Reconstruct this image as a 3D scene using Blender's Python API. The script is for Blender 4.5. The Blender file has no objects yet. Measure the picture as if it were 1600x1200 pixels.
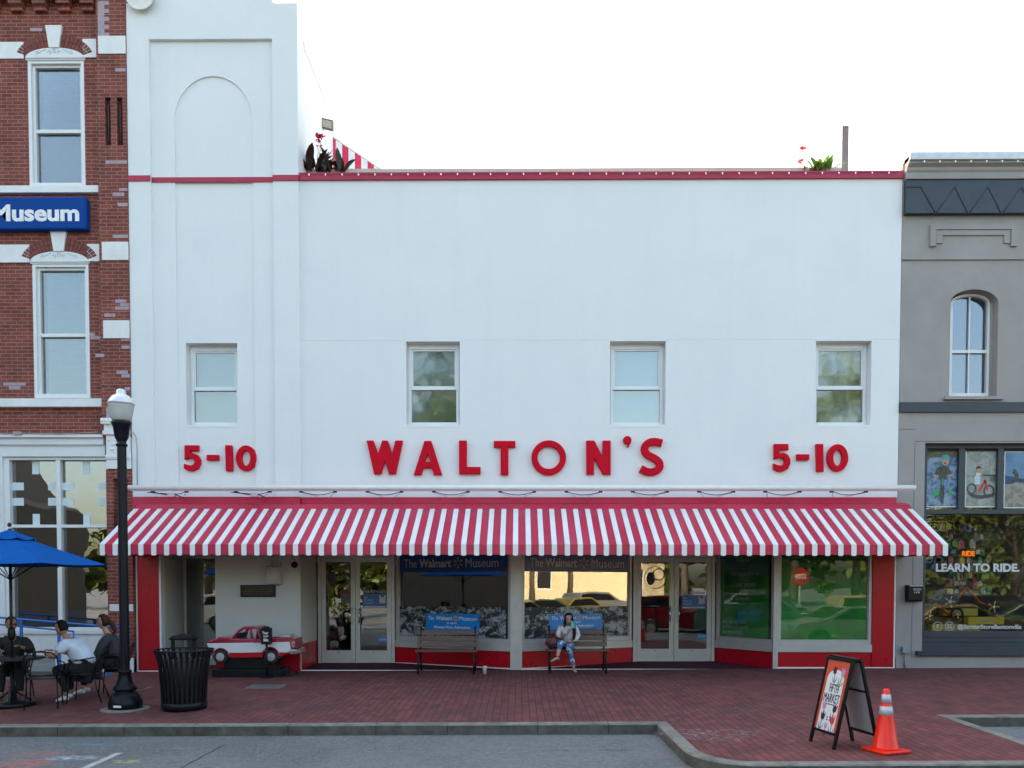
import bpy, math, random
from mathutils import Vector, Matrix
PI=math.pi
random.seed(7)
sc=bpy.context.scene
COL=sc.collection
# ------------------------------------------------------------------ camera
CX,CH,CD,YAW,PITCH,ROLL,PY,FPX=7.702,1.6951,15.9804,-0.0084,-0.0310,-0.0010,953.4,1244.0
cam=bpy.data.cameras.new('camera'); camo=bpy.data.objects.new('camera',cam); COL.objects.link(camo)
cam.lens=FPX/1600*36; cam.sensor_width=36; cam.shift_y=(PY-600)/1600; cam.clip_end=2000; cam.clip_start=.1
camo.matrix_world=Matrix.Translation((CX,-CD,CH))@Matrix.Rotation(-YAW,4,'Z')@Matrix.Rotation(PI/2+PITCH,4,'X')@Matrix.Rotation(-ROLL,4,'Z')
sc.camera=camo
# ------------------------------------------------------------------ light
SUN_EL=math.radians(30); SUN_AZ=math.radians(-42)      # azimuth from +Y towards +X: the sun stands behind the buildings, to the left
w=bpy.data.worlds.new('World'); sc.world=w; w.use_nodes=True
nt=w.node_tree; nt.nodes.clear()
sky=nt.nodes.new('ShaderNodeTexSky'); sky.sky_type='NISHITA'; sky.sun_disc=False
sky.sun_elevation=SUN_EL; sky.sun_rotation=SUN_AZ; sky.air_density=1.0; sky.dust_density=4.5; sky.ozone_density=1.0
bg=nt.nodes.new('ShaderNodeBackground'); bg.inputs[1].default_value=0.12
wo=nt.nodes.new('ShaderNodeOutputWorld'); wb=nt.nodes.new('ShaderNodeMix'); wb.data_type='RGBA'; wb.blend_type='MULTIPLY'; wb.inputs[0].default_value=1; wb.inputs[7].default_value=(1.09,1.03,.87,1); nt.links.new(sky.outputs[0],wb.inputs[6]); nt.links.new(wb.outputs[2],bg.inputs[0]); nt.links.new(bg.outputs[0],wo.inputs[0])
sd=Vector((math.sin(SUN_AZ)*math.cos(SUN_EL),math.cos(SUN_AZ)*math.cos(SUN_EL),math.sin(SUN_EL)))
sl=bpy.data.lights.new('sun','SUN'); sl.energy=2.4; sl.angle=math.radians(.5); sl.color=(1,.86,.68)
so=bpy.data.objects.new('sun',sl); COL.objects.link(so); so.rotation_euler=sd.to_track_quat('Z','Y').to_euler(); so.location=(0,30,40)
sc.view_settings.view_transform='Standard'; sc.view_settings.look='None'; sc.view_settings.gamma=1
sc.view_settings.use_curve_mapping=False; sc.view_settings.exposure=2.68
sc.render.engine='CYCLES'
sc.cycles.max_bounces=8; sc.cycles.glossy_bounces=3; sc.cycles.transparent_max_bounces=10; sc.cycles.caustics_reflective=False

# ------------------------------------------------------------------ surveying: photo pixels to places in the street
def ray(u,v):
    cr,sr=math.cos(ROLL),math.sin(ROLL); a=u-800; b=PY-v
    x=(a*cr+b*sr)/FPX; z=(-a*sr+b*cr)/FPX; y=1.
    cp,sp=math.cos(PITCH),math.sin(PITCH); yy=y*cp-z*sp; zz=y*sp+z*cp
    cy,sy=math.cos(YAW),math.sin(YAW)
    return Vector((x*cy+yy*sy,-x*sy+yy*cy,zz))
def FP(u,v,Y=0.):
    d=ray(u,v); t=(Y+CD)/d.y; return CX+d.x*t, CH+d.z*t
def fx(u,v=900,Y=0.): return FP(u,v,Y)[0]
def fz(v,Y=0.,u=800): return FP(u,v,Y)[1]
GX,GY=.00656,.018
def gz(x,y): return GX*(x-7.62)+GY*y
def GP(u,v):
    d=ray(u,v); A=d.z-GX*d.x-GY*d.y; B=GX*(CX-7.62)-GY*CD-CH; t=B/A
    x,y=CX+d.x*t,-CD+d.y*t; return Vector((x,y,gz(x,y)))
class Fr:
    """a working frame: s along, d out of the surface, z up"""
    def __init__(s,O,S=(1,0,0),N=(0,-1,0),U=(0,0,1)):
        s.O=Vector(O); s.S=Vector(S).normalized(); s.N=Vector(N).normalized(); s.U=Vector(U).normalized()
    def p(f,s,d,z): return f.O+f.S*s+f.N*d+f.U*z
    def px(f,u,v,d=0.):
        r=ray(u,v); C=Vector((CX,-CD,CH)); P=f.O+f.N*d
        t=(P-C).dot(f.N)/r.dot(f.N); q=C+r*t-f.O
        return q.dot(f.S), q.dot(f.U)
def plan(ax,ay,bx,by):
    S=Vector((bx-ax,by-ay,0)).normalized(); return Fr((ax,ay,0),S,(S.y,-S.x,0))
W0=Fr((0,0,0))
# ------------------------------------------------------------------ materials
MATS={}
def mk(name):
    m=bpy.data.materials.new(name); m.use_nodes=True; n=m.node_tree; n.nodes.clear()
    o=n.nodes.new('ShaderNodeOutputMaterial'); b=n.nodes.new('ShaderNodeBsdfPrincipled'); n.links.new(b.outputs[0],o.inputs[0])
    MATS[name]=m; return m,n,b,o
def mixc(n,f,a,b,mode='MIX'):
    x=n.nodes.new('ShaderNodeMix'); x.data_type='RGBA'; x.blend_type=mode
    for i,val in ((0,f),(6,a),(7,b)):
        if hasattr(val,'is_output') or hasattr(val,'links'): n.links.new(val,x.inputs[i])
        else: x.inputs[i].default_value=val if i==0 else (*val,1)
    return x.outputs[2]
def noise(n,scale,detail=4,vec=None,rough=.55,dist=0):
    t=n.nodes.new('ShaderNodeTexNoise'); t.inputs['Scale'].default_value=scale; t.inputs['Detail'].default_value=detail
    t.inputs['Roughness'].default_value=rough; t.inputs['Distortion'].default_value=dist
    if vec is not None: n.links.new(vec,t.inputs['Vector'])
    return t.outputs['Fac']
def ramp(n,f,p0,p1,c0=(0,0,0),c1=(1,1,1)):
    r=n.nodes.new('ShaderNodeValToRGB'); r.color_ramp.elements[0].position=p0; r.color_ramp.elements[1].position=p1
    r.color_ramp.elements[0].color=(*c0,1); r.color_ramp.elements[1].color=(*c1,1); n.links.new(f,r.inputs[0]); return r.outputs[0]
def mth(n,op,a,b=None,c=None):
    x=n.nodes.new('ShaderNodeMath'); x.operation=op
    for i,val in enumerate((a,b,c)):
        if val is None: continue
        if isinstance(val,(int,float)): x.inputs[i].default_value=val
        else: n.links.new(val,x.inputs[i])
    return x.outputs[0]
def wpos(n,sx=1,sy=1,sz=1):
    g=n.nodes.new('ShaderNodeNewGeometry'); m=n.nodes.new('ShaderNodeMapping'); m.inputs['Scale'].default_value=(sx,sy,sz)
    n.links.new(g.outputs['Position'],m.inputs[0]); return m.outputs[0]
def bump(n,b,h,strength=.3,dist=.01):
    x=n.nodes.new('ShaderNodeBump'); x.inputs['Strength'].default_value=strength; x.inputs['Distance'].default_value=dist
    n.links.new(h,x.inputs['Height']); n.links.new(x.outputs[0],b.inputs['Normal'])
def mat(name,col,rough=.5,metal=0.,var=.12,scale=6.,bmp=0.,bscale=60.,spec=.5,emit=0.,coat=0.,stretch=(1,1,1),dirt=None,dirtamt=.35,transm=0):
    if name in MATS: return MATS[name]
    m,n,b,o=mk(name); vec=wpos(n,*stretch)
    f=noise(n,scale,5,vec); c=mixc(n,ramp(n,f,.3,.75),tuple(x*(1-var) for x in col),tuple(min(1,x*(1+var)) for x in col))
    if dirt:
        f2=noise(n,scale*.37,6,vec,.65); c=mixc(n,mth(n,'MULTIPLY',ramp(n,f2,.48,.72),dirtamt),c,dirt)
    n.links.new(c,b.inputs['Base Color']); b.inputs['Metallic'].default_value=metal
    b.inputs['Specular IOR Level'].default_value=spec; b.inputs['Coat Weight'].default_value=coat
    r=mth(n,'MULTIPLY_ADD',noise(n,scale*2.3,3,vec),.18,rough-.09); n.links.new(r,b.inputs['Roughness'])
    if bmp: bump(n,b,noise(n,bscale,4,vec),bmp,.01)
    if emit: n.links.new(c,b.inputs['Emission Color']); b.inputs['Emission Strength'].default_value=emit
    if transm: b.inputs['Transmission Weight'].default_value=transm
    return m
def glass(name,tint=(.9,.95,.95),refl=.15,rough=0.,wav=.25,wscale=1.2,dust=.0):
    """a pane: mostly see-through, with a mirror share and slightly wavy surface"""
    m,n,b,o=mk(name); n.nodes.remove(b)
    tr=n.nodes.new('ShaderNodeBsdfTransparent'); tr.inputs[0].default_value=(*tint,1)
    gl=n.nodes.new('ShaderNodeBsdfGlossy'); gl.inputs['Roughness'].default_value=rough; gl.inputs[0].default_value=(1,1,1,1)
    fr=n.nodes.new('ShaderNodeFresnel'); fr.inputs['IOR'].default_value=1.5
    bp=n.nodes.new('ShaderNodeBump'); bp.inputs['Strength'].default_value=wav; bp.inputs['Distance'].default_value=.012
    n.links.new(noise(n,wscale,2,wpos(n)),bp.inputs['Height']); n.links.new(bp.outputs[0],gl.inputs['Normal'])
    fac=mth(n,'ADD',mth(n,'MULTIPLY',fr.outputs[0],1.0),refl)
    mx=n.nodes.new('ShaderNodeMixShader'); n.links.new(fac,mx.inputs[0]); n.links.new(tr.outputs[0],mx.inputs[1]); n.links.new(gl.outputs[0],mx.inputs[2])
    n.links.new(mx.outputs[0],o.inputs[0]); return m

M_white=mat('white_stucco',(.77,.785,.79),.75,var=.035,scale=1.3,bmp=.35,bscale=38,dirt=(.60,.60,.57),dirtamt=.28)
# vertical run stains on the white stucco
def stucco():
    m,n,b,o=mk('white_painted_stucco')
    v=wpos(n); f=noise(n,1.1,5,v)
    c=mixc(n,ramp(n,f,.3,.75),(.745,.765,.775),(.80,.81,.815))
    vs=wpos(n,2.6,2.6,.16); f2=noise(n,1.4,6,vs,.6)
    c=mixc(n,mth(n,'MULTIPLY',ramp(n,f2,.5,.78),.13),c,(.60,.615,.61))
    f3=noise(n,.55,4,v,.6); c=mixc(n,mth(n,'MULTIPLY',ramp(n,f3,.45,.7),.30),c,(.69,.72,.735))
    n.links.new(c,b.inputs['Base Color']); b.inputs['Roughness'].default_value=.8
    h=mth(n,'ADD',noise(n,45,4,v),mth(n,'MULTIPLY',noise(n,3.2,4,v),1.3)); bump(n,b,h,.38,.008); return m
M_stucco=stucco()
def brickmat(name,c1,c2,mortar,bw,rh,ms,mode='xz',bmp=.5,rot=0.,dirtc=None):
    m,n,b,o=mk(name); g=n.nodes.new('ShaderNodeNewGeometry'); s=n.nodes.new('ShaderNodeSeparateXYZ'); n.links.new(g.outputs['Position'],s.inputs[0])
    cb=n.nodes.new('ShaderNodeCombineXYZ')
    if mode=='xz': n.links.new(mth(n,'ADD',s.outputs[0],s.outputs[1]),cb.inputs[0]); n.links.new(s.outputs[2],cb.inputs[1])
    else: n.links.new(s.outputs[1],cb.inputs[0]); n.links.new(s.outputs[0],cb.inputs[1])
    t=n.nodes.new('ShaderNodeTexBrick'); t.inputs['Scale'].default_value=1; t.inputs['Brick Width'].default_value=bw; t.inputs['Row Height'].default_value=rh
    t.inputs['Mortar Size'].default_value=ms; t.inputs['Mortar Smooth'].default_value=.15; t.inputs['Bias'].default_value=-.1
    t.inputs['Color1'].default_value=(*c1,1); t.inputs['Color2'].default_value=(*c2,1); t.inputs['Mortar'].default_value=(*mortar,1)
    n.links.new(cb.outputs[0],t.inputs['Vector'])
    v=wpos(n); f=noise(n,2.2,6,v,.6); c=mixc(n,.55,t.outputs['Color'],mixc(n,ramp(n,f,.3,.7),(.30,.30,.30),(.72,.72,.72)),'OVERLAY')
    if dirtc: c=mixc(n,mth(n,'MULTIPLY',ramp(n,noise(n,.8,7,v,.7),.48,.72),.45),c,dirtc)
    n.links.new(c,b.inputs['Base Color']); b.inputs['Roughness'].default_value=.82; b.inputs['Specular IOR Level'].default_value=.3
    h=mth(n,'ADD',mth(n,'MULTIPLY',t.outputs['Fac'],-1.),mth(n,'MULTIPLY',noise(n,90,3,v),.25)); bump(n,b,h,bmp,.008); return m
M_brick=brickmat('red_brick',(.245,.058,.042),(.165,.038,.032),(.25,.19,.155),.222,.0718,.0065)
M_paver=brickmat('brick_paving',(.168,.052,.050),(.108,.038,.039),(.034,.021,.022),.205,.102,.0048,'yx',.7,dirtc=(.075,.046,.050))
M_archbrick=mat('arch_brick',(.19,.05,.04),.8,var=.3,scale=14,bmp=.3)
M_lav=mat('patched_brick',(.40,.31,.36),.85,var=.15,scale=20,bmp=.3)
M_mortar=mat('mortar',(.33,.27,.22),.9)
M_limestone=mat('painted_stone',(.76,.77,.77),.7,var=.05,bmp=.15,dirt=(.55,.54,.5),dirtamt=.3)
M_trim=mat('white_trim',(.72,.745,.76),.5,var=.04,scale=3,dirt=(.55,.56,.56),dirtamt=.25)
M_vinyl=mat('window_frame_white',(.74,.76,.77),.4,var=.03)
M_redtrim=mat('red_band_paint',(.40,.010,.055),.45,var=.10,scale=2.,dirt=(.35,.05,.09),dirtamt=.3)
M_redpanel=mat('red_panel',(.42,.003,.014),.30,var=.08,scale=1.2,spec=.35,dirt=(.30,.012,.02),dirtamt=.3)
M_redmetal=mat('awning_red',(.50,.008,.055),.36,var=.14,scale=1.5,bmp=.35,bscale=2.5,spec=.5,dirt=(.42,.06,.10),dirtamt=.35)
M_whitemetal=mat('awning_white',(.78,.80,.80),.4,var=.05,scale=3,dirt=(.6,.6,.6),dirtamt=.3)
M_letter=mat('letter_red',(.56,.001,.018),.45,var=.07,scale=4,spec=.10)
M_alu=mat('aluminium_frame',(.47,.46,.455),.42,.25,var=.08,scale=4,dirt=(.33,.32,.31),dirtamt=.3)
M_grey=mat('grey_stucco',(.325,.308,.300),.85,var=.07,scale=1.6,bmp=.5,bscale=50,dirt=(.22,.21,.21),dirtamt=.4)
M_navy=mat('dark_blue_paint',(.030,.040,.056),.5,var=.15,scale=4,bmp=.15)
M_black=mat('black_powder_coat',(.006,.007,.009),.42,var=.2,scale=9,spec=.25)
M_lampblack=mat('lamp_black_paint',(.005,.006,.011),.38,var=.25,scale=6,bmp=.1,bscale=40,spec=.22)
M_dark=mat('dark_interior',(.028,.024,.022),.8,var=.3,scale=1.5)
M_concrete=mat('kerb_concrete',(.20,.19,.17),.85,var=.25,scale=7,bmp=.6,bscale=50,dirt=(.07,.066,.055),dirtamt=.8)
M_bluesign=mat('blue_sign',(.000,.050,.27),.5,spec=.12,var=.06,scale=2)
M_navysign=mat('navy_banner',(.004,.060,.23),.35,var=.06,scale=2)
M_bluebright=mat('bright_blue_panel',(.006,.22,.68),.35,var=.05,scale=3)
M_paper=mat('white_print',(.75,.75,.73),.5,var=.02)
M_greyprint=mat('pale_grey_print',(.42,.44,.46),.5,var=.02)
M_yellow=mat('spark_yellow',(.75,.42,.03),.4,var=.03)
M_rail=mat('blue_handrail',(.008,.14,.52),.35,var=.08,scale=6)
M_umb=mat('blue_canvas',(.000,.085,.34),.85,spec=.1,var=.10,scale=3,bmp=.25,bscale=30)
M_wood=mat('brown_slat',(.115,.062,.045),.5,var=.25,scale=5,stretch=(1,6,6),bmp=.2)
M_skin=mat('skin',(.46,.25,.18),.5,var=.05,scale=15)
M_skin2=mat('tan_skin',(.36,.18,.12),.5,var=.05,scale=15)
M_hair=mat('black_hair',(.007,.005,.006),.6,var=.3,scale=40,stretch=(4,4,.4),bmp=.4,bscale=30,spec=.2)
M_hairb=mat('brown_hair',(.045,.020,.010),.6,spec=.2,bmp=.4,bscale=30,var=.4,scale=40,stretch=(4,4,.5))
M_tee=mat('white_cotton',(.62,.68,.80),.85,var=.08,scale=9,bmp=.5,bscale=14)
M_blouse=mat('white_blouse',(.66,.66,.68),.85,var=.10,scale=14,bmp=.6,bscale=22)
M_char=mat('charcoal_cotton',(.035,.034,.042),.85,var=.2,scale=10,bmp=.4,bscale=16)
M_olive=mat('dark_green_jacket',(.016,.018,.014),.8,var=.2,scale=10,bmp=.4,bscale=16)
M_blacktr=mat('black_trousers',(.010,.011,.015),.85,var=.2,scale=12,bmp=.3,bscale=18)
M_shoe=mat('white_trainers',(.66,.68,.72),.5,var=.05)
M_kerbface=mat('grimy_kerb_face',(.105,.10,.085),.9,var=.35,scale=6,bmp=.6,bscale=50,dirt=(.03,.032,.025),dirtamt=.85)
M_orange=mat('cone_orange',(.95,.022,.004),.35,var=.07,scale=6,spec=.5)
M_reflect=mat('reflective_band',(.52,.52,.56),.35,.1,var=.06,scale=30)
M_chrome=mat('chrome',(.6,.6,.6),.18,1.,var=.05)
M_rubber=mat('tyre_rubber',(.018,.018,.020),.8,var=.2)
M_glassF=glass('shopfront_glass',(.80,.83,.82),.075,wav=.16,wscale=.7)
M_glassP=glass('poster_window_glass',(.86,.90,.88),.0,wav=.14,wscale=.7)
M_glassU=glass('upper_window_glass',(.80,.86,.88),.10,rough=.05,wav=.25,wscale=1.5)
M_glassB=glass('brick_building_glass',(.74,.82,.86),.10,wav=.2)
def checks():
    m,n,b,o=mk('black_and_white_mural'); v=wpos(n)
    f=noise(n,2.6,8,wpos(n,1,1,1.8),.75,.8); f2=noise(n,11,6,v,.7,1.2)
    c=ramp(n,mth(n,'ADD',mth(n,'MULTIPLY',f,.65),mth(n,'MULTIPLY',f2,.35)),.49,.56,(.008,.010,.014),(.36,.40,.44))
    n.links.new(c,b.inputs['Base Color']); b.inputs['Roughness'].default_value=.5; return m
M_mural=checks()
def greenposter():
    m,n,b,o=mk('green_poster'); g=n.nodes.new('ShaderNodeNewGeometry'); s=n.nodes.new('ShaderNodeSeparateXYZ'); n.links.new(g.outputs['Position'],s.inputs[0])
    h=n.nodes.new('ShaderNodeMapRange'); h.inputs[1].default_value=.5; h.inputs[2].default_value=2.2; n.links.new(s.outputs[2],h.inputs[0])
    r=n.nodes.new('ShaderNodeValToRGB'); e=r.color_ramp.elements; e[0].position=0; e[0].color=(.006,.62,.03,1); e[1].position=1; e[1].color=(.02,.26,.06,1)
    x=e.new(.45); x.color=(.05,.46,.06,1); n.links.new(h.outputs[0],r.inputs[0])
    c=mixc(n,ramp(n,noise(n,3,5,wpos(n,1,1,.5)),.35,.7),r.outputs[0],(.03,.30,.06)); n.links.new(c,b.inputs['Base Color']); b.inputs['Roughness'].default_value=.5; return m
M_greenp=greenposter()
def roadmat():
    m,n,b,o=mk('asphalt'); v=wpos(n)
    f=noise(n,.7,6,v,.6); c=mixc(n,ramp(n,f,.3,.7),(.080,.088,.096),(.135,.143,.150))
    sp=noise(n,140,3,v,.7); c=mixc(n,mth(n,'MULTIPLY',ramp(n,sp,.52,.62),.5),c,(.23,.235,.235))
    sp=noise(n,28,5,v,.85); c=mixc(n,mth(n,'MULTIPLY',ramp(n,sp,.50,.60),.55),c,(.060,.064,.068)); sp3=noise(n,46,3,v,.9); c=mixc(n,mth(n,'MULTIPLY',ramp(n,sp3,.56,.62),.45),c,(.26,.27,.27)); pt=noise(n,.33,3,wpos(n,1,.8,1),.5); c=mixc(n,mth(n,'MULTIPLY',ramp(n,pt,.48,.52),.28),c,(.20,.21,.215))
    oil=noise(n,1.9,6,wpos(n,.6,1.3,1),.7); c=mixc(n,mth(n,'MULTIPLY',ramp(n,oil,.60,.68),.7),c,(.030,.031,.034)); gr=noise(n,13,6,v,.9); c=mixc(n,mth(n,'MULTIPLY',ramp(n,gr,.44,.60),.45),c,(.055,.06,.065)); gr2=noise(n,22,4,v,.95); c=mixc(n,mth(n,'MULTIPLY',ramp(n,gr2,.52,.60),.4),c,(.30,.31,.31))
    def blob(u,vv,ru,ry,col,amt,c):
        p=GP(u,vv); g=n.nodes.new('ShaderNodeNewGeometry'); s=n.nodes.new('ShaderNodeSeparateXYZ'); n.links.new(g.outputs['Position'],s.inputs[0])
        dx=mth(n,'DIVIDE',mth(n,'SUBTRACT',s.outputs[0],p.x),ru); dy=mth(n,'DIVIDE',mth(n,'SUBTRACT',s.outputs[1],p.y),ry)
        d=mth(n,'ADD',mth(n,'MULTIPLY',dx,dx),mth(n,'MULTIPLY',dy,dy)); k=ramp(n,d,0.,1.,(1,1,1),(0,0,0))
        q=ramp(n,noise(n,7,6,wpos(n,1,2.5,1),.75),.46,.56); return mixc(n,mth(n,'MULTIPLY',mth(n,'MULTIPLY',k,q),amt),c,col)
    c=blob(30,1175,.42,.30,(.50,.10,.07),.95,c); c=blob(60,1160,.45,.18,(.45,.12,.09),.6,c); c=blob(112,1166,.42,.14,(.40,.45,.50),1.,c)
    c=blob(165,1187,.20,.12,(.55,.17,.06),1.,c); c=blob(200,1171,.22,.10,(.42,.40,.10),1.,c); c=blob(150,1147,.5,.08,(.08,.25,.33),.7,c)
    c=blob(1050,1193,.33,.11,(.04,.42,.26),1.6,c); c=blob(280,1152,.25,.06,(.4,.2,.2),.6,c)
    n.links.new(c,b.inputs['Base Color']); b.inputs['Roughness'].default_value=.85; bump(n,b,noise(n,120,3,v),.5,.006); return m
M_road=roadmat()
# ------------------------------------------------------------------ builders
MW={}
def base(name,data=None,M=None,parent=None):
    o=bpy.data.objects.new(name,data); COL.objects.link(o); M=M or Matrix.Identity(4)
    MW[o.name]=M.copy()
    if parent is not None: o.parent=parent; o.matrix_basis=MW[parent.name].inverted()@M
    else: o.matrix_basis=M
    return o
def props(o,label=None,cat=None,group=None,kind=None):
    if label: o['label']=label
    if cat: o['category']=cat
    if group: o['group']=group
    if kind: o['kind']=kind
    return o
def thing(name,label,cat,loc=(0,0,0),rz=0.,group=None):
    o=base(name,None,Matrix.Translation(loc)@Matrix.Rotation(rz,4,'Z')); o.empty_display_size=.2
    return props(o,label,cat,group)
class MB:
    def __init__(s): s.v=[]; s.f=[]; s.m=[]; s.sm=[]
    def add(s,vs,fs,m=0,smooth=False):
        k=len(s.v); s.v+= [Vector(x) for x in vs]
        for f in fs: s.f.append([i+k for i in f]); s.m.append(m); s.sm.append(smooth)
        return s
    def box(s,x0,x1,y0,y1,z0,z1,m=0):
        if x0>x1: x0,x1=x1,x0
        if y0>y1: y0,y1=y1,y0
        if z0>z1: z0,z1=z1,z0
        return s.add([(x,y,z) for x in (x0,x1) for y in (y0,y1) for z in (z0,z1)],[(0,1,3,2),(4,6,7,5),(0,4,5,1),(2,3,7,6),(0,2,6,4),(1,5,7,3)],m)
    def fbox(s,fr,s0,s1,d0,d1,z0,z1,m=0):
        if s0>s1: s0,s1=s1,s0
        if d0>d1: d0,d1=d1,d0
        if z0>z1: z0,z1=z1,z0
        return s.add([fr.p(a,b,c) for a in (s0,s1) for b in (d1,d0) for c in (z0,z1)],[(0,1,3,2),(4,6,7,5),(0,4,5,1),(2,3,7,6),(0,2,6,4),(1,5,7,3)],m)
    def frame(s,fr,s0,s1,z0,z1,t,d0,d1,m=0,tb=None,tt=None):
        tb=t if tb is None else tb; tt=t if tt is None else tt
        s.fbox(fr,s0,s0+t,d0,d1,z0,z1,m); s.fbox(fr,s1-t,s1,d0,d1,z0,z1,m)
        s.fbox(fr,s0+t,s1-t,d0,d1-.002,z0,z0+tb,m); s.fbox(fr,s0+t,s1-t,d0,d1-.002,z1-tt,z1,m); return s
    def prism(s,fr,poly,d0,d1,m=0,ms=None):
        n=len(poly); ms=m if ms is None else ms
        a=sum(poly[i][0]*poly[(i+1)%n][1]-poly[(i+1)%n][0]*poly[i][1] for i in range(n))
        if a<0: poly=poly[::-1]
        k=len(s.v); s.v+=[fr.p(p[0],d1,p[1]) for p in poly]+[fr.p(p[0],d0,p[1]) for p in poly]
        s.f.append([k+i for i in range(n)]); s.m.append(m); s.sm.append(False)
        s.f.append([k+n+i for i in range(n-1,-1,-1)]); s.m.append(m); s.sm.append(False)
        for i in range(n):
            j=(i+1)%n; s.f.append([k+i,k+n+i,k+n+j,k+j]); s.m.append(ms); s.sm.append(False)
        return s
    def tube(s,path,r,n=8,m=0,caps=True,sq=None):
        path=[Vector(p) for p in path]; N=len(path); k=len(s.v); up=None
        for i,p in enumerate(path):
            t=(path[min(i+1,N-1)]-path[max(i-1,0)]).normalized()
            if up is None: up=Vector((0,0,1)) if abs(t.z)<.9 else Vector((1,0,0))
            a=t.cross(up).normalized(); b=a.cross(t).normalized(); up=b
            rr=r[i] if isinstance(r,(list,tuple)) else r
            for j in range(n):
                g=2*PI*(j+.5)/n; s.v.append(p+a*math.cos(g)*rr+b*math.sin(g)*rr*(sq or 1))
        for i in range(N-1):
            for j in range(n):
                q=(j+1)%n; s.f.append([k+i*n+j,k+i*n+q,k+(i+1)*n+q,k+(i+1)*n+j]); s.m.append(m); s.sm.append(n>5)
        if caps:
            s.f.append([k+j for j in range(n-1,-1,-1)]); s.m.append(m); s.sm.append(False)
            s.f.append([k+(N-1)*n+j for j in range(n)]); s.m.append(m); s.sm.append(False)
        return s
    def lathe(s,c,prof,n=24,m=0,smooth=True,flute=None,axis='z'):
        k=len(s.v); c=Vector(c)
        for i,(r,z) in enumerate(prof):
            for j in range(n):
                g=2*PI*j/n; rr=r*(1-(flute[2] if flute and flute[0]<=i<=flute[1] and j%2 else 0))
                q=Vector((rr*math.cos(g),rr*math.sin(g),z))
                if axis=='y': q=Vector((q.x,q.z,q.y))
                if axis=='x': q=Vector((q.z,q.x,q.y))
                s.v.append(c+q)
        for i in range(len(prof)-1):
            for j in range(n):
                q=(j+1)%n; s.f.append([k+i*n+j,k+i*n+q,k+(i+1)*n+q,k+(i+1)*n+j]); s.m.append(m); s.sm.append(smooth)
        s.f.append([k+j for j in range(n-1,-1,-1)]); s.m.append(m); s.sm.append(False)
        s.f.append([k+(len(prof)-1)*n+j for j in range(n)]); s.m.append(m); s.sm.append(False)
        return s
    def ball(s,c,rx,ry=None,rz=None,m=0,n=14,rings=10,R=None,fn=None):
        ry=rx if ry is None else ry; rz=rx if rz is None else rz; k=len(s.v); c=Vector(c)
        for i in range(rings+1):
            th=PI*i/rings
            for j in range(n):
                g=2*PI*j/n; q=Vector((math.sin(th)*math.cos(g)*rx,math.sin(th)*math.sin(g)*ry,math.cos(th)*rz))
                if fn: q=fn(q)
                if R: q=R@q
                s.v.append(c+q)
        for i in range(rings):
            for j in range(n):
                q=(j+1)%n; s.f.append([k+i*n+j,k+(i+1)*n+j,k+(i+1)*n+q,k+i*n+q]); s.m.append(m); s.sm.append(True)
        return s
    def quad(s,a,b,c,d,m=0): return s.add([a,b,c,d],[(0,1,2,3)],m)
    def build(s,name,mats,parent=None,bevel=0.,local=False,label=None,cat=None,group=None,kind=None,M=None,seg=2):
        if not isinstance(mats,(list,tuple)): mats=[mats]
        P=(MW[parent.name] if parent is not None else Matrix.Identity(4))
        Mo=M if M is not None else P
        inv=Matrix.Identity(4) if local else Mo.inverted()
        me=bpy.data.meshes.new(name); me.from_pydata([tuple(inv@v) for v in s.v],[],s.f)
        for mm in mats: me.materials.append(mm)
        me.polygons.foreach_set('material_index',s.m); me.polygons.foreach_set('use_smooth',s.sm); me.update()
        o=base(name,me,Mo,parent)
        if bevel:
            b=o.modifiers.new('bevel','BEVEL'); b.width=bevel; b.segments=seg; b.limit_method='ANGLE'; b.angle_limit=math.radians(35)
        return props(o,label,cat,group,kind)
def origin(v): return Matrix.Translation(Vector(v))
def single(mb,name,mats,loc,label,cat,group=None,kind=None,bevel=0.):
    return mb.build(name,mats,None,bevel,False,label,cat,group,kind,M=origin(loc))
def copy_tree(o,M=None,label=None):
    def rec(a,par):
        c=a.copy(); COL.objects.link(c)
        if par is not None: c.parent=par
        MW[c.name]=MW[a.name].copy()
        for ch in list(a.children): rec(ch,c)
        return c
    r=rec(o,None)
    if M is not None: r.matrix_basis=M; MW[r.name]=M.copy()
    if label: r['label']=label
    return r
def move(o,M): o.matrix_basis=M; MW[o.name]=M.copy()
def TR(x,y,z,rz=0.): return Matrix.Translation((x,y,z))@Matrix.Rotation(rz,4,'Z')
def curve_mesh(cu):
    o=bpy.data.objects.new('tmp',cu); COL.objects.link(o); dg=bpy.context.evaluated_depsgraph_get(); dg.update()
    me=bpy.data.meshes.new_from_object(o.evaluated_get(dg)); bpy.data.objects.remove(o); return me
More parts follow.
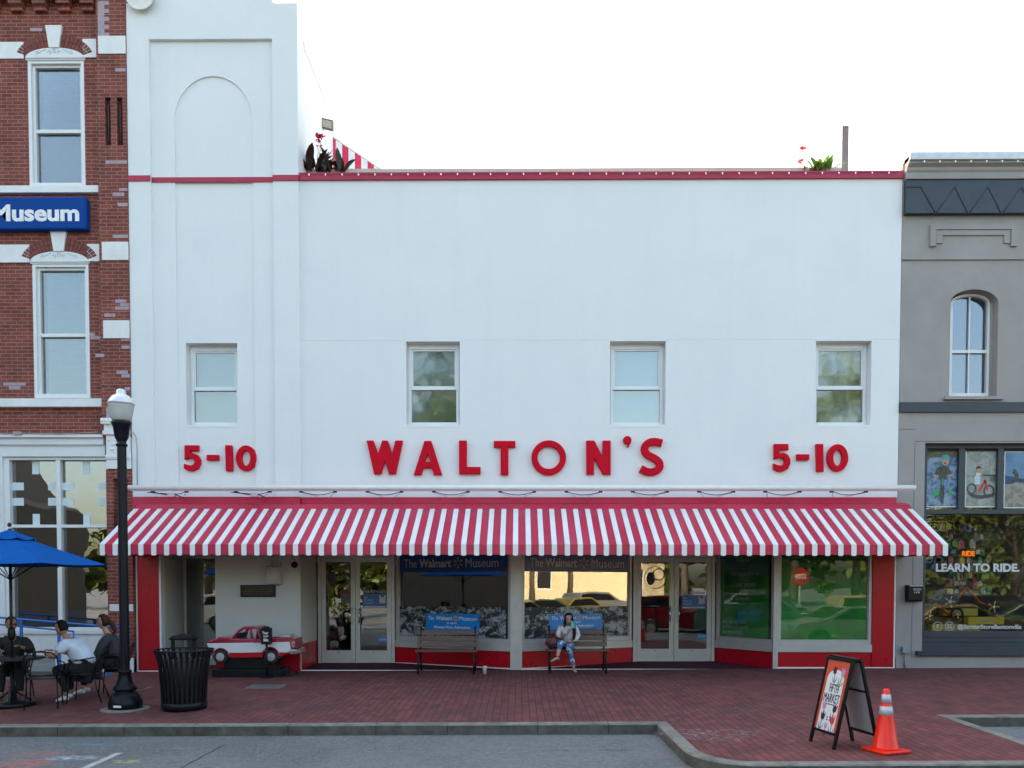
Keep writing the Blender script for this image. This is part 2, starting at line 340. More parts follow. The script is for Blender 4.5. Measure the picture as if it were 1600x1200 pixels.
def letters(name,txt,fr,s0,s1,z0,z1,d,m,parent,depth=.004,bold=.0,label=None,keep=False,shear=0.,bev=0.,top=False,**kw):
    """lettering fitted to the rectangle s0..s1 by z0..z1 of a frame"""
    cu=bpy.data.curves.new(name,'FONT'); cu.body=txt; cu.size=1; cu.offset=bold; cu.extrude=.5; cu.align_x='LEFT'; cu.shear=shear; cu.resolution_u=4; cu.space_line=kw.get('line',.85)
    if 'align' in kw: cu.align_x=kw['align']
    me=curve_mesh(cu); bpy.data.curves.remove(cu)
    xs=[v.co.x for v in me.vertices]; ys=[v.co.y for v in me.vertices]
    x0,x1,y0,y1=min(xs),max(xs),min(ys),max(ys); kx=(s1-s0)/(x1-x0); ky=(z1-z0)/(y1-y0)
    if keep: ky=kx
    mb=MB(); mb.v=[fr.p(s0+(v.co.x-x0)*kx,d+(v.co.z+.5)*depth,z0+(v.co.y-y0)*ky) for v in me.vertices]
    for p in me.polygons: mb.f.append(list(p.vertices)); mb.m.append(0); mb.sm.append(False)
    bpy.data.meshes.remove(me)
    if parent is None: return mb
    return mb.build(name,m,parent,label=label)
def outline_mesh(polys,depth,bevel):
    """filled outline(s) with extrusion and rounded edge; first outer, then holes"""
    cu=bpy.data.curves.new('o','CURVE'); cu.dimensions='2D'; cu.fill_mode='BOTH'; cu.extrude=depth/2; cu.bevel_depth=bevel; cu.bevel_resolution=2
    for P in polys:
        sp=cu.splines.new('POLY'); sp.points.add(len(P)-1)
        for i,p in enumerate(P): sp.points[i].co=(p[0],p[1],0,1)
        sp.use_cyclic_u=True
    me=curve_mesh(cu); bpy.data.curves.remove(cu); return me
def stroke(pts,w):
    """outline of a thick open line"""
    L=[];R=[];n=len(pts)
    for i in range(n):
        a=Vector(pts[max(i-1,0)]);b=Vector(pts[min(i+1,n-1)]);t=(b-a).normalized();nn=Vector((-t.y,t.x))*w/2
        p=Vector(pts[i]);L.append(p+nn);R.append(p-nn)
    return [tuple(x) for x in L]+[tuple(x) for x in R[::-1]]
def arc(cx,cz,rx,rz,a0,a1,n=14): return [(cx+rx*math.cos(math.radians(a0+(a1-a0)*i/n)),cz+rz*math.sin(math.radians(a0+(a1-a0)*i/n))) for i in range(n+1)]
def holed(mb,fr,s0,s1,z0,z1,holes,d0,d1,m=0):
    """solid wall s0..s1 x z0..z1 from depth d0 (back) to d1 (front) with rectangular openings"""
    S=sorted({s0,s1}|{h[0] for h in holes}|{h[1] for h in holes}); Z=sorted({z0,z1}|{h[2] for h in holes}|{h[3] for h in holes})
    S=[a for a in S if s0<=a<=s1]; Z=[a for a in Z if z0<=a<=z1]
    solid=lambda i,j: 0<=i<len(S)-1 and 0<=j<len(Z)-1 and not any(h[0]-1e-6<=S[i] and S[i+1]<=h[1]+1e-6 and h[2]-1e-6<=Z[j] and Z[j+1]<=h[3]+1e-6 for h in holes)
    P=fr.p
    for i in range(len(S)-1):
        for j in range(len(Z)-1):
            if not solid(i,j): continue
            a,b,c,e=S[i],S[i+1],Z[j],Z[j+1]
            mb.quad(P(a,d1,c),P(b,d1,c),P(b,d1,e),P(a,d1,e),m); mb.quad(P(b,d0,c),P(a,d0,c),P(a,d0,e),P(b,d0,e),m)
            if not solid(i-1,j): mb.quad(P(a,d0,c),P(a,d1,c),P(a,d1,e),P(a,d0,e),m)
            if not solid(i+1,j): mb.quad(P(b,d1,c),P(b,d0,c),P(b,d0,e),P(b,d1,e),m)
            if not solid(i,j-1): mb.quad(P(a,d0,c),P(b,d0,c),P(b,d1,c),P(a,d1,c),m)
            if not solid(i,j+1): mb.quad(P(a,d1,e),P(b,d1,e),P(b,d0,e),P(a,d0,e),m)
    return mb
# ------------------------------------------------------------------ ground
def sheet(name,xs,ys,zf,m,label=None,kind='structure'):
    mb=MB(); k={}
    for i,x in enumerate(xs):
        for j,y in enumerate(ys): k[i,j]=len(mb.v); mb.v.append(Vector((x,y,zf(x,y))))
    for i in range(len(xs)-1):
        for j in range(len(ys)-1): mb.f.append([k[i,j],k[i+1,j],k[i+1,j+1],k[i,j+1]]); mb.m.append(0); mb.sm.append(False)
    return mb.build(name,m,kind=kind,label=label)
cx_=lambda x:max(-40,min(60,x))
def roadz(x,y):
    if y>3.9: return -1.2
    yy=max(-9,min(y,0)); return GX*(cx_(x)-7.62)+GY*yy-.135
sheet('road',[-500,-40,60,500],[-500,-9,-5,3.8,4.2,500],roadz,M_road,'worn grey asphalt street with chalk marks and one white bay line')
# kerb outline (outer edge)
kp=[GP(1026,1131),GP(1066,1170)]
K=[(-40,kp[0].y),(kp[0].x,kp[0].y),(kp[1].x,kp[1].y)]
bx=kp[1].x; by=kp[1].y
KY=-7.93; NX=13.52; NY=-5.32
for i in range(1,9):
    a=PI/2*i/8; K.append((bx+.62*(1-math.cos(a)), by+(KY-by)*math.sin(a)))
K+=[(NX,KY),(NX,NY),(60,NY)]
def off(pts,d):
    r=[]
    for i,p in enumerate(pts):
        a=Vector(pts[max(i-1,0)]); b=Vector(p); c=Vector(pts[min(i+1,len(pts)-1)])
        t1=(b-a).normalized() if i>0 else (c-b).normalized(); t2=(c-b).normalized() if i<len(pts)-1 else t1
        n1=Vector((-t1.y,t1.x)); n2=Vector((-t2.y,t2.x)); n=(n1+n2).normalized(); k=d/max(.5,n.dot(n1)); r.append((b.x+n.x*k,b.y+n.y*k))
    return r
Ki=off(K,.15)
mb=MB(); n=len(K)
for i in range(n):
    for (x,y),dz in ((K[i],-.16),(K[i],-.012),(off(K,.015)[i],.003),(Ki[i],.003),(Ki[i],-.10)):
        mb.v.append(Vector((x,y,gz(x,y)+dz)))
for i in range(n-1):
    for j in range(4):
        a=i*5+j; mb.f.append([a,a+5,a+6,a+1]); mb.m.append(1 if j==0 else 0); mb.sm.append(False)
mb.build('kerb',[M_concrete,M_kerbface],kind='structure')
# joints across the kerb
# brick pavement inside the kerb
mb=MB(); Kb=off(K,.149); poly=[(x,y) for x,y in Kb]
k=len(poly); pts=poly+[(60,3.9),(-40,3.9)]
mb.v=[Vector((x,y,gz(x,y) if y<1e3 else 0)) for x,y in pts]
mb.f=[list(range(len(pts)))]; mb.m=[0]; mb.sm=[False]
mb.build('pavement',M_paver,kind='structure')
# chalk ring on the pavement and white bay line on the road
M_chalk,n_,b_,o_=mk('chalk'); 
tr=n_.nodes.new('ShaderNodeBsdfTransparent'); mx=n_.nodes.new('ShaderNodeMixShader'); b_.inputs['Base Color'].default_value=(.50,.40,.42,1); b_.inputs['Roughness'].default_value=.9
fc=mth(n_,'MULTIPLY',ramp(n_,noise(n_,9,6,wpos(n_,1,3,1),.8),.53,.62),.75)
n_.links.new(fc,mx.inputs[0]); n_.links.new(tr.outputs[0],mx.inputs[1]); n_.links.new(b_.outputs[0],mx.inputs[2]); n_.links.new(mx.outputs[0],o_.inputs[0])
mb=MB(); c=GP(1110,1148)
def gp4(x,y,dz): return Vector((x,y,gz(x,y)+dz))
mb.add([gp4(c.x+math.cos(a)*.62*(1+.2*math.sin(3*a)),c.y+math.sin(a)*.36,.004) for a in [2*PI*i/24 for i in range(24)]],[list(range(24))])
mb.build('chalk_mark',M_chalk,kind='structure')
M_line=mat('worn_road_paint',(.40,.41,.41),.8,var=.15,scale=25,dirt=(.14,.15,.15),dirtamt=.7)
mb=MB(); a=GP(186,1159); b=GP(100,1201)
a=Vector((a.x,a.y,0)); b=Vector((b.x-.1,b.y-.1,0)); t=(b-a).normalized(); nn=Vector((-t.y,t.x,0))*.045
q=[a+nn,a-nn,b-nn,b+nn]; mb.quad(*[Vector((p.x,p.y,roadz(p.x,p.y)+.004)) for p in q]); mb.build('road_marking',M_line,kind='structure')
# metal covers let into the pavement
def cover(u,v,w,d,m,label,rot=0):
    p=GP(u,v); mb=MB()
    for (x0,x1,y0,y1,dz,mm) in ((-w/2,w/2,-d/2,d/2,.005,0),(-w/2+.03,w/2-.03,-d/2+.03,d/2-.03,.010,1)):
        mb.add([Vector((p.x+x,p.y+y,gz(p.x+x,p.y+y)+zz)) for x in (x0,x1) for y in (y0,y1) for zz in (-.02,dz)],[(0,1,3,2),(4,6,7,5),(0,4,5,1),(2,3,7,6),(0,2,6,4),(1,5,7,3)],mm)
    return single(mb,'access_cover',[M_concrete,m],p,label,'cover','access covers in the brick pavement')
cover(415,1073,.60,.45,mat('cover_steel',(.16,.165,.165),.5,.4,var=.2,scale=20,bmp=.5),'grey steel access cover in the brick paving before the pickup ride')
cover(212,1075.5,.42,.40,M_paver,'brick-filled square cover in the paving behind the street lamp')
# a bit of litter: small leaf scraps are part of the pavement
mb=MB(); random.seed(5)
for i in range(60):
    x=random.uniform(-.5,13); y=random.uniform(-5.2,-.2); z=gz(x,y)+.006; r=random.uniform(.006,.016); a=random.random()*6
    mb.add([(x+math.cos(a+k*PI/2)*r*(1 if k%2 else .6),y+math.sin(a+k*PI/2)*r,z+(.004 if k==1 else 0)) for k in range(4)],[(0,1,2,3)])
mb.build('litter_scraps',mat('litter',(.35,.30,.27),.8,var=.3),kind='stuff',label='scattered pale scraps of leaf and litter on the pavement')

mb=MB(); mb2=MB()
for u in (11,104,205,312,455,590,700,840,950): 
    x=GP(u,1130).x
    for (y0,y1,z0,z1) in ((K[0][1]-.004,K[0][1]-.001,-.15,-.012),(K[0][1],K[0][1]+.15,.0035,.0055)): mb.box(x-.005,x+.005,y0,y1,gz(x,K[0][1])+z0,gz(x,K[0][1])+z1)
mb.build('kerb_joints',mat('joint_grime',(.035,.033,.03),.9),kind='structure')
a=GP(352,1146); b=GP(238,1203); q=MB(); pts=[]; random.seed(9)
for i in range(15):
    k=i/14; x=a.x+(b.x-a.x)*k+random.uniform(-.012,.012); y=a.y+(b.y-.1-a.y)*k; pts.append((x,y))
for (x0,y0),(x1,y1) in zip(pts,pts[1:]): w=.007; q.quad(*[Vector((x,y,roadz(x,y)+.004)) for x,y in ((x0-w,y0),(x1-w,y1),(x1+w,y1),(x0+w,y0))])
q.build('road_crack',MATS['joint_grime'],kind='structure')
# ------------------------------------------------------------------ the white store
ZR=fz(283); ZT=fz(270)
XS1=15.24; XT=fx(469,400)
store=thing('department_store','tall white stucco store with red roof band, upper windows and glazed shop entrances','building',(7.62,0,0))
Zb=2.50
wins=[(291,371,536,664),(634.5,718.5,533.5,664),(953,1040,533,664),(1274.5,1361,532.5,664)]
H=[]
for (a,b,c,d) in wins:
    zm=(c+d)/2; H.append((fx(a,zm),fx(b,zm),fz(d,0,(a+b)/2),fz(c,0,(a+b)/2)))
mb=MB(); holed(mb,W0,0,XS1,Zb,ZT-.02,H,-.45,0,0)
# window sill splays
for h in H: mb.prism(Fr((0,0,0),(0,1,0),(1,0,0)),[(-.004,h[2]-.05),(.2,h[2]-.02),(.2,h[2]+.035),(-.004,h[2]-.01)],h[0]+.001,h[1]-.001)
# roof, side and rear walls
mb.box(.3,XS1-.3,.45,13.6,ZT-.7,ZT-.5); mb.box(0,.3,.45,14,0,ZT); mb.box(XS1-.3,XS1,.45,14,0,ZT-.3); mb.box(.3,XS1-.3,13.6,14,0,ZT-.3)
# fine control joint line
wall=mb.build('wall',M_stucco,store)
mb=MB(); zj=fz(531,0,800); 
for (a,b) in ((XT+.02,H[1][0]),(H[1][1],H[2][0]),(H[2][1],H[3][0]),(H[3][1],XS1)): mb.box(a,b,-.0035,.001,zj-.004,zj+.004)
mb.build('control_joint',mat('joint_shade',(.69,.71,.715),.8),store)
# tower
XL2,XR2=fx(240,400),fx(430,400); NL,NR=fx(276,400),fx(397,400)
ZC=fz(66,0,330); ZTT=fz(10,0,450); zs=fz(190,0,330); r=(NR-NL)/2; h1=H[0]
mb=MB()
mb.box(0,XL2,-.10,0.0,Zb,ZTT+.0); mb.box(XR2,XT,-.10,.0,Zb,ZTT)
mb.prism(W0,[(XL2,Zb),(NL,Zb),(NL,zs)]+arc((NL+NR)/2,zs,-r,r*1.12,0,180,28)[1:-1]+[(NR,zs),(NR,Zb),(XR2,Zb),(XR2,ZC),(XL2,ZC)],0.,.03)
c0=(XL2+XR2)/2; rr=(XR2-XL2)/2
mb.prism(W0,[(XL2,ZC),(XR2,ZC),(XR2,ZTT+.02)]+arc(c0,ZTT+.02,rr+.02,.95,4,176,20)+[(XL2,ZTT+.02)],0.,.098)
mb.box(0,XT,0.0,.36,ZT-.02,ZTT); 
mb.prism(W0,[(XL2,ZTT)]+arc(c0,ZTT,rr,.9,176,4,20)+[(XR2,ZTT)],-.36,0.)
zl=fz(63,.36,472)
mb.box(0,XT-.0,.36,.362,ZT,ZT+.01)
mb.box(0,XT-.001,.36,7.5,ZT-.5,zl-.16)
mb.build('tower',M_stucco,store)
mb=MB(); mb.box(-.01,XT+.02,.361,7.52,zl-.158,zl); mb.build('tower_coping',M_limestone,store)
# red band round the roofline
zb0,zb1=fz(283,-.1,330),fz(274.5,-.1,330)
mb=MB(); mb.box(0-.004,XL2+.004,-.125,-.10,zb0,zb1); mb.box(XL2+.004,XR2-.004,-.055,-.03,zb0+.01,zb1-.005); mb.box(XR2-.004,XT+.004,-.125,-.10,zb0,zb1)
mb.box(XT,XS1,-.05,0.,fz(281.5,0,800),fz(270.5,0,800)); mb.box(XT+.0,XS1,-.0,.45,ZT-.019,fz(270.5,0,800)); mb.box(XT,XT+.012,-.125,-.05,zb0,zb1)
mb.build('roof_band',M_redtrim,store)
# upper windows
M_blind=mat('pale_blind',(.36,.56,.60),.7,var=.05,scale=2); M_blind2=mat('tree_reflection_blind',(.22,.36,.32),.7,var=.1,scale=2)  # second blind's grey-green stands in for trees mirrored in those panes
for i,h in enumerate(H):
    x0,x1,z0,z1=h; y=.17; f=MB(); fr=Fr((0,y,0))
    zm=z0+(z1-z0)*(664-602)/131; t=.055; a,b=x0+.03,x1-.03; zt=z1-.05
    f.frame(fr,a,b,z0+.03,zt,t,-.08,.0); f.fbox(fr,a+t,b-t,-.07,.01,zm-.05,zm+.0)
    f.frame(fr,a+t,b-t,zm,zt-t,.035,-.06,-.02)
    f.fbox(fr,x0,a,-.10,-.02,z0,z1); f.fbox(fr,b,x1,-.10,-.02,z0,z1); f.fbox(fr,a,b,-.10,-.02,zt,z1); f.fbox(fr,a,b,-.10,-.02,z0-.02,z0+.03)
    wo_=f.build('window',M_vinyl,store,bevel=.004)
    g=MB(); g.fbox(fr,a+t,b-t,-.045,-.04,z0+.03+t,zm-.05); g.build('pane',M_glassU,wo_)
    g=MB(); g.fbox(fr,a+t+.035,b-t-.035,-.047,-.042,zm+.035,zt-t-.035); g.build('pane',M_glassU,wo_)
    g=MB(); g.fbox(fr,a+.01,b-.01,-.22,-.20,z0,zt); g.build('blind',M_blind if i in(0,2) else M_blind2,wo_)
# ---- ground floor
Yr=1.18
FR=Fr((0,Yr,0))
gzf=lambda x,y=0: gz(x,y)
P0=fx(216,960),fx(250,960)
# red pillar panels
mb=MB(); mb.box(P0[0],P0[1],-.02,.16,gz(.1,0)+.02,Zb+.2); mb.build('corner_panel',M_redpanel,store,bevel=.004,label='glossy red end panel by the side door')
Q0=fx(1362,960),fx(1396,960); zred=fz(1018); zsill=fz(1006)
mb=MB(); mb.box(Q0[0],Q0[1],-.02,.16,gz(15,0)+.02,Zb+.2); mb.build('corner_panel',M_redpanel,store,bevel=.004,label='glossy red end panel at the right end of the shopfront')
mb=MB(); mb.box(P0[1],P0[1]+.035,-.024,.16,-.1,Zb+.2);  mb.box(P0[0]-.03,P0[0],-.024,.16,-.1,Zb+.2); mb.box(P0[0]-.03,P0[1]+.035,-.026,.10,-.1,gz(.1,0)+.02); mb.build('panel_edging',M_trim,store); mb=MB()
mb.box(Q0[1],Q0[1]+.03,-.024,.16,-.1,Zb+.2); mb.box(fx(1215),Q0[1]+.03,-.026,.10,-.1,gz(15,0)+.018)
mb.build('panel_edging',M_trim,store)
# walls behind the awning
mb=MB(); xw0,xw1=fx(337,980),fx(470,980); xd0=fx(495,980,Yr); xr=P0[1]+.035
zr_=fz(1007)
mb.box(xw0,xw1,0,.18,zr_-.0,Zb); 
mb.box(xr-.035,xr,.16,1.15,-.2,Zb)                # return wall beside the side door
mb.box(xw0,xw0+.14,.18,1.2,-.2,Zb)
fa=plan(xw1,0,xd0,Yr); L=math.hypot(xd0-xw1,Yr); mb.fbox(fa,0,L,-.14,0,zr_,Zb)
mb.box(0,XS1,-.0,1.6,Zb,Zb+.08)                     # soffit
mb.box(0,XS1,1.6,1.7,2.2,Zb)                     
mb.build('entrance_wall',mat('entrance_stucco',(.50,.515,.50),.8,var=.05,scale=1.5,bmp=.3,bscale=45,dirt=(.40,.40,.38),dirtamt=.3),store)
mb=MB(); mb.box(xw0,xw1,-.012,.18,-.15,zr_-.0); mb.fbox(fa,.012,L,-.14,.006,-.15,zr_-.001); mb.build('base_panel',M_redpanel,store)
mb=MB(); mb.box(xw1-.012,xw1+.014,-.022,.0,-.15,zr_+.0); mb.build('corner_trim',M_alu,store)
# entrance floors (tiled, dark red)
M_mat=mat('entrance_tile',(.075,.018,.034),.8,spec=.15,var=.2,scale=6,dirt=(.09,.04,.05),dirtamt=.5)
xa2=fx(617,980,Yr); xb2=fx(798,980,0); xa3=fx(815,980,0); xb3=fx(988.5,980,Yr); xa4=fx(1117,980,Yr); xb4=fx(1208,980,0)
def floorpoly(pts,dz): 
    m_=MB(); m_.add([(x,y,gz(x,0)+.006+dz*(y/Yr)) for x,y in pts],[list(range(len(pts)))]); return m_
f1=floorpoly([(xw1,-.02),(xb2,-.02),(xa2,Yr+.2),(xd0,Yr+.2)],.035); f1.build('entrance_floor',M_mat,store)
f1=floorpoly([(xa3,-.02),(xb4,-.02),(xa4,Yr+.2),(xb3,Yr+.2)],.035); f1.build('entrance_floor',M_mat,store)
f1=MB(); 
for a,b in ((xw1,xb2),(xa3,xb4)): f1.box(a,b,-.035,-.02,min(gz(a,0),gz(b,0))-.05,gz((a+b)/2,0)+.008)
f1.build('threshold_strip',M_trim,store)
# interior
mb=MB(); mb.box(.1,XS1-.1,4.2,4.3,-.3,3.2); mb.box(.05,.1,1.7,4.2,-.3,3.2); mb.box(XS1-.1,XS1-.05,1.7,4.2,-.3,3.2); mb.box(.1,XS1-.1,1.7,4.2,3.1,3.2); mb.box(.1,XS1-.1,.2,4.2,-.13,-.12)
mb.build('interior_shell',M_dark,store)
# glazed doors
def door_leaf(fr,s0,s1,z0,z1,hand):
    mb=MB(); st=.095; d0,d1=-.05,0
    mb.frame(fr,s0,s1,z0,z1,st,d0,d1,0,tb=.27,tt=.10)
    for k in (.5,): mb.fbox(fr,(s0+s1)/2-.012,(s0+s1)/2+.012,d1,d1+.003,z0+.22,z0+.24,1)
    dr=mb.build('door',[M_alu,M_black],store,bevel=.003)
    g=MB(); g.fbox(fr,s0+st,s1-st,-.028,-.022,z0+.27,z1-.10); g.build('pane',M_glassF,dr)
    sx=s1-.075 if hand>0 else s0+.075; h=MB(); zc=z0+1.02; q=-.11*hand
    h.tube([fr.p(sx,0,zc-.15),fr.p(sx,.055,zc-.15),fr.p(sx+q*.15,.075,zc-.14)],.011,8)
    h.tube([fr.p(sx,0,zc+.15),fr.p(sx,.055,zc+.15),fr.p(sx+q*.15,.075,zc+.14)],.011,8)
    h.tube([fr.p(sx+q*.15,.075,zc-.15),fr.p(sx+q*.15,.075,zc+.15)],.012,8)
    h.tube([fr.p(s0+st,-.035,zc+.17),fr.p(s1-st,-.035,zc+.17)],.010,8)
    h.build('handle',M_chrome,dr); return dr
def entrance(u0,u1,um):
    s0=FR.px(u0,980)[0]; s1=FR.px(u1,980)[0]; sm=FR.px(um,980)[0]; zt=fz(871,Yr); zf=gz(s0,0)+.045
    mb=MB(); mb.fbox(FR,s0,s0+.07,-.10,.02,zf-.2,zt+.1); mb.fbox(FR,s1-.07,s1,-.10,.02,zf-.2,zt+.1); mb.fbox(FR,s0+.07,s1-.07,-.10,.02,zt,zt+.1)
    mb.fbox(FR,s0,s1,-.10,.02,zt+.12,Zb); mb.build('door_frame',M_alu,store,bevel=.004)
    door_leaf(FR,s0+.075,sm-.004,zf,zt-.004,1); door_leaf(FR,sm+.004,s1-.075,zf,zt-.004,-1)
entrance(497,617,555.5); entrance(989,1116.5,1053)
# side door, seen in the left recess
s0=fx(281,960,1.02); s1=xw0+.25; fS=Fr((0,1.02,0)); zt=fz(866,1.02)
mb=MB(); mb.fbox(fS,xr,s0+.04,-.1,0,-.1,Zb); mb.fbox(fS,s0+.04,s1,-.1,0,zt,Zb); mb.build('door_frame',M_alu,store)
mb=MB(); mb.frame(fS,s0+.045,s0+.95,gz(0,0)+.03,zt-.004,.09,-.07,-.02,0,tb=.25); dr=mb.build('door',M_alu,store,label='narrow glazed side door in the left recess')
g=MB(); g.fbox(fS,s0+.135,s0+.86,-.05,-.044,.25,zt-.09); g.build('pane',M_glassF,dr)
# display windows
def display(fr,s0,s1,lab=None,left=.06,right=.06,base=True,bz=-.15,gm=None):
    zt=2.44
    mb=MB(); mb.fbox(fr,s0,s1,-.14,-.002,zsill,zsill-.0-.0+.001) if False else None
    mb.fbox(fr,s0,s1,-.16,.035,zred,zsill,0)
    mb.frame(fr,s0,s1,zsill,zt,left,-.12,.0,0,tb=.075); mb.frame(fr,s0+left,s1-left,zsill+.075,zt-left,.018,-.10,-.025,0)
    wn=mb.build('display_window',M_alu,store,bevel=.004)
    g=MB(); g.fbox(fr,s0+left+.018,s1-left-.018,-.058,-.052,zsill+.093,zt-left-.018); g.build('pane',gm or M_glassF,wn)
    b=MB(); b.fbox(fr,s0+.0,s1-.0,-.14,.0,bz,zred-.001); b.build('base_panel',M_redpanel,store)
    e=MB(); e.fbox(fr,s0,s1,-.10,.012,bz-.05,bz+.165+.0); 
    return wn
F2=plan(xa2,Yr,xb2,0); L2=math.hypot(xb2-xa2,Yr); F3=plan(xa3,0,xb3,Yr); L3=math.hypot(xb3-xa3,Yr); F4=plan(xa4,Yr,xb4,0); L4=math.hypot(xb4-xa4,Yr)
display(F2,.02,L2); display(F3,0,L3-.02); display(F4,.02,L4,left=.05,gm=M_glassP)
x5,x6=fx(1215,960),fx(1362,960); F5=Fr((x5,0,0)); display(F5,0,x6-x5,gm=M_glassP)
for (a,b) in ((xb2-.01,xa3+.01),(xb4-.01,x5)): mb=MB(); mb.box(a,b,-.045,.10,-.15,Zb); mb.build('corner_post',M_alu,store,bevel=.006)
for fr,Ln in ((F2,L2),(F3,L3),(F4,L4)):
    mb=MB(); mb.fbox(fr,0,Ln,-.02,.014,-.15,gz(8,0)+.03); mb.build('base_flashing',M_trim,store)
# panel under the right hand panel
mb=MB(); mb.box(x6,Q0[0],-.018,.1,-.1,Zb) ; mb.build('base_panel',M_redpanel,store)
# ---- roof planter, light string
mb=MB(); xq0,xq1=fx(478,268,.6),fx(1312,266,.6); zp=fz(266.5,.6,900); mb.box(xq0,xq1,.50,.95,ZT-.4,zp)
mb.build('roof_ledge',mat('cream_ledge',(.55,.50,.42),.7,var=.1,dirt=(.35,.3,.25)),store)
def light_string(u0,u1,v,y,n,label,sag=.006,grp=None,z=None):
    z=fz(v,y,(u0+u1)/2) if z is None else z; x0,x1=fx(u0,v,y),fx(u1,v,y)
    t=thing('light_string',label,'string lights',(x0,y,z),group=grp)
    mb=MB(); pts=[]
    for i in range(n*3+1): k=i/(n*3); pts.append((x0+(x1-x0)*k,y,z+.012-sag*abs(math.sin(PI*k*n))))
    mb.tube(pts,.004,5); mb.build('cable',M_black,t)
    for i in range(n):
        x=x0+(x1-x0)*(i+.5)/n; b=MB(); b.ball((x,y,z),.015,.015,.022,0,8,6); b.build('bulb',MATS.get('bulb_glass') or mat('bulb_glass',(.85,.85,.82),.15,spec=.6,emit=.03),t)
    return t
light_string(470,1402,271.5,-.075,36,'string of small white bulbs along the red roof band of the white store',grp='string lights on the rooflines')
# ------------------------------------------------------------------ awning
AY=-1.6
ax0,ax1=.12,15.40
zv0=fz(866.5,AY,800); zv1=fz(851,AY,800); yt=-.30; zt1=fz(796,yt,800); ztb=fz(788,-.22,800); zwt=fz(777,-.03,800)
aw=thing('shop_awning','long red and white striped metal awning over the shop entrances','awning',(7.62,-.3,zv0))
mb=MB()
def quadx(x0,x1,ya,za,yb,zb,m=0): mb.quad((x0,ya,za),(x1,ya,za),(x1,yb,zb),(x0,yb,zb),m)
mb=MB(); mb.prism(Fr((ax0,0,0),(0,-1,0),(-1,0,0)),[(-yt,zt1),(-AY,zv1),(-AY,zv0),(-AY-.012,zv0),(-AY-.012,zv1-.012),(-yt,zt1-.02)],-(ax1-ax0),0)
cano=mb.build('canopy',M_redmetal,aw)
P_=.2345; Wd=.094; N_=65; P_=(ax1-ax0-Wd)/N_
mb=MB(); dy,dz=AY-yt,zv1-zt1; Ls=math.hypot(dy,dz); nx,nz=-(-dz)/Ls,0
off_=Vector((0,dz/Ls,-dy/Ls))*.012; off_=Vector((0,-abs(dz)/Ls,abs(dy)/Ls))*.012
for i in range(N_+1):
    x=ax0+i*P_; a=Vector((0,yt,zt1)); b=Vector((0,AY,zv1)); X0=Vector((x,0,0)); X1=Vector((x+Wd,0,0)); c=Vector((0,AY-.012,zv1)); e=Vector((0,AY-.012,zv0-.006)); 
    q=[a+off_,b+off_+Vector((0,-.004,0)),c,e]
    k=len(mb.v)
    for X in (X0,X1): mb.v+=[X+p for p in q]
    mb.v+=[X0+Vector((.018,AY-.012,zv0-.020)),X1+Vector((-.018,AY-.012,zv0-.020))]
    for j in range(3): mb.f.append([k+j,k+j+1,k+4+j+1,k+4+j]); mb.m.append(0); mb.sm.append(False)
    mb.f.append([k+3,k+8,k+9,k+7]); mb.m.append(0); mb.sm.append(False)
    # turned-down edges of the slat
    in_=Vector((0,.0,0)); 
    for X,o in ((X0,0),(X1,4)):
        kk=len(mb.v); mb.v+=[X+a,X+b]; mb.f.append([kk,k+o,k+o+1,kk+1]); mb.m.append(0); mb.sm.append(False)
mb.build('white_slats',M_whitemetal,aw)
mb=MB(); fy=Fr((ax0+.0,0,0),(0,-1,0),(-1,0,0))
mb.prism(Fr((ax0+.01,0,0),(0,-1,0),(-1,0,0)),[(.03,ztb+.05),(.20,ztb),(-yt,zt1+.01),(-yt,zt1-.08),(.03,zt1-.08)],-(ax1-ax0-.02),0)
mb.box(.0,XS1-.03,-.05,0,ztb-.1,zwt); mb.box(0,XT,-.13,-.05,ztb-.1,zwt)
mb.build('header',M_redmetal,aw,bevel=.004)
for x in (ax0+.02,ax1-.02):
    mb=MB(); mb.prism(Fr((x,0,0),(0,-1,0),(-1,0,0)),[(.0,zt1-.02),(-yt,zt1-.03),(-AY-.02,zv1-.02),(-AY-.02,zv0+.02),(.0,zv0+.02)],-.006,.006); mb.build('cheek',M_redmetal,aw)
mb=MB()
for i in range(12):
    x=ax0+.3+i*(ax1-ax0-.6)/11; mb.tube([(x,-.02,zv0+.35),(x,AY+.04,zv0+.05)],.02,6)
mb.tube([(ax0+.03,AY+.05,zv0+.05),(ax1-.03,AY+.05,zv0+.05)],.022,6)
mb.build('support_frame',M_whitemetal,aw)
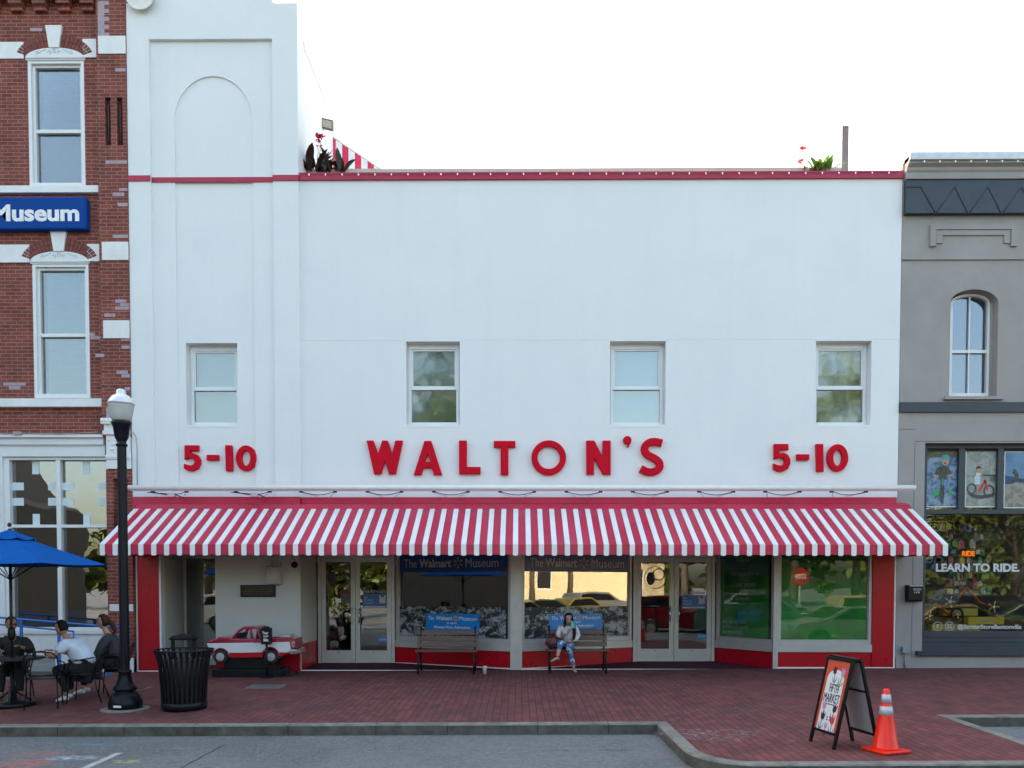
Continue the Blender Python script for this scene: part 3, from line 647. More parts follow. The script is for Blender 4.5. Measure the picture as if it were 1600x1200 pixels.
# ------------------------------------------------------------------ long light bar above the awning
LY=-.50; zl_=fz(762,LY,800); lx0,lx1=fx(201,760,LY),fx(1430,763,LY)
lb=thing('sign_light_bar','long white tubular light bar on brackets just above the striped awning','light bar',(7.6,LY,zl_))
mb=MB(); mb.tube([(lx0,LY,zl_),(lx1,LY,zl_)],.050,12); mb.build('tube',mat('bar_white_enamel',(.80,.80,.79),.35,var=.03,dirt=(.6,.58,.58),dirtamt=.2),lb)
mb=MB(); mb.box(lx0+.05,lx1-.05,LY-.022,LY+.022,zl_-.066,zl_-.049); mb.build('lens_strip',mat('bar_underside',(.50,.35,.38),.4),lb)
us=[265,395,497]+[601+103.6*i for i in range(8)]
for i,u in enumerate(us):
    xc=fx(u,765,LY); q=MB(); zw=zwt+.02; du=.33
    for sgn in (-1,1):
        x=xc+sgn*du; q.tube([(x,LY,zl_-.07),(x-sgn*.02,LY+.02,zl_-.10),(x-sgn*.20,-.03-(.1 if x<XT else 0),zwt+.02)],.008,6,0)
        q.box(x-.035,x+.035,LY-.02,LY+.02,zl_-.095,zl_-.062,1)
    pts=[(xc-du+.03+(2*du-.06)*k/8,LY,zl_-.085-.055*math.sin(PI*k/8)) for k in range(9)]; q.tube(pts,.0075,5,1)
    if i<2:
        q.box(xc-.04,xc+.10,LY-.01,LY+.05,zl_-.17,zl_-.10,2); q.tube([(xc+.1,LY,zl_-.13),(xc+.28,LY,zl_-.20)],.010,5,1); q.tube([(xc-.04,LY,zl_-.12),(xc-du-.1,LY,zl_-.09)],.008,5,1)
    q.build('bracket',[M_trim,M_black,M_alu],lb)
# ------------------------------------------------------------------ raised lettering
def put_letter(name,polys,parent,depth=.075,y=-.035,bev=.022):
    me=outline_mesh(polys,depth,bev); me.name=name
    mb=MB(); mb.v=[Vector((v.co.x,y-v.co.z,v.co.y)) for v in me.vertices]
    for p in me.polygons: mb.f.append(list(p.vertices)); mb.m.append(0); mb.sm.append(False)
    bpy.data.meshes.remove(me)
    o=mb.build(name,M_letter,parent); return o
def cp(u,v,Y=-.08): return FP(u,v,Y)
def PL(pts): return [[cp(u,v) for u,v in pts]]
def inset(polys,b):   # outlines are drawn to their full size; pull them in by the edge radius
    r=[]
    for P in polys:
        n=len(P); A=sum(P[i][0]*P[(i+1)%n][1]-P[(i+1)%n][0]*P[i][1] for i in range(n)); sg=1 if A>0 else -1
        Q=[]
        for i in range(n):
            a=Vector(P[i-1]);c=Vector(P[i]);e=Vector(P[(i+1)%n])
            t1=(c-a).normalized();t2=(e-c).normalized();n1=Vector((-t1.y,t1.x))*sg;n2=Vector((-t2.y,t2.x))*sg
            m_=(n1+n2); 
            if m_.length<1e-6: m_=n1
            m_.normalize(); k=b/max(.45,m_.dot(n1)); Q.append((c.x+m_.x*k,c.y+m_.y*k))
        r.append(Q)
    return r
def z6(x,y): return (560+x/3.2,660+y/3.2)
def Z6(L): return PL([z6(*p) for p in L])
sg=thing('shop_name_lettering','large raised red letters reading WALTON\'S in the middle of the white front','sign',(FP(806,740)[0],-.0,fz(742)))
WAL=dict(
 W=Z6([(40,90),(74,90),(98,158),(118,90),(146,90),(168,158),(184,90),(222,90),(186,258),(152,258),(133,190),(112,258),(78,258)]),
 L=Z6([(503,90),(542,90),(542,222),(610,222),(610,258),(503,258)]),
 T=Z6([(677,92),(785,92),(785,124),(750,124),(750,262),(711,262),(711,124),(677,124)]),
 N=Z6([(1140,90),(1180,90),(1222,175),(1222,90),(1262,90),(1262,260),(1222,260),(1178,172),(1178,260),(1140,260)]))
b_=.014
def apoly():
    o=Z6([(330,92),(364,92),(418,262),(377,262),(366,228),(325,228),(315,262),(276,262)])[0]; i=Z6([(346,156),(332,196),(360,196)])[0]; return [o,i]
for nm,P in (('W',WAL['W']),('A',apoly()),('L',WAL['L']),('T',WAL['T'])):
    put_letter('letter',([inset([P[0]],b_)[0],inset([P[1]],-b_)[0]] if len(P)>1 else inset(P,b_)),sg,bev=b_)
def circ(cx,cy,rx,ry,n=40,f=z6): return [cp(*f(cx+rx*math.cos(2*PI*i/n),cy-ry*math.sin(2*PI*i/n))) for i in range(n)]
put_letter('letter',[circ(952,176,88-4.5,88-4.5),circ(952,176,55+4.5,55+4.5)],sg,bev=b_)
put_letter('letter',inset(WAL['N'],b_),sg,bev=b_)
ap=arc(1345,88,21,21,0,360,18)[:-1]; ap=[(x,88-(y-88)) for x,y in ap]
apo=[(1366,88)]+[(1345+21*math.cos(math.radians(a)),88-21*math.sin(math.radians(a))) for a in range(20,290,20)]+[(1351,108),(1342,120),(1350,123),(1362,105)]
put_letter('letter',inset([[cp(*z6(*p)) for p in apo]],b_*.8),sg,bev=b_*.8)
def S_pts():
    return arc(1472,128,40,34,48,180,9)+[(1434,136)]+[(1446,160),(1472,172),(1496,186)]+[(1508,210)]+[(1504,232),(1486,247),(1462,250),(1428,240)]
def smooth(pts,it=2):
    for _ in range(it):
        q=[pts[0]]
        for a,b in zip(pts,pts[1:]): q+= [(a[0]*.75+b[0]*.25,a[1]*.75+b[1]*.25),(a[0]*.25+b[0]*.75,a[1]*.25+b[1]*.75)]
        pts=q+[pts[-1]]
    return pts
S=[(1516,102),(1490,95),(1462,96),(1438,110),(1429,134),(1442,160),(1475,175),(1505,194),(1511,222),(1494,242),(1464,249),(1438,244),(1416,232)]
put_letter('letter',[[cp(*z6(*p)) for p in stroke(smooth(S),30)]],sg,bev=b_)
# 5-10 signs
def five_ten(f,label,dx=0):
    t=thing('price_lettering',label,'sign',(cp(*f(735,300))[0],0,cp(*f(735,300))[1]),group='raised red 5-10 signs')
    five=stroke(smooth([(596,157),(530,157),(528,215),(548,206),(575,208),(592,230),(594,258),(578,280),(552,287),(526,280),(506,268)],2),37)
    five=[(512,142),(598,142),(598,177),(548,177),(546,196),(566,192),(594,203),(610,232),(610,258),(596,288),(564,303),(536,303),(508,288),(508,256),(530,264),(552,268),(568,262),(575,246),(568,228),(550,222),(530,226),(512,232)]
    put_letter('digit',inset([[cp(*f(*p)) for p in five]],b_),t,bev=b_)
    put_letter('dash',inset([[cp(*f(*p)) for p in [(650,202),(724,202),(724,236),(650,236)]]],b_),t,bev=b_)
    put_letter('digit',inset([[cp(*f(*p)) for p in [(766,142),(808,142),(812,303),(770,303)]]],b_),t,bev=b_)
    put_letter('digit',[circ(896,223,64-5,81-5,f=f),circ(896,223,26+5,46+5,f=f)],t,bev=b_)
five_ten(lambda x,y:(160+x/4,660+y/4),'raised red 5-10 below the window at the left end of the white front')
five_ten(lambda x,y:(1209+(x-508)*.2585,693.5+(y-142)*.268),'raised red 5-10 below the window at the right end of the white front')
# ------------------------------------------------------------------ brick building
bb=thing('brick_building','red brick building with white stone bands and tall sash windows','building',(-2,0,0))
BX0=-9.0; bxp=fx(160,400,-.0); bxr=fx(204,400,-.12)
wU=(fx(43,200),fx(134,200),fz(292,0,90),fz(92,0,90)); wL=(fx(50,500),fx(141,500),fz(622,0,95),fz(410,0,95))
sx0=fx(-2,850); sx1=fx(172,850); sz0=fz(985,0,90); sz1=fz(700,0,90)
ztopb=15.5
mb=MB(); holed(mb,W0,BX0,bxp,-.3,ztopb,[(wU[0]+.02,wU[1]-.02,wU[2],wU[3]),(wL[0]+.02,wL[1]-.02,wL[2],wL[3]),(sx0,bxp,sz0,sz1),(wU[0]-4.2,wU[1]-4.2,wU[2],wU[3]),(wL[0]-4.2,wL[1]-4.2,wL[2],wL[3]),(-8.6,sx0-.45,sz0,sz1)],-.4,0)
mb.box(bxp,-.02,0,.4,sz1,ztopb); mb.box(sx1-.02,-.02,0,.4,-.3,sz1)
mb.box(BX0,BX0+.3,.4,14,-.3,ztopb); mb.box(-.32,-.02,.4,14,-.3,ztopb); mb.box(BX0+.3,-.32,13.7,14,-.3,ztopb); mb.box(BX0+.3,-.32,.4,13.7,ztopb-.6,ztopb-.4)
mb.build('wall',M_brick,bb)
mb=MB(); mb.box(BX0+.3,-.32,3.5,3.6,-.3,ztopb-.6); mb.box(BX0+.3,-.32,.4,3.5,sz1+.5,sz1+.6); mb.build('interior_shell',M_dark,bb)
mb=MB(); zg=fz(734,-.1,190)
slots=[(fx(164,190,-.12),fx(173,190,-.12),fz(227,-.12,170),fz(152,-.12,170)),(fx(182.5,190,-.12),fx(191.5,190,-.12),fz(227,-.12,190),fz(152,-.12,190))]
holed(mb,W0,bxp,-.008,fz(683,-.12,180),ztopb,slots,0.001,.12)
holed(mb,W0,sx1,-.008,-.2,zg,[(sx1+.12,-.14,fz(940,-.1,190)-0,zg-.30)] if False else [(fx(178,820,-.12),fx(201,820,-.12),fz(850,-.1,190),fz(748,-.1,190))],.001,.12)
mb.build('pilaster',M_brick,bb)
mb=MB()
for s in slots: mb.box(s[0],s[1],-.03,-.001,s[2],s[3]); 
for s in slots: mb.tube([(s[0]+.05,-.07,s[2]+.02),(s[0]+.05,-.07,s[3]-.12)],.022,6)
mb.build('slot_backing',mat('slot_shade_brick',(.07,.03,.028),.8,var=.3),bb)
# stone bands
bands=[(0,38,67,93,0),(130,160,62,91,0),(154,205,57,85,1),(0,47,383,411,0),(137,160,382,409,0),(160,207,378.5,407,1),(162,208,501,529,1),(0,160,293,304,2),(0,166,624,637,2),(172,214,944,955,1),(172,214,707,733,1)]
for (a,b,c,d,k) in bands:
    Y=-.12 if k==1 else 0; pr={0:.03,1:.025,2:.09}[k]; x0=fx(a,(c+d)/2,Y) if a>0 else BX0; x1=fx(b,(c+d)/2,Y)
    if b>=205: x1=-.004
    if a in(38,50): pass
    m=MB(); m.box(x0,x1,Y-pr,Y+.0,fz(d,Y,(a+b)/2),fz(c,Y,(a+b)/2)); m.build('stone_band' if k<2 else 'window_sill_course',M_limestone,bb,bevel=.005)
# arches over the two windows with keystone and ornamented tympanum
def sash_window(w,vb,vt,vm,archv,flip,bl,lab):
    x0,x1,z0,z1=w; fr=Fr((0,.06,0)); f=MB(); c=(x0+x1)/2; hw=(x1-x0)/2
    f.frame(fr,x0,x1,z0,z1,.085,-.10,.055); f.frame(fr,x0+.085,x1-.085,z0,z1-.085,.05,-.12,-.0,tb=.05)
    zm=fz(vm,0,90); f.fbox(fr,x0+.135,x1-.135,-.10,-.01,zm-.035,zm+.035); f.fbox(fr,x0-.01,x1+.01,.055,.075,z1-.03,z1+.02)
    wd=f.build('window',M_vinyl,bb,bevel=.004)
    g=MB(); g.fbox(fr,x0+.135,x1-.135,-.07,-.064,zm+.035,z1-.135); g.build('pane',M_glassB,wd)
    g=MB(); g.fbox(fr,x0+.135,x1-.135,-.08,-.074,z0+.05,zm-.035); g.build('pane',M_glassB,wd)
    b=MB()
    if bl:
        zz=z0+.05 if bl==2 else zm
        while zz<z1-.1:
            b.fbox(fr,x0+.19,x1-.15,-.17,-.155,zz,zz+.047); zz+=.055
        b.fbox(fr,x0+.19,x1-.15,-.185,-.175,z0 if bl==2 else zm,z1)
    b.fbox(fr,x0+.1,x1-.1,-.32,-.30,z0,z1); b.build('blind',mat('blind_lower',(.26,.47,.58),.6,var=.05) if bl==2 else mat('blind_upper',(.045,.12,.22),.6),wd)
    # tympanum and arch
    zs_=z1+.02; ht=fz(archv,0,90)-zs_
    ty=arc(c,zs_-.02,hw,ht,0,180,20); m=MB(); m.prism(W0,ty,0,.035)
    m.build('arch_panel',M_trim,bb)
    o=MB()
    for sgn in (-1,1):
        P=[(c+sgn*(.16+.10*k/8+.14*math.sin(k/8*PI*.9)),zs_+ht*.45+.05*math.cos(k/8*2*PI)*(1-k/12)) for k in range(9)]
        o.tube([(p[0],-.037,p[1]) for p in P],.006,4)
        P=[(c+sgn*(.10+.035*math.cos(k*.9)),zs_+ht*.42+.03*math.sin(k*.9)) for k in range(6)]; o.tube([(p[0],-.037,p[1]) for p in P],.006,4)
    o.tube([(c+.03*math.cos(a),-.037,zs_+ht*.55+.03*math.sin(a)) for a in [k*PI/5 for k in range(11)]],.006,4)
    o.build('arch_ornament',mat('ornament_grey',(.42,.43,.42),.7),bb)
    kw=.115; zk0=zs_+ht-.02
    A=MB(); n=9; ro=hw+.16; hh=ht+.25
    for sgn in (-1,1):
        for i in range(9):
            a0=14+i*(66/9.); a1=a0+66/9.-.9
            def pt(a,rx,rz): aa=math.radians(a); return (c+sgn*rx*math.cos(aa)*1.0, zs_-.02+rz*math.sin(aa))
            a0r,a1r=a0,a1
            for (ra,rb) in ((.02,.5),(.53,1)):
                q=[pt(a0,hw+.19*ra,ht+.26*ra+.0),pt(a1,hw+.19*ra,ht+.26*ra),pt(a1,hw+.19*rb,ht+.26*rb),pt(a0,hw+.19*rb,ht+.26*rb)]; A.prism(W0,q,0.008,.032)
    for sgn in (-1,1):
        pts=[(c+sgn*(hw+.01)*math.cos(math.radians(a)),zs_-.02+(ht+.01)*math.sin(math.radians(a))) for a in range(13,78,4)]+[(c+sgn*(hw+.185)*math.cos(math.radians(a)),zs_-.02+(ht+.255)*math.sin(math.radians(a))) for a in range(77,12,-4)]
        A.prism(W0,pts,0,.012,1)
    A.build('brick_arch',[M_archbrick,M_mortar],bb)
    zk=fz(archv,0,90); k=MB(); k.prism(W0,[(c-.10,zk-.03),(c+.10,zk-.03),(c+.165,zk+.40),(c-.165,zk+.40)],0,.06); k.build('keystone',M_limestone,bb,bevel=.006)
    return wd
sash_window(wU,292,92,202,74.5,0,1,'')
sash_window(wL,622,410,522,392,0,2,'')
# patched bricks
mb=MB(); 
for (x,y,w,h,pil) in [(47,44,19,5.5,0),(180,107,16,5.5,1),(165,251,36,5.5,1),(186,294,17,5,1),(176,301,18,6,1),(184,317,20,6,1),(177,367,27,5.5,1),(180,468,17,5.5,1),(188,473.5,18,5.5,1),(180,479,26,5.5,1),(163,490,17,5.5,1),(140,520,8,5.5,0),(141,525.5,16,5.5,0),(149,553,14,5.5,1),(189,528,18,5,1),(190,540,17,5.5,1),(182,579,18,6,1),(190,585,18,5.5,1),(5,598,35,5,0),(14,603,18,6,0),(195,605,12,6,1),(166,636,12,18,1),(30,679,12,5,0)]:
    Y=-.12 if pil else 0; MB().box(fx(x,y,Y),min(fx(x+w,y,Y),-.01),Y-.004,Y,fz(y+h-.6,Y,x),fz(y,Y,x)).build('pale_brick',M_lav,bb)
for i in range(9):
    w=17 if i%2==0 else 10; v=2+i*6.2; mb.box(fx(153,v,-.12),fx(153+w,v,-.12),-.124,-.12,fz(v+5.8,-.12,153),fz(v-.3,-.12,153))
mb.build('pale_brick_strip',M_lav,bb)
# corbelled cornice above the upper window
mb=MB()
for i,u in enumerate(range(-350,160,37)):
    for j,(w,v0,v1,pr) in enumerate(((20,5,13,.16),(18,13,21,.08))):
        mb.box(fx(u,8),fx(u+w,8),-pr,0,fz(v1,0,u),fz(v0,0,u))
mb.box(BX0,bxp,-.2,0,fz(5,0,80),fz(-30,0,80)); mb.build('brick_cornice',M_brick,bb)
# storefront surround
def zz(v,y=0): return fz(v,y,90)
mb=MB(); 
mb.box(BX0,fx(166,690),-.16,0,zz(685.5),zz(681)); mb.box(BX0,fx(165,690),-.10,0,zz(696),zz(685.5)); mb.box(BX0,fx(166,705),-.05,0,zz(714),zz(696)-.004); mb.box(BX0,fx(166,705),-.075,0,zz(697.5),zz(696))
mb.build('shopfront_fascia',M_trim,bb,bevel=.004)
mb=MB(); fr=Fr((0,.05,0)); a0,a1=fx(8,850),fx(172,850); zt=zz(714); z0=zz(985)
mb.fbox(fr,a0,a0+.11,-.1,.05,z0,zt); mb.fbox(fr,a1-.055,a1,-.1,.05,z0,zt); mb.fbox(fr,a0+.11,a1-.055,-.1,.045,zt-.06,zt); mb.fbox(fr,a0+.11,a1-.055,-.1,.045,z0,z0+.06)
xm=fx(92,850); mb.fbox(fr,xm-.045,xm+.045,-.1,.04,z0+.06,zt-.06); zr=zz(822); mb.fbox(fr,a0+.11,xm-.045,-.1,.035,zr-.03,zr+.03); mb.fbox(fr,xm+.045,a1-.055,-.1,.035,zr-.03,zr+.03)
sf=mb.build('shop_window',M_vinyl,bb,bevel=.004)
for (p,q) in ((a0+.11,xm-.045),(xm+.045,a1-.055)):
    for (r_,s_) in ((z0+.06,zr-.03),(zr+.03,zt-.06)):
        g=MB(); g.fbox(fr,p,q,-.06,-.054,r_,s_); g.build('pane',M_glassB if False else glass('museum_glass',(.7,.75,.75),.15,wav=.25) if 'museum_glass' not in MATS else MATS['museum_glass'],sf)
        MATS.setdefault('museum_glass',bpy.data.materials['museum_glass'])
# frosted squares on the glass
mb=MB()
for (u0,u1,v0,v1) in [(50,61,721,741),(19,37,754,766),(19,37,778,790),(75,88,754,766),(75,88,778,790),(51,62,803,820),(129,140,721,741),(97,115,754,766),(97,115,778,790),(154,167,754,766),(154,167,778,790),(130,141,803,820)]:
    MB().fbox(fr,fx(u0,v0,.1),fx(u1,v0,.1),-.053,-.050,zz(v1,.1),zz(v0,.1)).build('frosted_square',mat('frosted_film',(.62,.72,.74),.6,var=.03),sf)
mb=MB(); mb.fbox(fr,fx(13,970,.12),xm-.045,-.068,-.062,z0+.06,zz(954,.1)); mb.fbox(fr,xm+.045,a1-.055,-.068,-.062,z0+.06,zz(954,.1)); mb.build('blue_film',M_navysign,sf)
mb=MB(); mb.box(BX0,sx1,-.01,.05,-.3,z0-.0); mb.box(BX0,sx1,-.05,.0,z0-.07,z0-.001); mb.box(a0+.15,xm-.08,-.022,-.01,z0-.60,z0-.16); mb.box(xm+.08,a1-.12,-.022,-.01,z0-.60,z0-.16); mb.box(BX0,sx1,-.03,0,-.3,.08)
mb.build('base_panelling',M_trim,bb,bevel=.004)
mb=MB(); mb.box(BX0,a0-.001,-.05,.05,z0,zt); mb.box(fx(0,820)-.25,fx(0,820)+.02,-.12,-.05,zz(805),zz(722)); mb.build('side_panel',M_trim,bb,bevel=.006)
mb=MB(); mb.box(sx1,-.008,-.15,-.0,-.2,zz(1027)); mb.build('pilaster_base',M_limestone,bb,bevel=.01)
# carved white capital of the pilaster
mb=MB(); c0_,c1_=fx(166,690,-.14),-.02
mb.box(c0_,c1_,-.15,0,zz(733,-.1),zz(681,-.1)); mb.box(c0_-.05,c1_,-.19,0,zz(680,-.1),zz(674,-.1)); mb.box(c0_-.03,c1_,-.17,0,zz(674,-.1),zz(664,-.1)); mb.box(c0_-.07,c1_,-.22,0,zz(664,-.1),zz(655,-.1)); mb.box(c0_-.02,c1_,-.17,-.15,zz(716,-.1),zz(712,-.1)); mb.box(c0_-.02,c1_,-.17,-.15,zz(718.5,-.1),zz(717.5,-.1))
random.seed(3)
for k in range(26):
    x=random.uniform(c0_+.06,c1_-.06); z=random.uniform(zz(708,-.1),zz(684,-.1)); mb.ball((x,-.152,z),.035,.018,.03,0,8,5)
for k in range(7): mb.ball((c0_-.04+k*(c1_-c0_)/6.,-.22,zz(659,-.1)),.035,.02,.035,0,8,5)
mb.build('capital',M_limestone,bb,bevel=.004)
mb=MB(); xc=fx(212,700,-.13); mb.tube([(xc-.03,-.17,zz(676,-.1)),(xc+.03,-.17,zz(684,-.1)),(xc+.04,-.16,zz(700,-.1)),(xc+.03,-.15,zz(760,-.1))],.010,6); 
mb.tube([(BX0+2,-.165,zz(680))]+[(BX0+2+i*.8,-.17,zz(680)+.012*(-1)**i) for i in range(1,8)]+[(fx(160,680),-.17,zz(677.5))],.009,5); mb.box(fx(30,680),fx(42,680),-.2,-.16,zz(682),zz(677)); mb.build('conduit',mat('conduit_grey',(.30,.31,.32),.6),bb)
# museum sign
smx0,smx1=fx(-150,333,-.15),fx(135,333,-.15); mz0,mz1=zz(358.5,-.15),zz(307.5,-.15)
ms=thing('museum_sign','blue box sign with white lettering reading Museum on the brick wall','sign',(smx0,-.1,mz0))
mb=MB(); mb.box(smx0,smx1,-.16,-.0,mz0,mz1); mb.build('sign_box',M_bluesign,ms,bevel=.035,seg=3)
letters('lettering','Museum',W0,fx(-12,345,-.16),fx(124,345,-.16),zz(346,-.16),zz(319.5,-.16),.161,mat('sign_letter_white',(.78,.79,.80),.4),ms,depth=.006,bold=.035)
# ------------------------------------------------------------------ grey building
gb=thing('grey_building','grey stucco building with dark metal band and arched window','building',(18,0,0))
gx0=XS1+.01; gx1=24.
def g_(v,y=0,u=1500): return fz(v,y,u)
GWx0,GWx1=fx(1483.5,540,0),fx(1559,540,0); gwz0,gwzs,gwzt=g_(622),g_(474),g_(452)
sfx0=fx(1443,850); sfz1=g_(692); sfz0=g_(996)
mb=MB(); holed(mb,W0,gx0,gx1,-.3,g_(255),[(GWx0,GWx1,gwz0,gwzt),(sfx0,gx1-.5,g_(1018),sfz1)],-.45,0)
cgw=(GWx0+GWx1)/2; hgw=(GWx1-GWx0)/2
for sgn in (-1,1):
    P=[(cgw+sgn*hgw*math.cos(math.radians(a)),gwzs+(gwzt-gwzs)*math.sin(math.radians(a))) for a in range(0,91,10)]
    mb.prism(W0,[(cgw+sgn*hgw,gwzt)]+P,-.45,0)
mb.box(gx0,gx0+.3,.45,14,-.3,g_(255)); mb.box(gx1-.3,gx1,.45,14,-.3,g_(255)); mb.box(gx0+.3,gx1-.3,13.7,14,-.3,g_(255)); mb.box(gx0+.3,gx1-.3,.45,13.7,g_(255)-.5,g_(255)-.35)
mb.build('wall',M_grey,gb)
mb=MB(); mb.box(gx0+.02,gx1,-.24,.35,g_(250,-.2),g_(239,-.2)); mb.build('coping',mat('coping_white',(.62,.66,.70),.5,dirt=(.5,.5,.5),dirtamt=.2),gb,bevel=.004)
mb=MB(); fc=Fr((gx0+.02,0,0),(0,-1,0),(-1,0,0)); c_a,c_b=g_(251),g_(283)
mb.prism(fc,[(0,c_a),(.20,c_a),(.20,c_a-.14),(.13,c_a-.19),(.13,c_a-.24),(.10,c_a-.28),(.10,c_b),(0,c_b)],-(gx1-gx0-.02),0); mb.build('cornice',M_grey,gb,bevel=.004)
mb=MB(); mb.prism(fc,[(0,g_(284)),(.07,g_(284)),(.12,g_(337)),(0,g_(337))],-(gx1-gx0-.02),0)
def band_pt(u,v): 
    k=(v-284)/53; y=-(.07+.05*k)-.006; x,z=FP(u,v,y); return Vector((x,y,z))
for i in range(-1,9):
    u0=1463+i*52
    if i==-1: mb.tube([band_pt(1412,292),band_pt(1439,292),band_pt(1463,335)],.012,6)
    else: mb.tube([band_pt(u0-2,335),band_pt(u0+29,292),band_pt(u0+50,335)],.012,6)
mb.build('metal_band',M_navy,gb)
mb=MB()
mb.box(gx0+.0,gx1,-.035,0,g_(406.5),g_(404.5))
x0,x1=fx(1452,370),fx(1588,370); 
for (i,wd) in ((0,.0),(1,.13)):
    a,b=x0+wd,x1-wd; t=g_(352)-wd*.8; zb=g_(386) if i==0 else g_(381); pr=.05-.02*i
    mb.box(a,b,-pr,0,t-.10,t); mb.box(a,a+.12,-pr+.001,0,zb,t-.1); mb.box(b-.12,b,-pr+.001,0,zb,t-.1)
mb.box(fx(1463,688),gx1,-.0,.0,g_(692),g_(692)) if False else None
mb.build('moulded_panel',M_grey,gb,bevel=.004)
mb=MB(); mb.box(gx0+.0,gx1,-.05,0,g_(644.5),g_(629)); mb.build('painted_band',M_navy,gb,bevel=.004)
mb=MB(); mb.prism(W0,[(GWx0-.12,gwz0-.04),(GWx1+.1,gwz0-.04),(GWx1+.08,gwz0+.02),(GWx0-.1,gwz0+.02)],0,.08)
mb.build('window_sill',M_grey,gb,bevel=.004)
# arched sash window, set deep
fw=Fr((0,.24,0)); a,b=fx(1484,540,.2),fx(1546,540,.2); c=(a+b)/2; hw=(b-a)/2; zs2,zt2=g_(474,.2),g_(459,.2); zb_=g_(619,.2); f=MB(); t=.05
f.fbox(fw,a,a+t,-.06,.04,zb_,zs2); f.fbox(fw,b-t,b,-.06,.04,zb_,zs2); f.fbox(fw,a+t,b-t,-.06,.038,zb_,zb_+.06)
out=arc(c,zs2,hw,zt2-zs2,0,180,16); inn=arc(c,zs2,hw-t,zt2-zs2-t,180,0,16)
for i in range(16): f.prism(fw,[out[i],out[i+1],inn[15-i],inn[16-i]],-.06,.04)
zm=g_(549,.2); f.fbox(fw,a+t,b-t,-.05,.03,zm-.03,zm+.03); f.fbox(fw,c-.012,c+.012,-.05,.02,zb_+.06,zm-.03); f.fbox(fw,c-.012,c+.012,-.05,.02,zm+.03,zt2-.03)
wd=f.build('window',M_vinyl,gb)
g=MB(); g.prism(fw,[(a+.02,zb_),(b-.02,zb_),(b-.02,zs2)]+arc(c,zs2,hw-.02,zt2-zs2-.02,0,180,12)[1:-1]+[(a+.02,zs2)],-.03,-.024); g.build('pane',glass('grey_building_glass',(.6,.7,.8),.07,wav=.1),wd)
g=MB(); g.fbox(fw,a-.1,b+.4,-.14,-.12,zb_-.1,gwzt+.1); g.build('blind',mat('blue_grey_blind',(.16,.26,.42),.6,var=.03),wd)
# stepped side mouldings of the reveal
g=MB()
for k in range(3): g.box(b+.0+k*.045,b+.045+k*.045 if k<2 else GWx1+.002,.24-.07*k-.07,.30,gwz0,zs2)
g.build('reveal_moulding',M_grey,gb)
# shopfront of the grey building
fs=Fr((0,.16,0)); Ys=.16
def sx(u,v=850): return fx(u,v,Ys)
mb=MB(); x0=sx(1443)+.0; zt=g_(701,Ys); zmid0,zmid1=g_(803,Ys),g_(796,Ys); zb0,zb1=g_(996,Ys),g_(986,Ys); xe=gx1-.5
mb.fbox(fs,sfx0,xe,-.1,.02,zt,sfz1); mb.fbox(fs,sfx0,sx(1446),-.1,.02,g_(1018),zt); mb.fbox(fs,sx(1446),xe,-.1,.02,zmid0,zmid1); mb.fbox(fs,sx(1446),xe,-.1,.02,zb0,zb1)
for u0,u1 in ((1497,1507),(1558,1567),(1620,1629),(1683,1692)): mb.fbox(fs,sx(u0,750),sx(u1,750),-.1,.018,zmid1,zt)
for k,vv in enumerate((996,1003,1010)): mb.fbox(fs,sfx0,xe,-.1,.01-.012*(k%2),g_(vv+7,Ys),g_(vv,Ys)-.001)
sg_=mb.build('shopfront_frame',M_navy,gb,bevel=.004)
mb=MB(); mb.box(sfx0-.13,gx1,-.10,.05,g_(1024),g_(1017)); mb.build('shop_sill',M_navy,gb,bevel=.006)
mb=MB(); mb.box(gx0,gx1,-.03,0,-.3,g_(1027)); mb.build('plinth',M_grey,gb)
gl_=MB(); gl_.fbox(fs,sx(1446),xe,-.06,-.054,zb1,zmid0); gl_.build('pane',glass('bike_shop_glass',(.9,.93,.92),-.008,wav=.14,wscale=.8),sg_)
gl_=MB(); gl_.fbox(fs,sx(1446),xe,-.06,-.054,zmid1,zt); gl_.build('pane',M_glassF,sg_)
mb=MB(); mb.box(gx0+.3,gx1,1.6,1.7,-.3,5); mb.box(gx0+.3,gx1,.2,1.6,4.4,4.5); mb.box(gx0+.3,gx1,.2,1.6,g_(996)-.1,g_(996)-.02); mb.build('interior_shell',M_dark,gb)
# vertical joint beside the opening
mb=MB(); mb.box(sfx0-.21,sfx0-.20,-.004,0,-.1,g_(692)+.0); mb.box(gx0,sfx0-.2,-.004,0,g_(671),g_(670)); mb.box(sfx0-.2,gx1,-.004,0,g_(690),g_(689)); mb.build('stucco_joint',mat('joint_dark',(.16,.16,.16),.8),gb)
light_string(1408,1700,252,-.25,12,'string of small white bulbs under the grey building\'s pale coping',grp='string lights on the rooflines')
# ------------------------------------------------------------------ across the street (seen only as reflections in the panes)
def leafcloud(mb,c,R,n,size,seed,m=0,squash=.8,clumps=26):
    rnd=random.Random(seed); c=Vector(c); cl=[]
    for i in range(clumps):
        while True:
            p=Vector((rnd.uniform(-1,1),rnd.uniform(-1,1),rnd.uniform(-1,1)))
            if .25<p.length<1: break
        cl.append((Vector((p.x*R,p.y*R,p.z*R*squash)),R*rnd.uniform(.20,.40)))
    for i in range(n):
        q,r=rnd.choice(cl); d=Vector((rnd.gauss(0,1),rnd.gauss(0,1),rnd.gauss(0,1))).normalized()*r*rnd.random()**.4
        p=c+q+d; a=Vector((rnd.gauss(0,1),rnd.gauss(0,1),rnd.gauss(0,.6))).normalized(); b=a.orthogonal().normalized(); s=size*rnd.uniform(.6,1.3)
        mb.quad(p-a*s,p-b*s*.5,p+a*s,p+b*s*.5,m)
M_bark=mat('bark',(.10,.075,.055),.9,var=.3,scale=8,bmp=.5)
M_leaf=mat('street_tree_leaf',(.10,.13,.018),.6,var=.45,scale=1.4); 
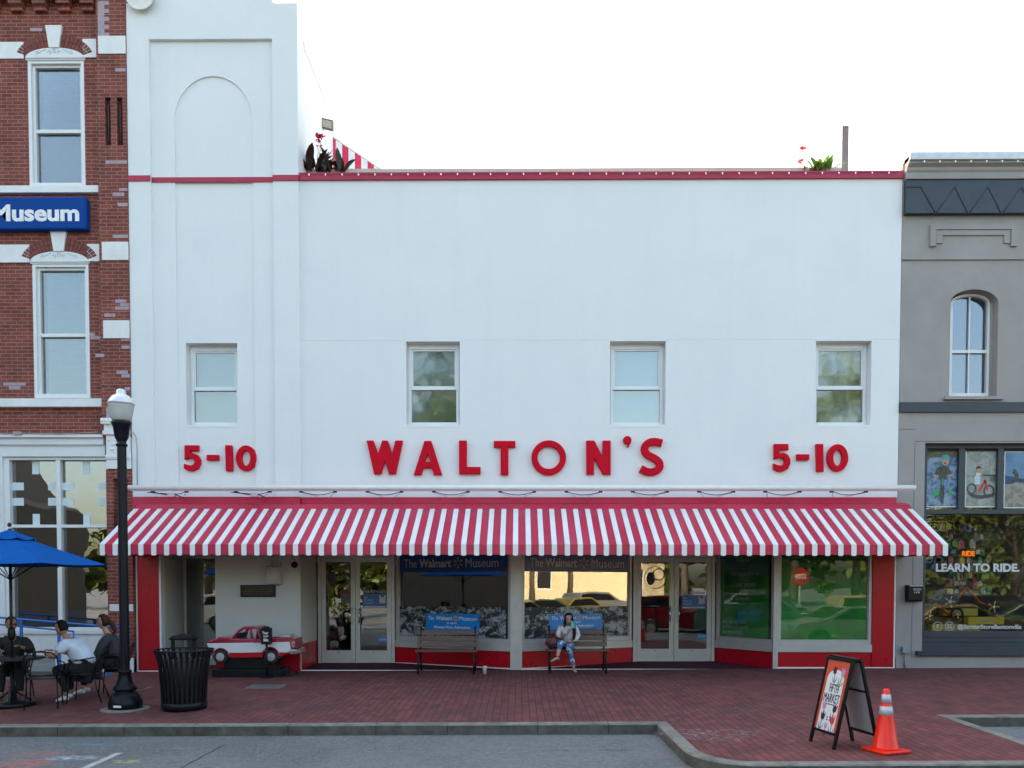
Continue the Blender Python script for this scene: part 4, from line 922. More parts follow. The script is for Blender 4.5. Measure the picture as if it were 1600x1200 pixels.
def tree(x,y,h,R,label,seed,grp='trees across the street',n=2600):
    t=thing('street_tree',label,'tree',(x,y,-.4),group=grp); rnd=random.Random(seed); mb=MB(); th=h-R*1.2
    mb.tube([(x,y,-.5),(x+.1,y,th*.5),(x,y+.1,th),(x+.1,y,h-R*.6)],[.24,.19,.15,.06],8)
    for i in range(7):
        a=rnd.random()*6.3; z0=th*rnd.uniform(.6,1.); q=R*rnd.uniform(.5,.85); mb.tube([(x,y,z0),(x+math.cos(a)*q*.5,y+math.sin(a)*q*.5,z0+R*.4),(x+math.cos(a)*q,y+math.sin(a)*q,z0+R*.8)],[.1,.07,.02],6)
    mb.build('trunk',M_bark,t); lf=MB(); leafcloud(lf,(x,y,h-R*.85),R,n,.17,seed); lf.build('crown',M_leaf,t); return t
tree(2.6,-30,17,5.0,'tallest broad street tree across the road opposite the white store',11,n=5200)
tree(27.5,-31,15.5,4.6,'tall street tree across the road opposite the grey building',12,n=4200)
tree(21,-29,9,3.0,'small street tree across the road right of the cream building',13)
tree(-7.5,-29,8,2.6,'small street tree across the road before the brown block',14)
tree(16.5,-46,8.5,3.0,'round tree behind the cream building across the road',15)
def bldg(name,label,x0,x1,y0,y1,h,m,win,roofm=None,par=None):
    t=thing(name,label,'building',((x0+x1)/2,y0,-.5)); mb=MB(); fr=Fr((0,y0,0),(-1,0,0),(0,1,0))
    hs=[(-b,-a,c,d) for a,b,c,d in win]; holed(mb,fr,-x1,-x0,-.6,h,hs,-.4,0); mb.box(x0,x0+.3,y1,y0-.4,-.6,h); mb.box(x1-.3,x1,y1,y0-.4,-.6,h); mb.box(x0,x1,y1-.3,y1,-.6,h); mb.box(x0+.3,x1-.3,y1,y0-.4,h-.6,h-.4)
    mb.build('wall',m,t)
    mb=MB(); mb.box(x0-.1,x1+.1,y0,y0+.25,h-.25,h+.15); mb.build('cornice',roofm or M_limestone,t)
    for a,b,c,d in win:
        w=MB(); w.frame(Fr((0,y0-.15,0),(-1,0,0),(0,1,0)),-b,-a,c,d,.07,-.05,.03); ww=w.build('window',M_vinyl,t); g=MB(); g.fbox(Fr((0,y0-.15,0),(-1,0,0),(0,1,0)),-b+.07,-a-.07,-.02,-.01,c+.07,d-.07); g.build('pane',M_black,ww)
    return t
M_cream=mat('cream_render',(.66,.55,.33),.8,var=.08,dirt=(.5,.4,.25)); M_brownb=mat('brown_cladding',(.17,.12,.085),.8,var=.2,stretch=(6,6,.3),scale=2); M_tan=mat('tan_brick',(.30,.17,.10),.85,var=.2,scale=3); M_rooft=mat('brown_roof',(.12,.08,.06),.8,var=.3,stretch=(9,1,1))
def bldgR(name,label,w,dp,h,m,win,loc,rz,roofm=None):
    t=bldg(name,label,-w/2,w/2,0,-dp,h,m,win,roofm); move(t,TR(loc[0],loc[1],-.5,rz)@Matrix.Translation((0,0,.5))@Matrix.Translation((0,0,0))); 
    return t
bldgR('cream_building','low cream building across the road at the right with a brown roof edge',26,10,3.4,M_cream,[(-11,-8,.6,2.4),(-3,-1.8,.9,2.4),(5,9,.3,2.5)],(53,-29),PI/4.2,M_rooft)
bldgR('cream_pavilion','small cream pavilion between the trees across the road',9,6,3.6,M_cream,[(-3,-1.5,.9,2.4),(1,3,-.3,2.4)],(14,-41),0,M_rooft)
t=thing('brown_building','dark brown clad gabled block across the road opposite the brick building','building',(-17,-20,-.5)); q=MB(); q.prism(Fr((0,-19.5,0)),[(-26,-.6),(-11.75,-.6),(-11.75,4.9),(-12.9,5.3),(-14.2,7.3),(-16,10.2),(-26,10.2)],-20,0); q.build('wall',M_brownb,t)
q=MB()
for (x,c) in ((-13.6,0),(-15.8,1),(-18.4,0)): q.box(x-.7,x+.7,-19.49,-19.40,.2,2.2,c)
q.build('window',[M_carglass_,M_carglass_] if False else [M_black,M_black],t)
tree(-2.6,-31.5,8.5,3.1,'bushy tree across the road left of the tallest one',38,n=3600); tree(3.5,-44,8,3.4,'round tree standing well behind the tallest one across the road',39,n=2600)
# unseen rest of our own row either side, added to shade the street
def rowb(name,label,x0,x1,h,m,wc):
    t=thing(name,label,'building',((x0+x1)/2,0,0)); hs=[(x0+1+i*2.6,x0+2.1+i*2.6,z_,z_+1.9) for i in range(int((x1-x0-1.5)/2.6)) for z_ in (4.6,7.6) if z_+1.9<h-.8]
    q=MB(); holed(q,W0,x0,x1,-.5,h,hs,-.4,0); q.box(x0,x0+.3,.4,13,-.5,h); q.box(x1-.3,x1,.4,13,-.5,h); q.box(x0+.3,x1-.3,12.7,13,-.5,h); q.box(x0+.3,x1-.3,.4,12.7,h-.5,h-.4); q.build('wall',m,t)
    q=MB(); q.box(x0,x1,-.2,0,h-.5,h-.2); q.box(x0+.4,x1-.4,-.06,0,3.3,3.7); q.build('cornice',M_limestone,t)
    for a_,b_9,c_,d_ in hs:
        w_2=MB(); w_2.frame(Fr((0,.15,0)),a_,b_9,c_,d_,.07,-.05,.03); ww=w_2.build('window',M_vinyl,t); g=MB(); g.fbox(Fr((0,.15,0)),a_+.07,b_9-.07,-.02,-.01,c_+.07,d_-.07); g.build('pane',M_black,ww)
rowb('left_shade_building','unseen tan brick building added at the left end of the row for its shade',-31,-9.05,15,M_tan,0); rowb('right_shade_building','unseen tan brick building added at the right end of the row for its shade',24.05,46,9.5,M_tan,0)
for (x,y,h,R,lb_,sd) in ((22.5,-27,9,3.4,'low crowned tree across the road opposite the grey building, nearest one',31),(28.5,-25.5,8.5,3.3,'low crowned tree across the road just right of the nearest one',32),(34.5,-27,9.5,3.6,'low crowned tree across the road at the right end of the row',33),(16.8,-25.5,7,2.3,'slim tree across the road opposite the rightmost display window',34),(-9.2,-25,7,2.2,'slim tree across the road beside the brown gabled block',35)): tree(x,y,h,R,lb_,sd,n=3200)
# parked cars
M_carglass=mat('car_glass',(.01,.012,.014),.05,spec=1.); M_carrim=mat('car_rim',(.5,.5,.5),.3,.9)
def car(name,label,col,kind,loc,rz,group='cars parked across the street'):
    m=mat('car_paint_'+name,col,.25,.2,var=.03,spec=.6,coat=.6)
    t=thing('parked_car',label,'car',(0,0,0),group=group); L=4.6; w=.9
    prof={'sedan':[(-2.3,.35),(-2.3,.75),(-2.15,.92),(-1.3,1.0),(-.75,1.42),(.45,1.45),(1.25,1.02),(2.05,.92),(2.3,.7),(2.3,.35)],
          'suv':[(-2.3,.4),(-2.3,1.0),(-2.2,1.15),(-1.95,1.68),(.35,1.72),(1.05,1.18),(2.1,1.05),(2.3,.85),(2.3,.4)]}[kind]
    fr=Fr((0,w,0),(1,0,0),(0,-1,0)); fr=Fr((0,0,0))
    def arch(cx): return [(cx-.37,.35)]+[(cx-.37*math.cos(math.radians(a)),.35+.37*math.sin(math.radians(a))) for a in range(20,180,20)]+[(cx+.37,.35)]
    bottom=[(2.3,.35),(1.8,.35)]+arch(1.4)[::-1][0:]+[(.9,.33),(-.9,.33)]+arch(-1.4)[::-1]+[(-1.9,.35)]
    mb=MB(); mb.prism(fr,prof[:-1]+[(2.3,.36)]+bottom[1:],-w,w); mb.build('body',m,t,bevel=.09,seg=3)
    g=MB(); gp_={'sedan':[(-1.12,1.02),(-.70,1.36),(.40,1.38),(1.02,1.03)],'suv':[(-1.95,1.2),(-1.80,1.58),(.30,1.62),(.80,1.22)]}[kind]; g.prism(fr,gp_,-w-.004,w+.004); g.build('side_glass',M_carglass,t)
    g=MB(); a_,b_2=({'sedan':((.55,1.40),(1.17,1.06)),'suv':((.43,1.66),(.98,1.24))}[kind]); 
    n_2=Vector((b_2[1]-a_[1],0,-(b_2[0]-a_[0]))).normalized()*-.012
    g.quad(Vector((a_[0],-.76,a_[1]))+n_2,Vector((b_2[0],-.8,b_2[1]))+n_2,Vector((b_2[0],.8,b_2[1]))+n_2,Vector((a_[0],.76,a_[1]))+n_2); g.build('windscreen',M_carglass,t)
    for cx2 in (-1.4,1.4):
        for sgn in (-1,1):
            q=MB(); q.lathe((cx2,sgn*.78,.33),[(.20,-.11),(.33,-.10),(.33,.10),(.20,.11)],20,0,axis='y'); wh=q.build('wheel',M_rubber,t); r2=MB(); r2.lathe((cx2,sgn*.78,.33),[(.03,-.115),(.20,-.118),(.20,.118),(.03,.115)],10,0,False,axis='y'); r2.build('rim',M_carrim,wh)
    for sgn in (-1,1):
        q=MB(); q.ball((2.24,sgn*.62,.78),.08,.2,.09); q.build('headlight',M_chrome,t); q=MB(); q.ball((-2.26,sgn*.66,.85),.06,.16,.09); q.build('tail_light',M_redpanel,t)
    move(t,TR(loc[0],loc[1],-.42,rz)); return t
cars=[('silver sedan parked opposite the left shop doors',(.35,.36,.37),'sedan',(3.0,-23.4),PI/2+.15),('dark teal estate parked on the near kerb right of the bay',(.03,.08,.08),'suv',(17.2,-13.4),.5),('olive gold sedan parked on the near side beyond the teal estate',(.28,.22,.08),'sedan',(23.5,-12.5),.35),
('dark red suv driving along the middle of the street',(.13,.004,.008),'suv',(14.6,-15.6),.0),('pale green sedan parked side-on outside the grey building',(.66,.74,.64),'sedan',(18.7,-10.4),PI-.05),('white hatchback parked opposite the brick building',(.75,.75,.75),'suv',(-5.0,-19.8),.1),('black estate parked on the far side by the tan trees',(.012,.012,.014),'suv',(30.0,-21.0),.1),('sand coloured estate parked on the far side opposite the bike shop',(.42,.33,.18),'suv',(24.6,-21.5),.05)]
cars+=[('bottle green sedan on the near side by the slim tree',(.05,.09,.04),'sedan',(27.5,-13.8),.5),('mustard sedan at the far end of the near row',(.25,.20,.05),'sedan',(32.5,-15.0),.35),('grey van at the right end of the near row',(.2,.2,.2),'suv',(38,-17),.4)]
for i,(lb_,col_,kd_,lc_,rz_) in enumerate(cars): car(['silver','green','gold','red','pale_green','white','black','sand','bottle','mustard','grey'][i],lb_,col_,kd_,lc_,rz_)
# yellow shrubs and a stop sign over the road
for i,(x,y) in enumerate(((-3.2,-16.5-5),(-1.2,-21.8),(.9,-26))):
    q=MB(); leafcloud(q,(x,y,.25),.75,700,.07,60+i,clumps=12); single(q,'roadside_shrub',mat('shrub_leaf',(.16,.15,.015),.6,var=.5,scale=3),(x,y,-.4),['yellow green shrub across the road nearest the brick building','yellow green shrub across the road between two bays','yellow green shrub at the foot of the tall tree across the road'][i],'shrub','shrubs across the street')
t=thing('stop_sign','red octagonal stop sign on a post across the road at the right','sign',(20.6,-20.5,-.4)); q=MB(); q.tube([(20.6,-20.5,-.5),(20.6,-20.5,2.4)],.03,6); q.build('post',M_alu,t)
q=MB(); fo=Fr((20.6,-20.44,2.1),(-1,0,0),(0,1,0)); q.prism(fo,[(.38*math.cos(math.radians(22.5+45*k)),.38*math.sin(math.radians(22.5+45*k))) for k in range(8)],0,.01); q.build('plate',M_redpanel,t); letters('lettering','STOP',fo,-.25,.25,-.11,.11,.012,M_paper,t,bold=.02)

tree(38.5,-19.5,7.5,2.6,'slim tree across the road in front of the big cream building',36,n=2200); tree(33,-18.5,6.5,2.0,'smallest tree across the road before the cream building',37,n=1800)
q=MB(); rnd=random.Random(5)
for i in range(46):
    x=-120+i*6.2+rnd.uniform(-2,2); y=-62+rnd.uniform(-5,5); R=rnd.uniform(3.8,5.5); q.tube([(x,y,-1),(x,y,3.5)],.3,5,1); leafcloud(q,(x,y,4.2),R,420,.75,100+i,clumps=12)
q.build('distant_treeline',[M_leaf,M_bark],kind='stuff',label='distant tree line beyond the far side of the street')
# ------------------------------------------------------------------ window graphics
def spark(fr,cx,cz,r,d,m,parent,name='spark'):
    mb=MB()
    for k in range(6):
        a=PI/2+k*PI/3; ca,sa=math.cos(a),math.sin(a); w=r*.17
        P=[(.34,-.6),(.34,.6),(1.,1.),(1.,-1.)]
        mb.prism(fr,[(cx+ca*r*p-sa*w*q,cz+sa*r*p+ca*w*q) for p,q in P],d,d+.004)
    return mb.build(name,m,parent)
M_bannertxt=mat('banner_lettering',(.50,.46,.47),.5,var=.02); M_dsp=mat('banner_spark',(.50,.27,.16),.5)
def banner(fr,ua,ub,label,ts):
    s0,_=fr.px(ua,880,-.06); s1,_=fr.px(ub,880,-.06); z0=fr.px((ua+ub)/2,893.5,-.06)[1]; z1=2.36
    t=thing('window_banner',label,'banner',fr.p((s0+s1)/2,-.065,z0),group='blue banners in the tops of the display windows')
    mb=MB(); mb.fbox(fr,s0,s1,-.050,-.047,z0,z1); mb.build('film',M_navysign,t)
    f=lambda u,v=880: fr.px(u,v,-.07)
    k=lambda q: (ts[0]+(ts[1]-ts[0])*q)
    za,zb=f(k(.5),886.5)[1],f(k(.5),873)[1]
    for tx,a,b,bo in (('The',0,.138,.0),('Walmart',.163,.50,.028),('Museum',.652,1.,.0)):
        letters('lettering',tx,fr,f(k(a))[0],f(k(b))[0],za,zb,-.046,M_bannertxt,t,depth=.003,bold=bo)
    spark(fr,f(k(.573))[0],(za+zb)/2,.115,-.046,M_dsp,t)
def mural(fr,ua,ub,label,pan,pl):
    s0,_=fr.px(ua,950,-.06); s1,_=fr.px(ub,950,-.06); zt_=fr.px((ua+ub)/2,948,-.06)[1]; z0=zsill+.10
    t=single(MB().fbox(fr,s0,s1,-.050,-.047,z0,zt_),'window_mural',M_mural,fr.p((s0+s1)/2,-.08,z0),label,'mural','black and white photo murals in the display windows')
    (a,b,c,e)=pan; p0,q1=fr.px(a,e,.01); p1,q2=fr.px(b,c,.01)
    t=thing('admission_panel',pl,'sign',fr.p((p0+p1)/2,.0,q1),group='bright blue admission signs'); MB().fbox(fr,p0,p1,-.045,-.030,q1,q2).build('panel',M_bluebright,t)
    w=p1-p0; h=q2-q1; X=lambda k: p0+w*k; Z=lambda k: q1+h*k; d=-.028
    letters('lettering','The',fr,X(.045),X(.155),Z(.63),Z(.86),d,M_paper,t,depth=.003); letters('lettering','Walmart',fr,X(.195),X(.505),Z(.63),Z(.86),d,M_paper,t,depth=.003,bold=.02); letters('lettering','Museum',fr,X(.635),X(.96),Z(.63),Z(.86),d,M_paper,t,depth=.003)
    spark(fr,X(.57),Z(.745),.062,d,M_yellow,t); letters('lettering','is open',fr,X(.41),X(.59),Z(.38),Z(.54),d,M_paper,t,depth=.003); letters('lettering','Always Free Admission',fr,X(.155),X(.84),Z(.11),Z(.32),d,M_paper,t,depth=.003,bold=.012)
banner(F2,620,791,'navy banner across the top of the display window behind the empty bench',(632,779.5))
banner(F3,817,986,'navy banner across the top of the display window behind the seated woman',(827.5,974))
mural(F2,620,791,'black and white photo mural behind the empty bench',(664,747,960,985.5),'bright blue admission panel above the empty bench')
mural(F3,817,986,'black and white photo mural behind the seated woman',(859.5,942.5,958.5,984.5),'bright blue admission panel behind the seated woman')
def gposter(fr,ua,ub,lines,label,sub=None,mt=None):
    s0,_=fr.px(ua,950,-.06); s1,_=fr.px(ub,950,-.06)
    t=thing('green_poster',label,'poster',fr.p((s0+s1)/2,-.06,.7),group='green posters in the right-hand display windows'); MB().fbox(fr,s0,s1,-.075,-.066,zsill+.10,2.36).build('sheet',M_greenp,t)
    for (tx,u0,u1,v0,v1) in lines:
        a,za=fr.px(u0,v1,-.07); b,zb=fr.px(u1,v0,-.07); letters('lettering',tx,fr,a,b,za,zb,-.064,mt or mat('poster_lettering',(.62,.70,.62),.5),t,depth=.003,bold=.015)
    return t
gposter(F4,1121,1201,[('How',1152,1174,871,879.5),('creative',1143,1187,892,899.5),('can you',1143,1181,911,918.5),('bee?',1150,1176,930,938),('Scan the QR code',1129,1166,969,974.5),('to learn more about',1129,1168,976.5,981.5),('our new exhibit.',1129,1160,983.5,988.5)],'green poster asking how creative can you bee, beside the right-hand doors')
gposter(F5,1221,1356,[('In fact, they\'re responsible',1235,1341,873,882),('for every one bite',1237,1330,885,892.5),('of food',1259,1286,897,905)],'large green poster about food in the rightmost display window',mt=mat('olive_print',(.02,.06,.02),.5))
# round decals and notices on the doors
def dpx(u,v,d=-.02): return FR.px(u,v,d)
def ring(u,v,r,label):
    c,z=dpx(u,v); t=thing('door_decal',label,'decal',(c,Yr,z),group='round door decals'); q=MB(); q.tube([FR.p(c+r*math.cos(a),-.017,z+r*math.sin(a)) for a in [2*PI*i/28 for i in range(29)]],.008,4,caps=False); q.build('outer_ring',mat('decal_gold',(.20,.16,.08),.5),t)
    q=MB(); q.tube([FR.p(c+r*.30+r*.52*math.cos(a),-.017,z+r*.28+r*.52*math.sin(a)) for a in [2*PI*i/24 for i in range(25)]],.016,4,caps=False); q.build('inner_ring',mat('decal_ochre',(.28,.16,.03),.5),t)
    q=MB(); q.prism(FR,[(c-r*.42+r*.38*math.cos(a),z-r*.1+r*.62*math.sin(a)) for a in [2*PI*i/16 for i in range(16)]],-.019,-.017); q.build('blue_shape',mat('decal_blue',(.01,.02,.05),.5),t)
ring(526,902,.235,'round ring decal on the left leaf of the left entrance'); ring(1024,902.5,.235,'round ring decal on the left leaf of the right entrance')
def notice(u0,u1,v0,v1,label):
    a,z0=dpx(u0,v1); b,z1=dpx(u1,v0); t=thing('door_notice',label,'notice',FR.p((a+b)/2,-.02,z0),group='blue notices on the entrance doors'); MB().fbox(FR,a,b,-.020,-.016,z0,z1).build('panel',M_bluesign if False else mat('notice_blue',(.02,.10,.33),.4),t)
    w=b-a;h=z1-z0
    for i,tx in enumerate(('The','Walmart','Museum')): letters('lettering',tx,FR,a+w*.06,a+w*(.06+[.14,.36,.36][i]),z0+h*(.70-.2*i),z0+h*(.84-.2*i),-.0155,M_greyprint,t,depth=.002)
    letters('lettering','Free Admission',FR,a+w*.02,b-w*.05,z1+.02,z1+.10,-.0155,M_greyprint,t,depth=.002)
    q=MB(); x0=b-w*.30; q.fbox(FR,x0,b-w*.05,-.0158,-.014,z0+h*.35,z0+h*.75); q.fbox(FR,x0,x0+w*.06,-.0158,-.014,z0+h*.75,z0+h*.92); q.fbox(FR,b-w*.11,b-w*.05,-.0158,-.014,z0+h*.75,z0+h*.92); q.fbox(FR,a+w*.05,b-w*.05,-.0158,-.014,z0+.01,z0+h*.13); q.build('print',M_greyprint,t)
notice(567,604,928,950,'blue museum notice on the right leaf of the left entrance'); notice(1065,1103,930,951,'blue museum notice on the right leaf of the right entrance')
def sticker(u0,u1,v0,v1,label,m,nm='door_sticker'):
    a,z0=dpx(u0,v1); b,z1=dpx(u1,v0); t=thing(nm,label,'sticker',FR.p(a,-.02,z0)); MB().fbox(FR,a,b,-.020,-.016,z0,z1).build('film',m,t); MB().fbox(FR,a+(b-a)*.3,b-(b-a)*.1,-.0155,-.014,z0+(z1-z0)*.45,z0+(z1-z0)*.55).build('print',M_greyprint,t)
    q=MB(); q.prism(FR,[(a+(b-a)*.08,z0+(z1-z0)*.2),(a+(b-a)*.22,z0+(z1-z0)*.2),(a+(b-a)*.15,z0+(z1-z0)*.8)],-.0155,-.014); q.build('emblem',M_greyprint,t)
sticker(592,607,996,1002,'small bright blue sticker low on the left entrance door',M_bluebright); sticker(1090,1106,991,997,'small bright blue sticker low on the right entrance door',M_bluebright)
a,z0=dpx(533,943); b,z1=dpx(548,921); t=thing('paper_notice','faded paper notice with a red heading on the left entrance door','notice',FR.p(a,-.02,z0)); MB().fbox(FR,a,b,-.0205,-.017,z0,z1).build('sheet',mat('faded_sheet',(.11,.09,.09),.6),t); MB().fbox(FR,a+.01,b-.01,-.0165,-.015,z1-.09,z1-.02).build('heading',mat('faded_red',(.18,.02,.03),.6),t)
# dress and displays inside, just behind the doors
for (x,col,label,h) in ((fx(533,980,1.9),(.03,.03,.045),'dark dress on a stand inside the left entrance',.95),(fx(516,960,2.4),(.25,.14,.05),'ochre hanging garment inside the left entrance',1.2)):
    m=mat('garment_'+('dark' if h<1 else 'ochre'),tuple(c*1.6 for c in col),.9,var=.3,stretch=(6,6,.5)); q=MB(); q.lathe((x,1.9 if h<1 else 2.4,0),[(.26,.55),(.20,.8),(.13,1.05),(.16,1.35),(.07,1.45)],18,0,flute=(0,2,.12)); q.lathe((x,1.9 if h<1 else 2.4,0),[(.15,0),(.15,.02),(.012,.03),(.012,.56)],10); single(q,'dress_stand',m,(x,1.9 if h<1 else 2.4,0),label,'garment')
# ------------------------------------------------------------------ fittings on the entrance wall
def P0_(u,v,y=0): return FP(u,v,y)
a,z0=P0_(376,933); b,z1=P0_(431,914); t=thing('bronze_plaque','dark bronze plaque with gold lines of text on the entrance wall','plaque',((a+b)/2,0,z0)); mb=MB(); mb.box(a,b,-.02,0,z0,z1); mb.build('plate',mat('dark_bronze',(.018,.012,.010),.4,.5),t,bevel=.004)
M_gold=mat('worn_gold',(.20,.14,.06),.45,.4)
for i,tx in enumerate(('ON THIS SQUARE IN MAY OF 1950','THE FIRST STORE OF ITS KIND OPENED','AND GREW FROM THIS TOWN','FOUNDED BY ONE FAMILY')): letters('lettering',tx,W0,a+.05+.03*(i%2),b-.05-.03*(i%2),z1-.055-.045*i,z1-.035-.045*i,.021,M_gold,t,depth=.002)
a,z0=P0_(418,913); b,z1=P0_(441,885); t=thing('speaker_box','beige wall box with conduits above the bronze plaque','electrical box',((a+b)/2,0,z0)); mb=MB(); mb.box(a,b,-.12,0,z0,z1); mb.build('case',mat('beige_case',(.42,.41,.36),.5,dirt=(.3,.28,.24)),t,bevel=.02)
mb=MB(); mb.tube([(a+.09,-.05,z1-.02),(a+.09,-.05,Zb)],.016,8); mb.tube([(b-.05,-.05,z1-.02),(b-.05,-.05,z1+.10)],.022,8); mb.box(b-.09,b-.01,-.08,-.02,z1+.04,z1+.10); mb.tube([(b-.07,-.05,z0),(b-.07,-.05,z0-.04)],.014,6); mb.build('conduit',MATS['beige_case'],t)
cxm,czm=P0_(460,882.5,-.3); t=thing('security_camera','dark round security camera on an arm under the awning','camera',(cxm,-.2,czm)); mb=MB(); mb.ball((cxm,-.3,czm),.065,.075,.065); mb.build('lens_housing',M_black,t); mb=MB(); mb.tube([(cxm-.02,-.28,czm+.04),(cxm-.13,-.15,czm+.10),(cxm-.2,-.02,czm+.16)],.018,8); mb.lathe((cxm-.2,-.02,czm+.14),[(.06,-.0),(.06,.05),(.03,.07)],12); mb.build('arm',M_trim,t)
# small white keypads
# ------------------------------------------------------------------ rooftop
py_=2.9
x0,z0=FP(515,268,py_); x1,_=FP(604,268,py_); zt_=fz(211,py_,520); zb_=fz(272,py_,560)
t=thing('roof_canopy','red and white striped rooftop canopy sloping down from the tower','awning',(x0,py_,zb_)); q=MB(); qw=MB(); N=9
for i in range(N):
    a=x0+(x1-x0)*i/N; b=x0+(x1-x0)*(i+1)/N; za=zt_+(zb_+.02-zt_)*i/N; zb2=zt_+(zb_+.02-zt_)*(i+1)/N
    q.prism(W0,[(a,zb_-.8),(b,zb_-.8),(b,zb2),(a,za)],-py_-.02,-py_,i%2)
    q.quad((a,py_+.021,za-.004),(b,py_+.021,zb2-.004),(b,py_+4,zb2-.004),(a,py_+4,za-.004),i%2)
q.build('striped_cloth',[mat('canopy_red',(.65,.02,.08),.6),M_whitemetal],t); q=MB(); q.tube([(x0,py_-.0,zt_+.01),(x1,py_,zb_+.03)],.02,6); q.tube([(x0,py_,zt_),(x0,py_,zb_-.8)],.02,6); q.build('frame',M_trim,t)
# floodlight on the tower wall
xf,zf=FP(510,194,1.9); t=thing('floodlight','small brown floodlight on the side wall of the tower','light',(XT,1.9,zf)); q=MB(); Rf=Matrix.Rotation(-.25,3,'Y')
q.box(xf-.22,xf-.08,1.85,1.97,zf-.10,zf+.04); q.tube([(XT,1.9,zf-.02),(xf-.1,1.9,zf-.02)],.022,6); q.build('mount',mat('brown_metal',(.10,.07,.08),.5),t); q=MB(); fq=Fr((xf,1.9,zf),(1,0,-.22),(0,-1,-.2)); q.fbox(fq,-.10,.15,-.06,.05,-.11,.10); q.fbox(fq,-.08,.13,.05,.055,-.09,.07,1); q.build('head',[MATS['brown_metal'],mat('lamp_face',(.45,.36,.30),.3)],t,bevel=.01)
def leafblade(mb,b,d,L,w,bend,m=0,n=5):
    b=Vector(b); d=Vector(d).normalized(); s=d.cross(Vector((0,0,1))).normalized() if abs(d.z)<.98 else Vector((1,0,0)); k=len(mb.v); p=b.copy(); dd=d.copy()
    for i in range(n+1):
        t=i/n; ww=w*math.sin(PI*min(1,.08+.92*t))**.8*(1 if t<1 else 0); up=s.cross(dd).normalized()
        mb.v+= [p-s*ww*.5+up*ww*.12,p,p+s*ww*.5+up*ww*.12]; p=p+dd*L/n; dd=(dd+Vector((0,0,-bend/n))).normalized()
    for i in range(n):
        a=k+i*3
        for j in (0,1): mb.f.append([a+j,a+j+1,a+4+j,a+3+j]); mb.m.append(m); mb.sm.append(True)
def cannaplant(u,v,y,label,seed,n,L,mleaf,stalks,mfl,grp=None):
    x,z=FP(u,v,y); t=thing('canna_plant',label,'plant',(x,y,z),group=grp); rnd=random.Random(seed); q=MB()
    for i in range(n):
        a=rnd.random()*2*PI; e=rnd.uniform(.5,1.4); bx=x+rnd.uniform(-.25,.25); leafblade(q,(bx,y+rnd.uniform(-.1,.1),z),(math.cos(a)*math.cos(e),math.sin(a)*math.cos(e)*.6,math.sin(e)),L*rnd.uniform(.6,1.1),L*rnd.uniform(.24,.36),rnd.uniform(.3,1.0))
    q.build('leaves',mleaf,t)
    for (du,v2,sz) in stalks:
        x2,z2=FP(u+du,v2,y); s=MB(); s.tube([(x,y,z),((x+x2)/2+.02,y,(z+z2)/2),(x2,y,z2)],[.010,.007,.005],6); s.build('stalk',mat('canna_stalk',(.10,.07,.04),.6),t)
        f=MB()
        if mfl:
            for k in range(14):
                leafblade(f,(x2+rnd.uniform(-.03,.03),y+rnd.uniform(-.03,.03),z2-rnd.uniform(0,sz)),(rnd.gauss(0,1),rnd.gauss(0,1),rnd.uniform(.2,1.5)),.09,.05,.4,n=3)
            f.build('flower',mfl,t)
def leafm(name,c,tr):
    m,n,b,o=mk(name); f=noise(n,9,4,wpos(n)); cc=mixc(n,ramp(n,f,.3,.7),tuple(x*.5 for x in c),tuple(min(1,x*1.5) for x in c)); n.links.new(cc,b.inputs['Base Color']); b.inputs['Roughness'].default_value=.45
    t_=n.nodes.new('ShaderNodeBsdfTranslucent'); n.links.new(cc,t_.inputs[0]); mx=n.nodes.new('ShaderNodeMixShader'); mx.inputs[0].default_value=tr; n.links.new(b.outputs[0],mx.inputs[1]); n.links.new(t_.outputs[0],mx.inputs[2]); n.links.new(mx.outputs[0],o.inputs[0]); return m
ML1=leafm('bronze_canna_leaf',(.030,.022,.012),.12); ML2=leafm('green_canna_leaf',(.11,.20,.03),.35); MF1=leafm('red_canna_flower',(.65,.01,.06),.3); MF2=leafm('coral_canna_flower',(.70,.12,.09),.35)
zp_=266.5
cannaplant(494,268,.45,'bronze leaved canna with red flowers at the foot of the tower',21,24,.50,ML1,[(3,212,.22),(8,215,.0)],MF1,'plants in the roof planter')
cannaplant(525,268,.45,'bronze leaved canna without flowers just right of the flowering one',22,16,.40,ML1,[],None,'plants in the roof planter')
cannaplant(1281,268,.45,'bright green leafy canna near the grey roof post',23,24,.34,ML2,[],None,'plants in the roof planter')
cannaplant(1258,268,.45,'thin coral flowered canna stalks left of the green clump',24,2,.12,ML2,[(-4,232,.06),(-6,252,.06)],MF2,'plants in the roof planter')
x0,z0=FP(1315,268,.8); x1,z1=FP(1326.5,196,.8); q=MB(); q.box(x0,x1,.8,.95,z0-.3,z1); q.box(x0-.10,x0,.8,.95,z0-.3,z0+.07); single(q,'roof_post',mat('post_taupe',(.20,.17,.17),.6,var=.08),(x0,.8,z0),'plain grey square post standing on the store roof','post',bevel=.006)
xd,zd=FP(217,-10,-.25); q=MB(); q.lathe((xd,-.20,zd),[(.02,.10),(.12,.085),(.2,.05),(.275,.0),(.28,-.012),(.27,-.014),(.2,.03),(.02,.07)],28,axis='y'); dsh=single(q,'satellite_dish',mat('dish_white',(.72,.68,.62),.5),(xd,0,zd),'round white dish on the left shoulder of the tower','dish')
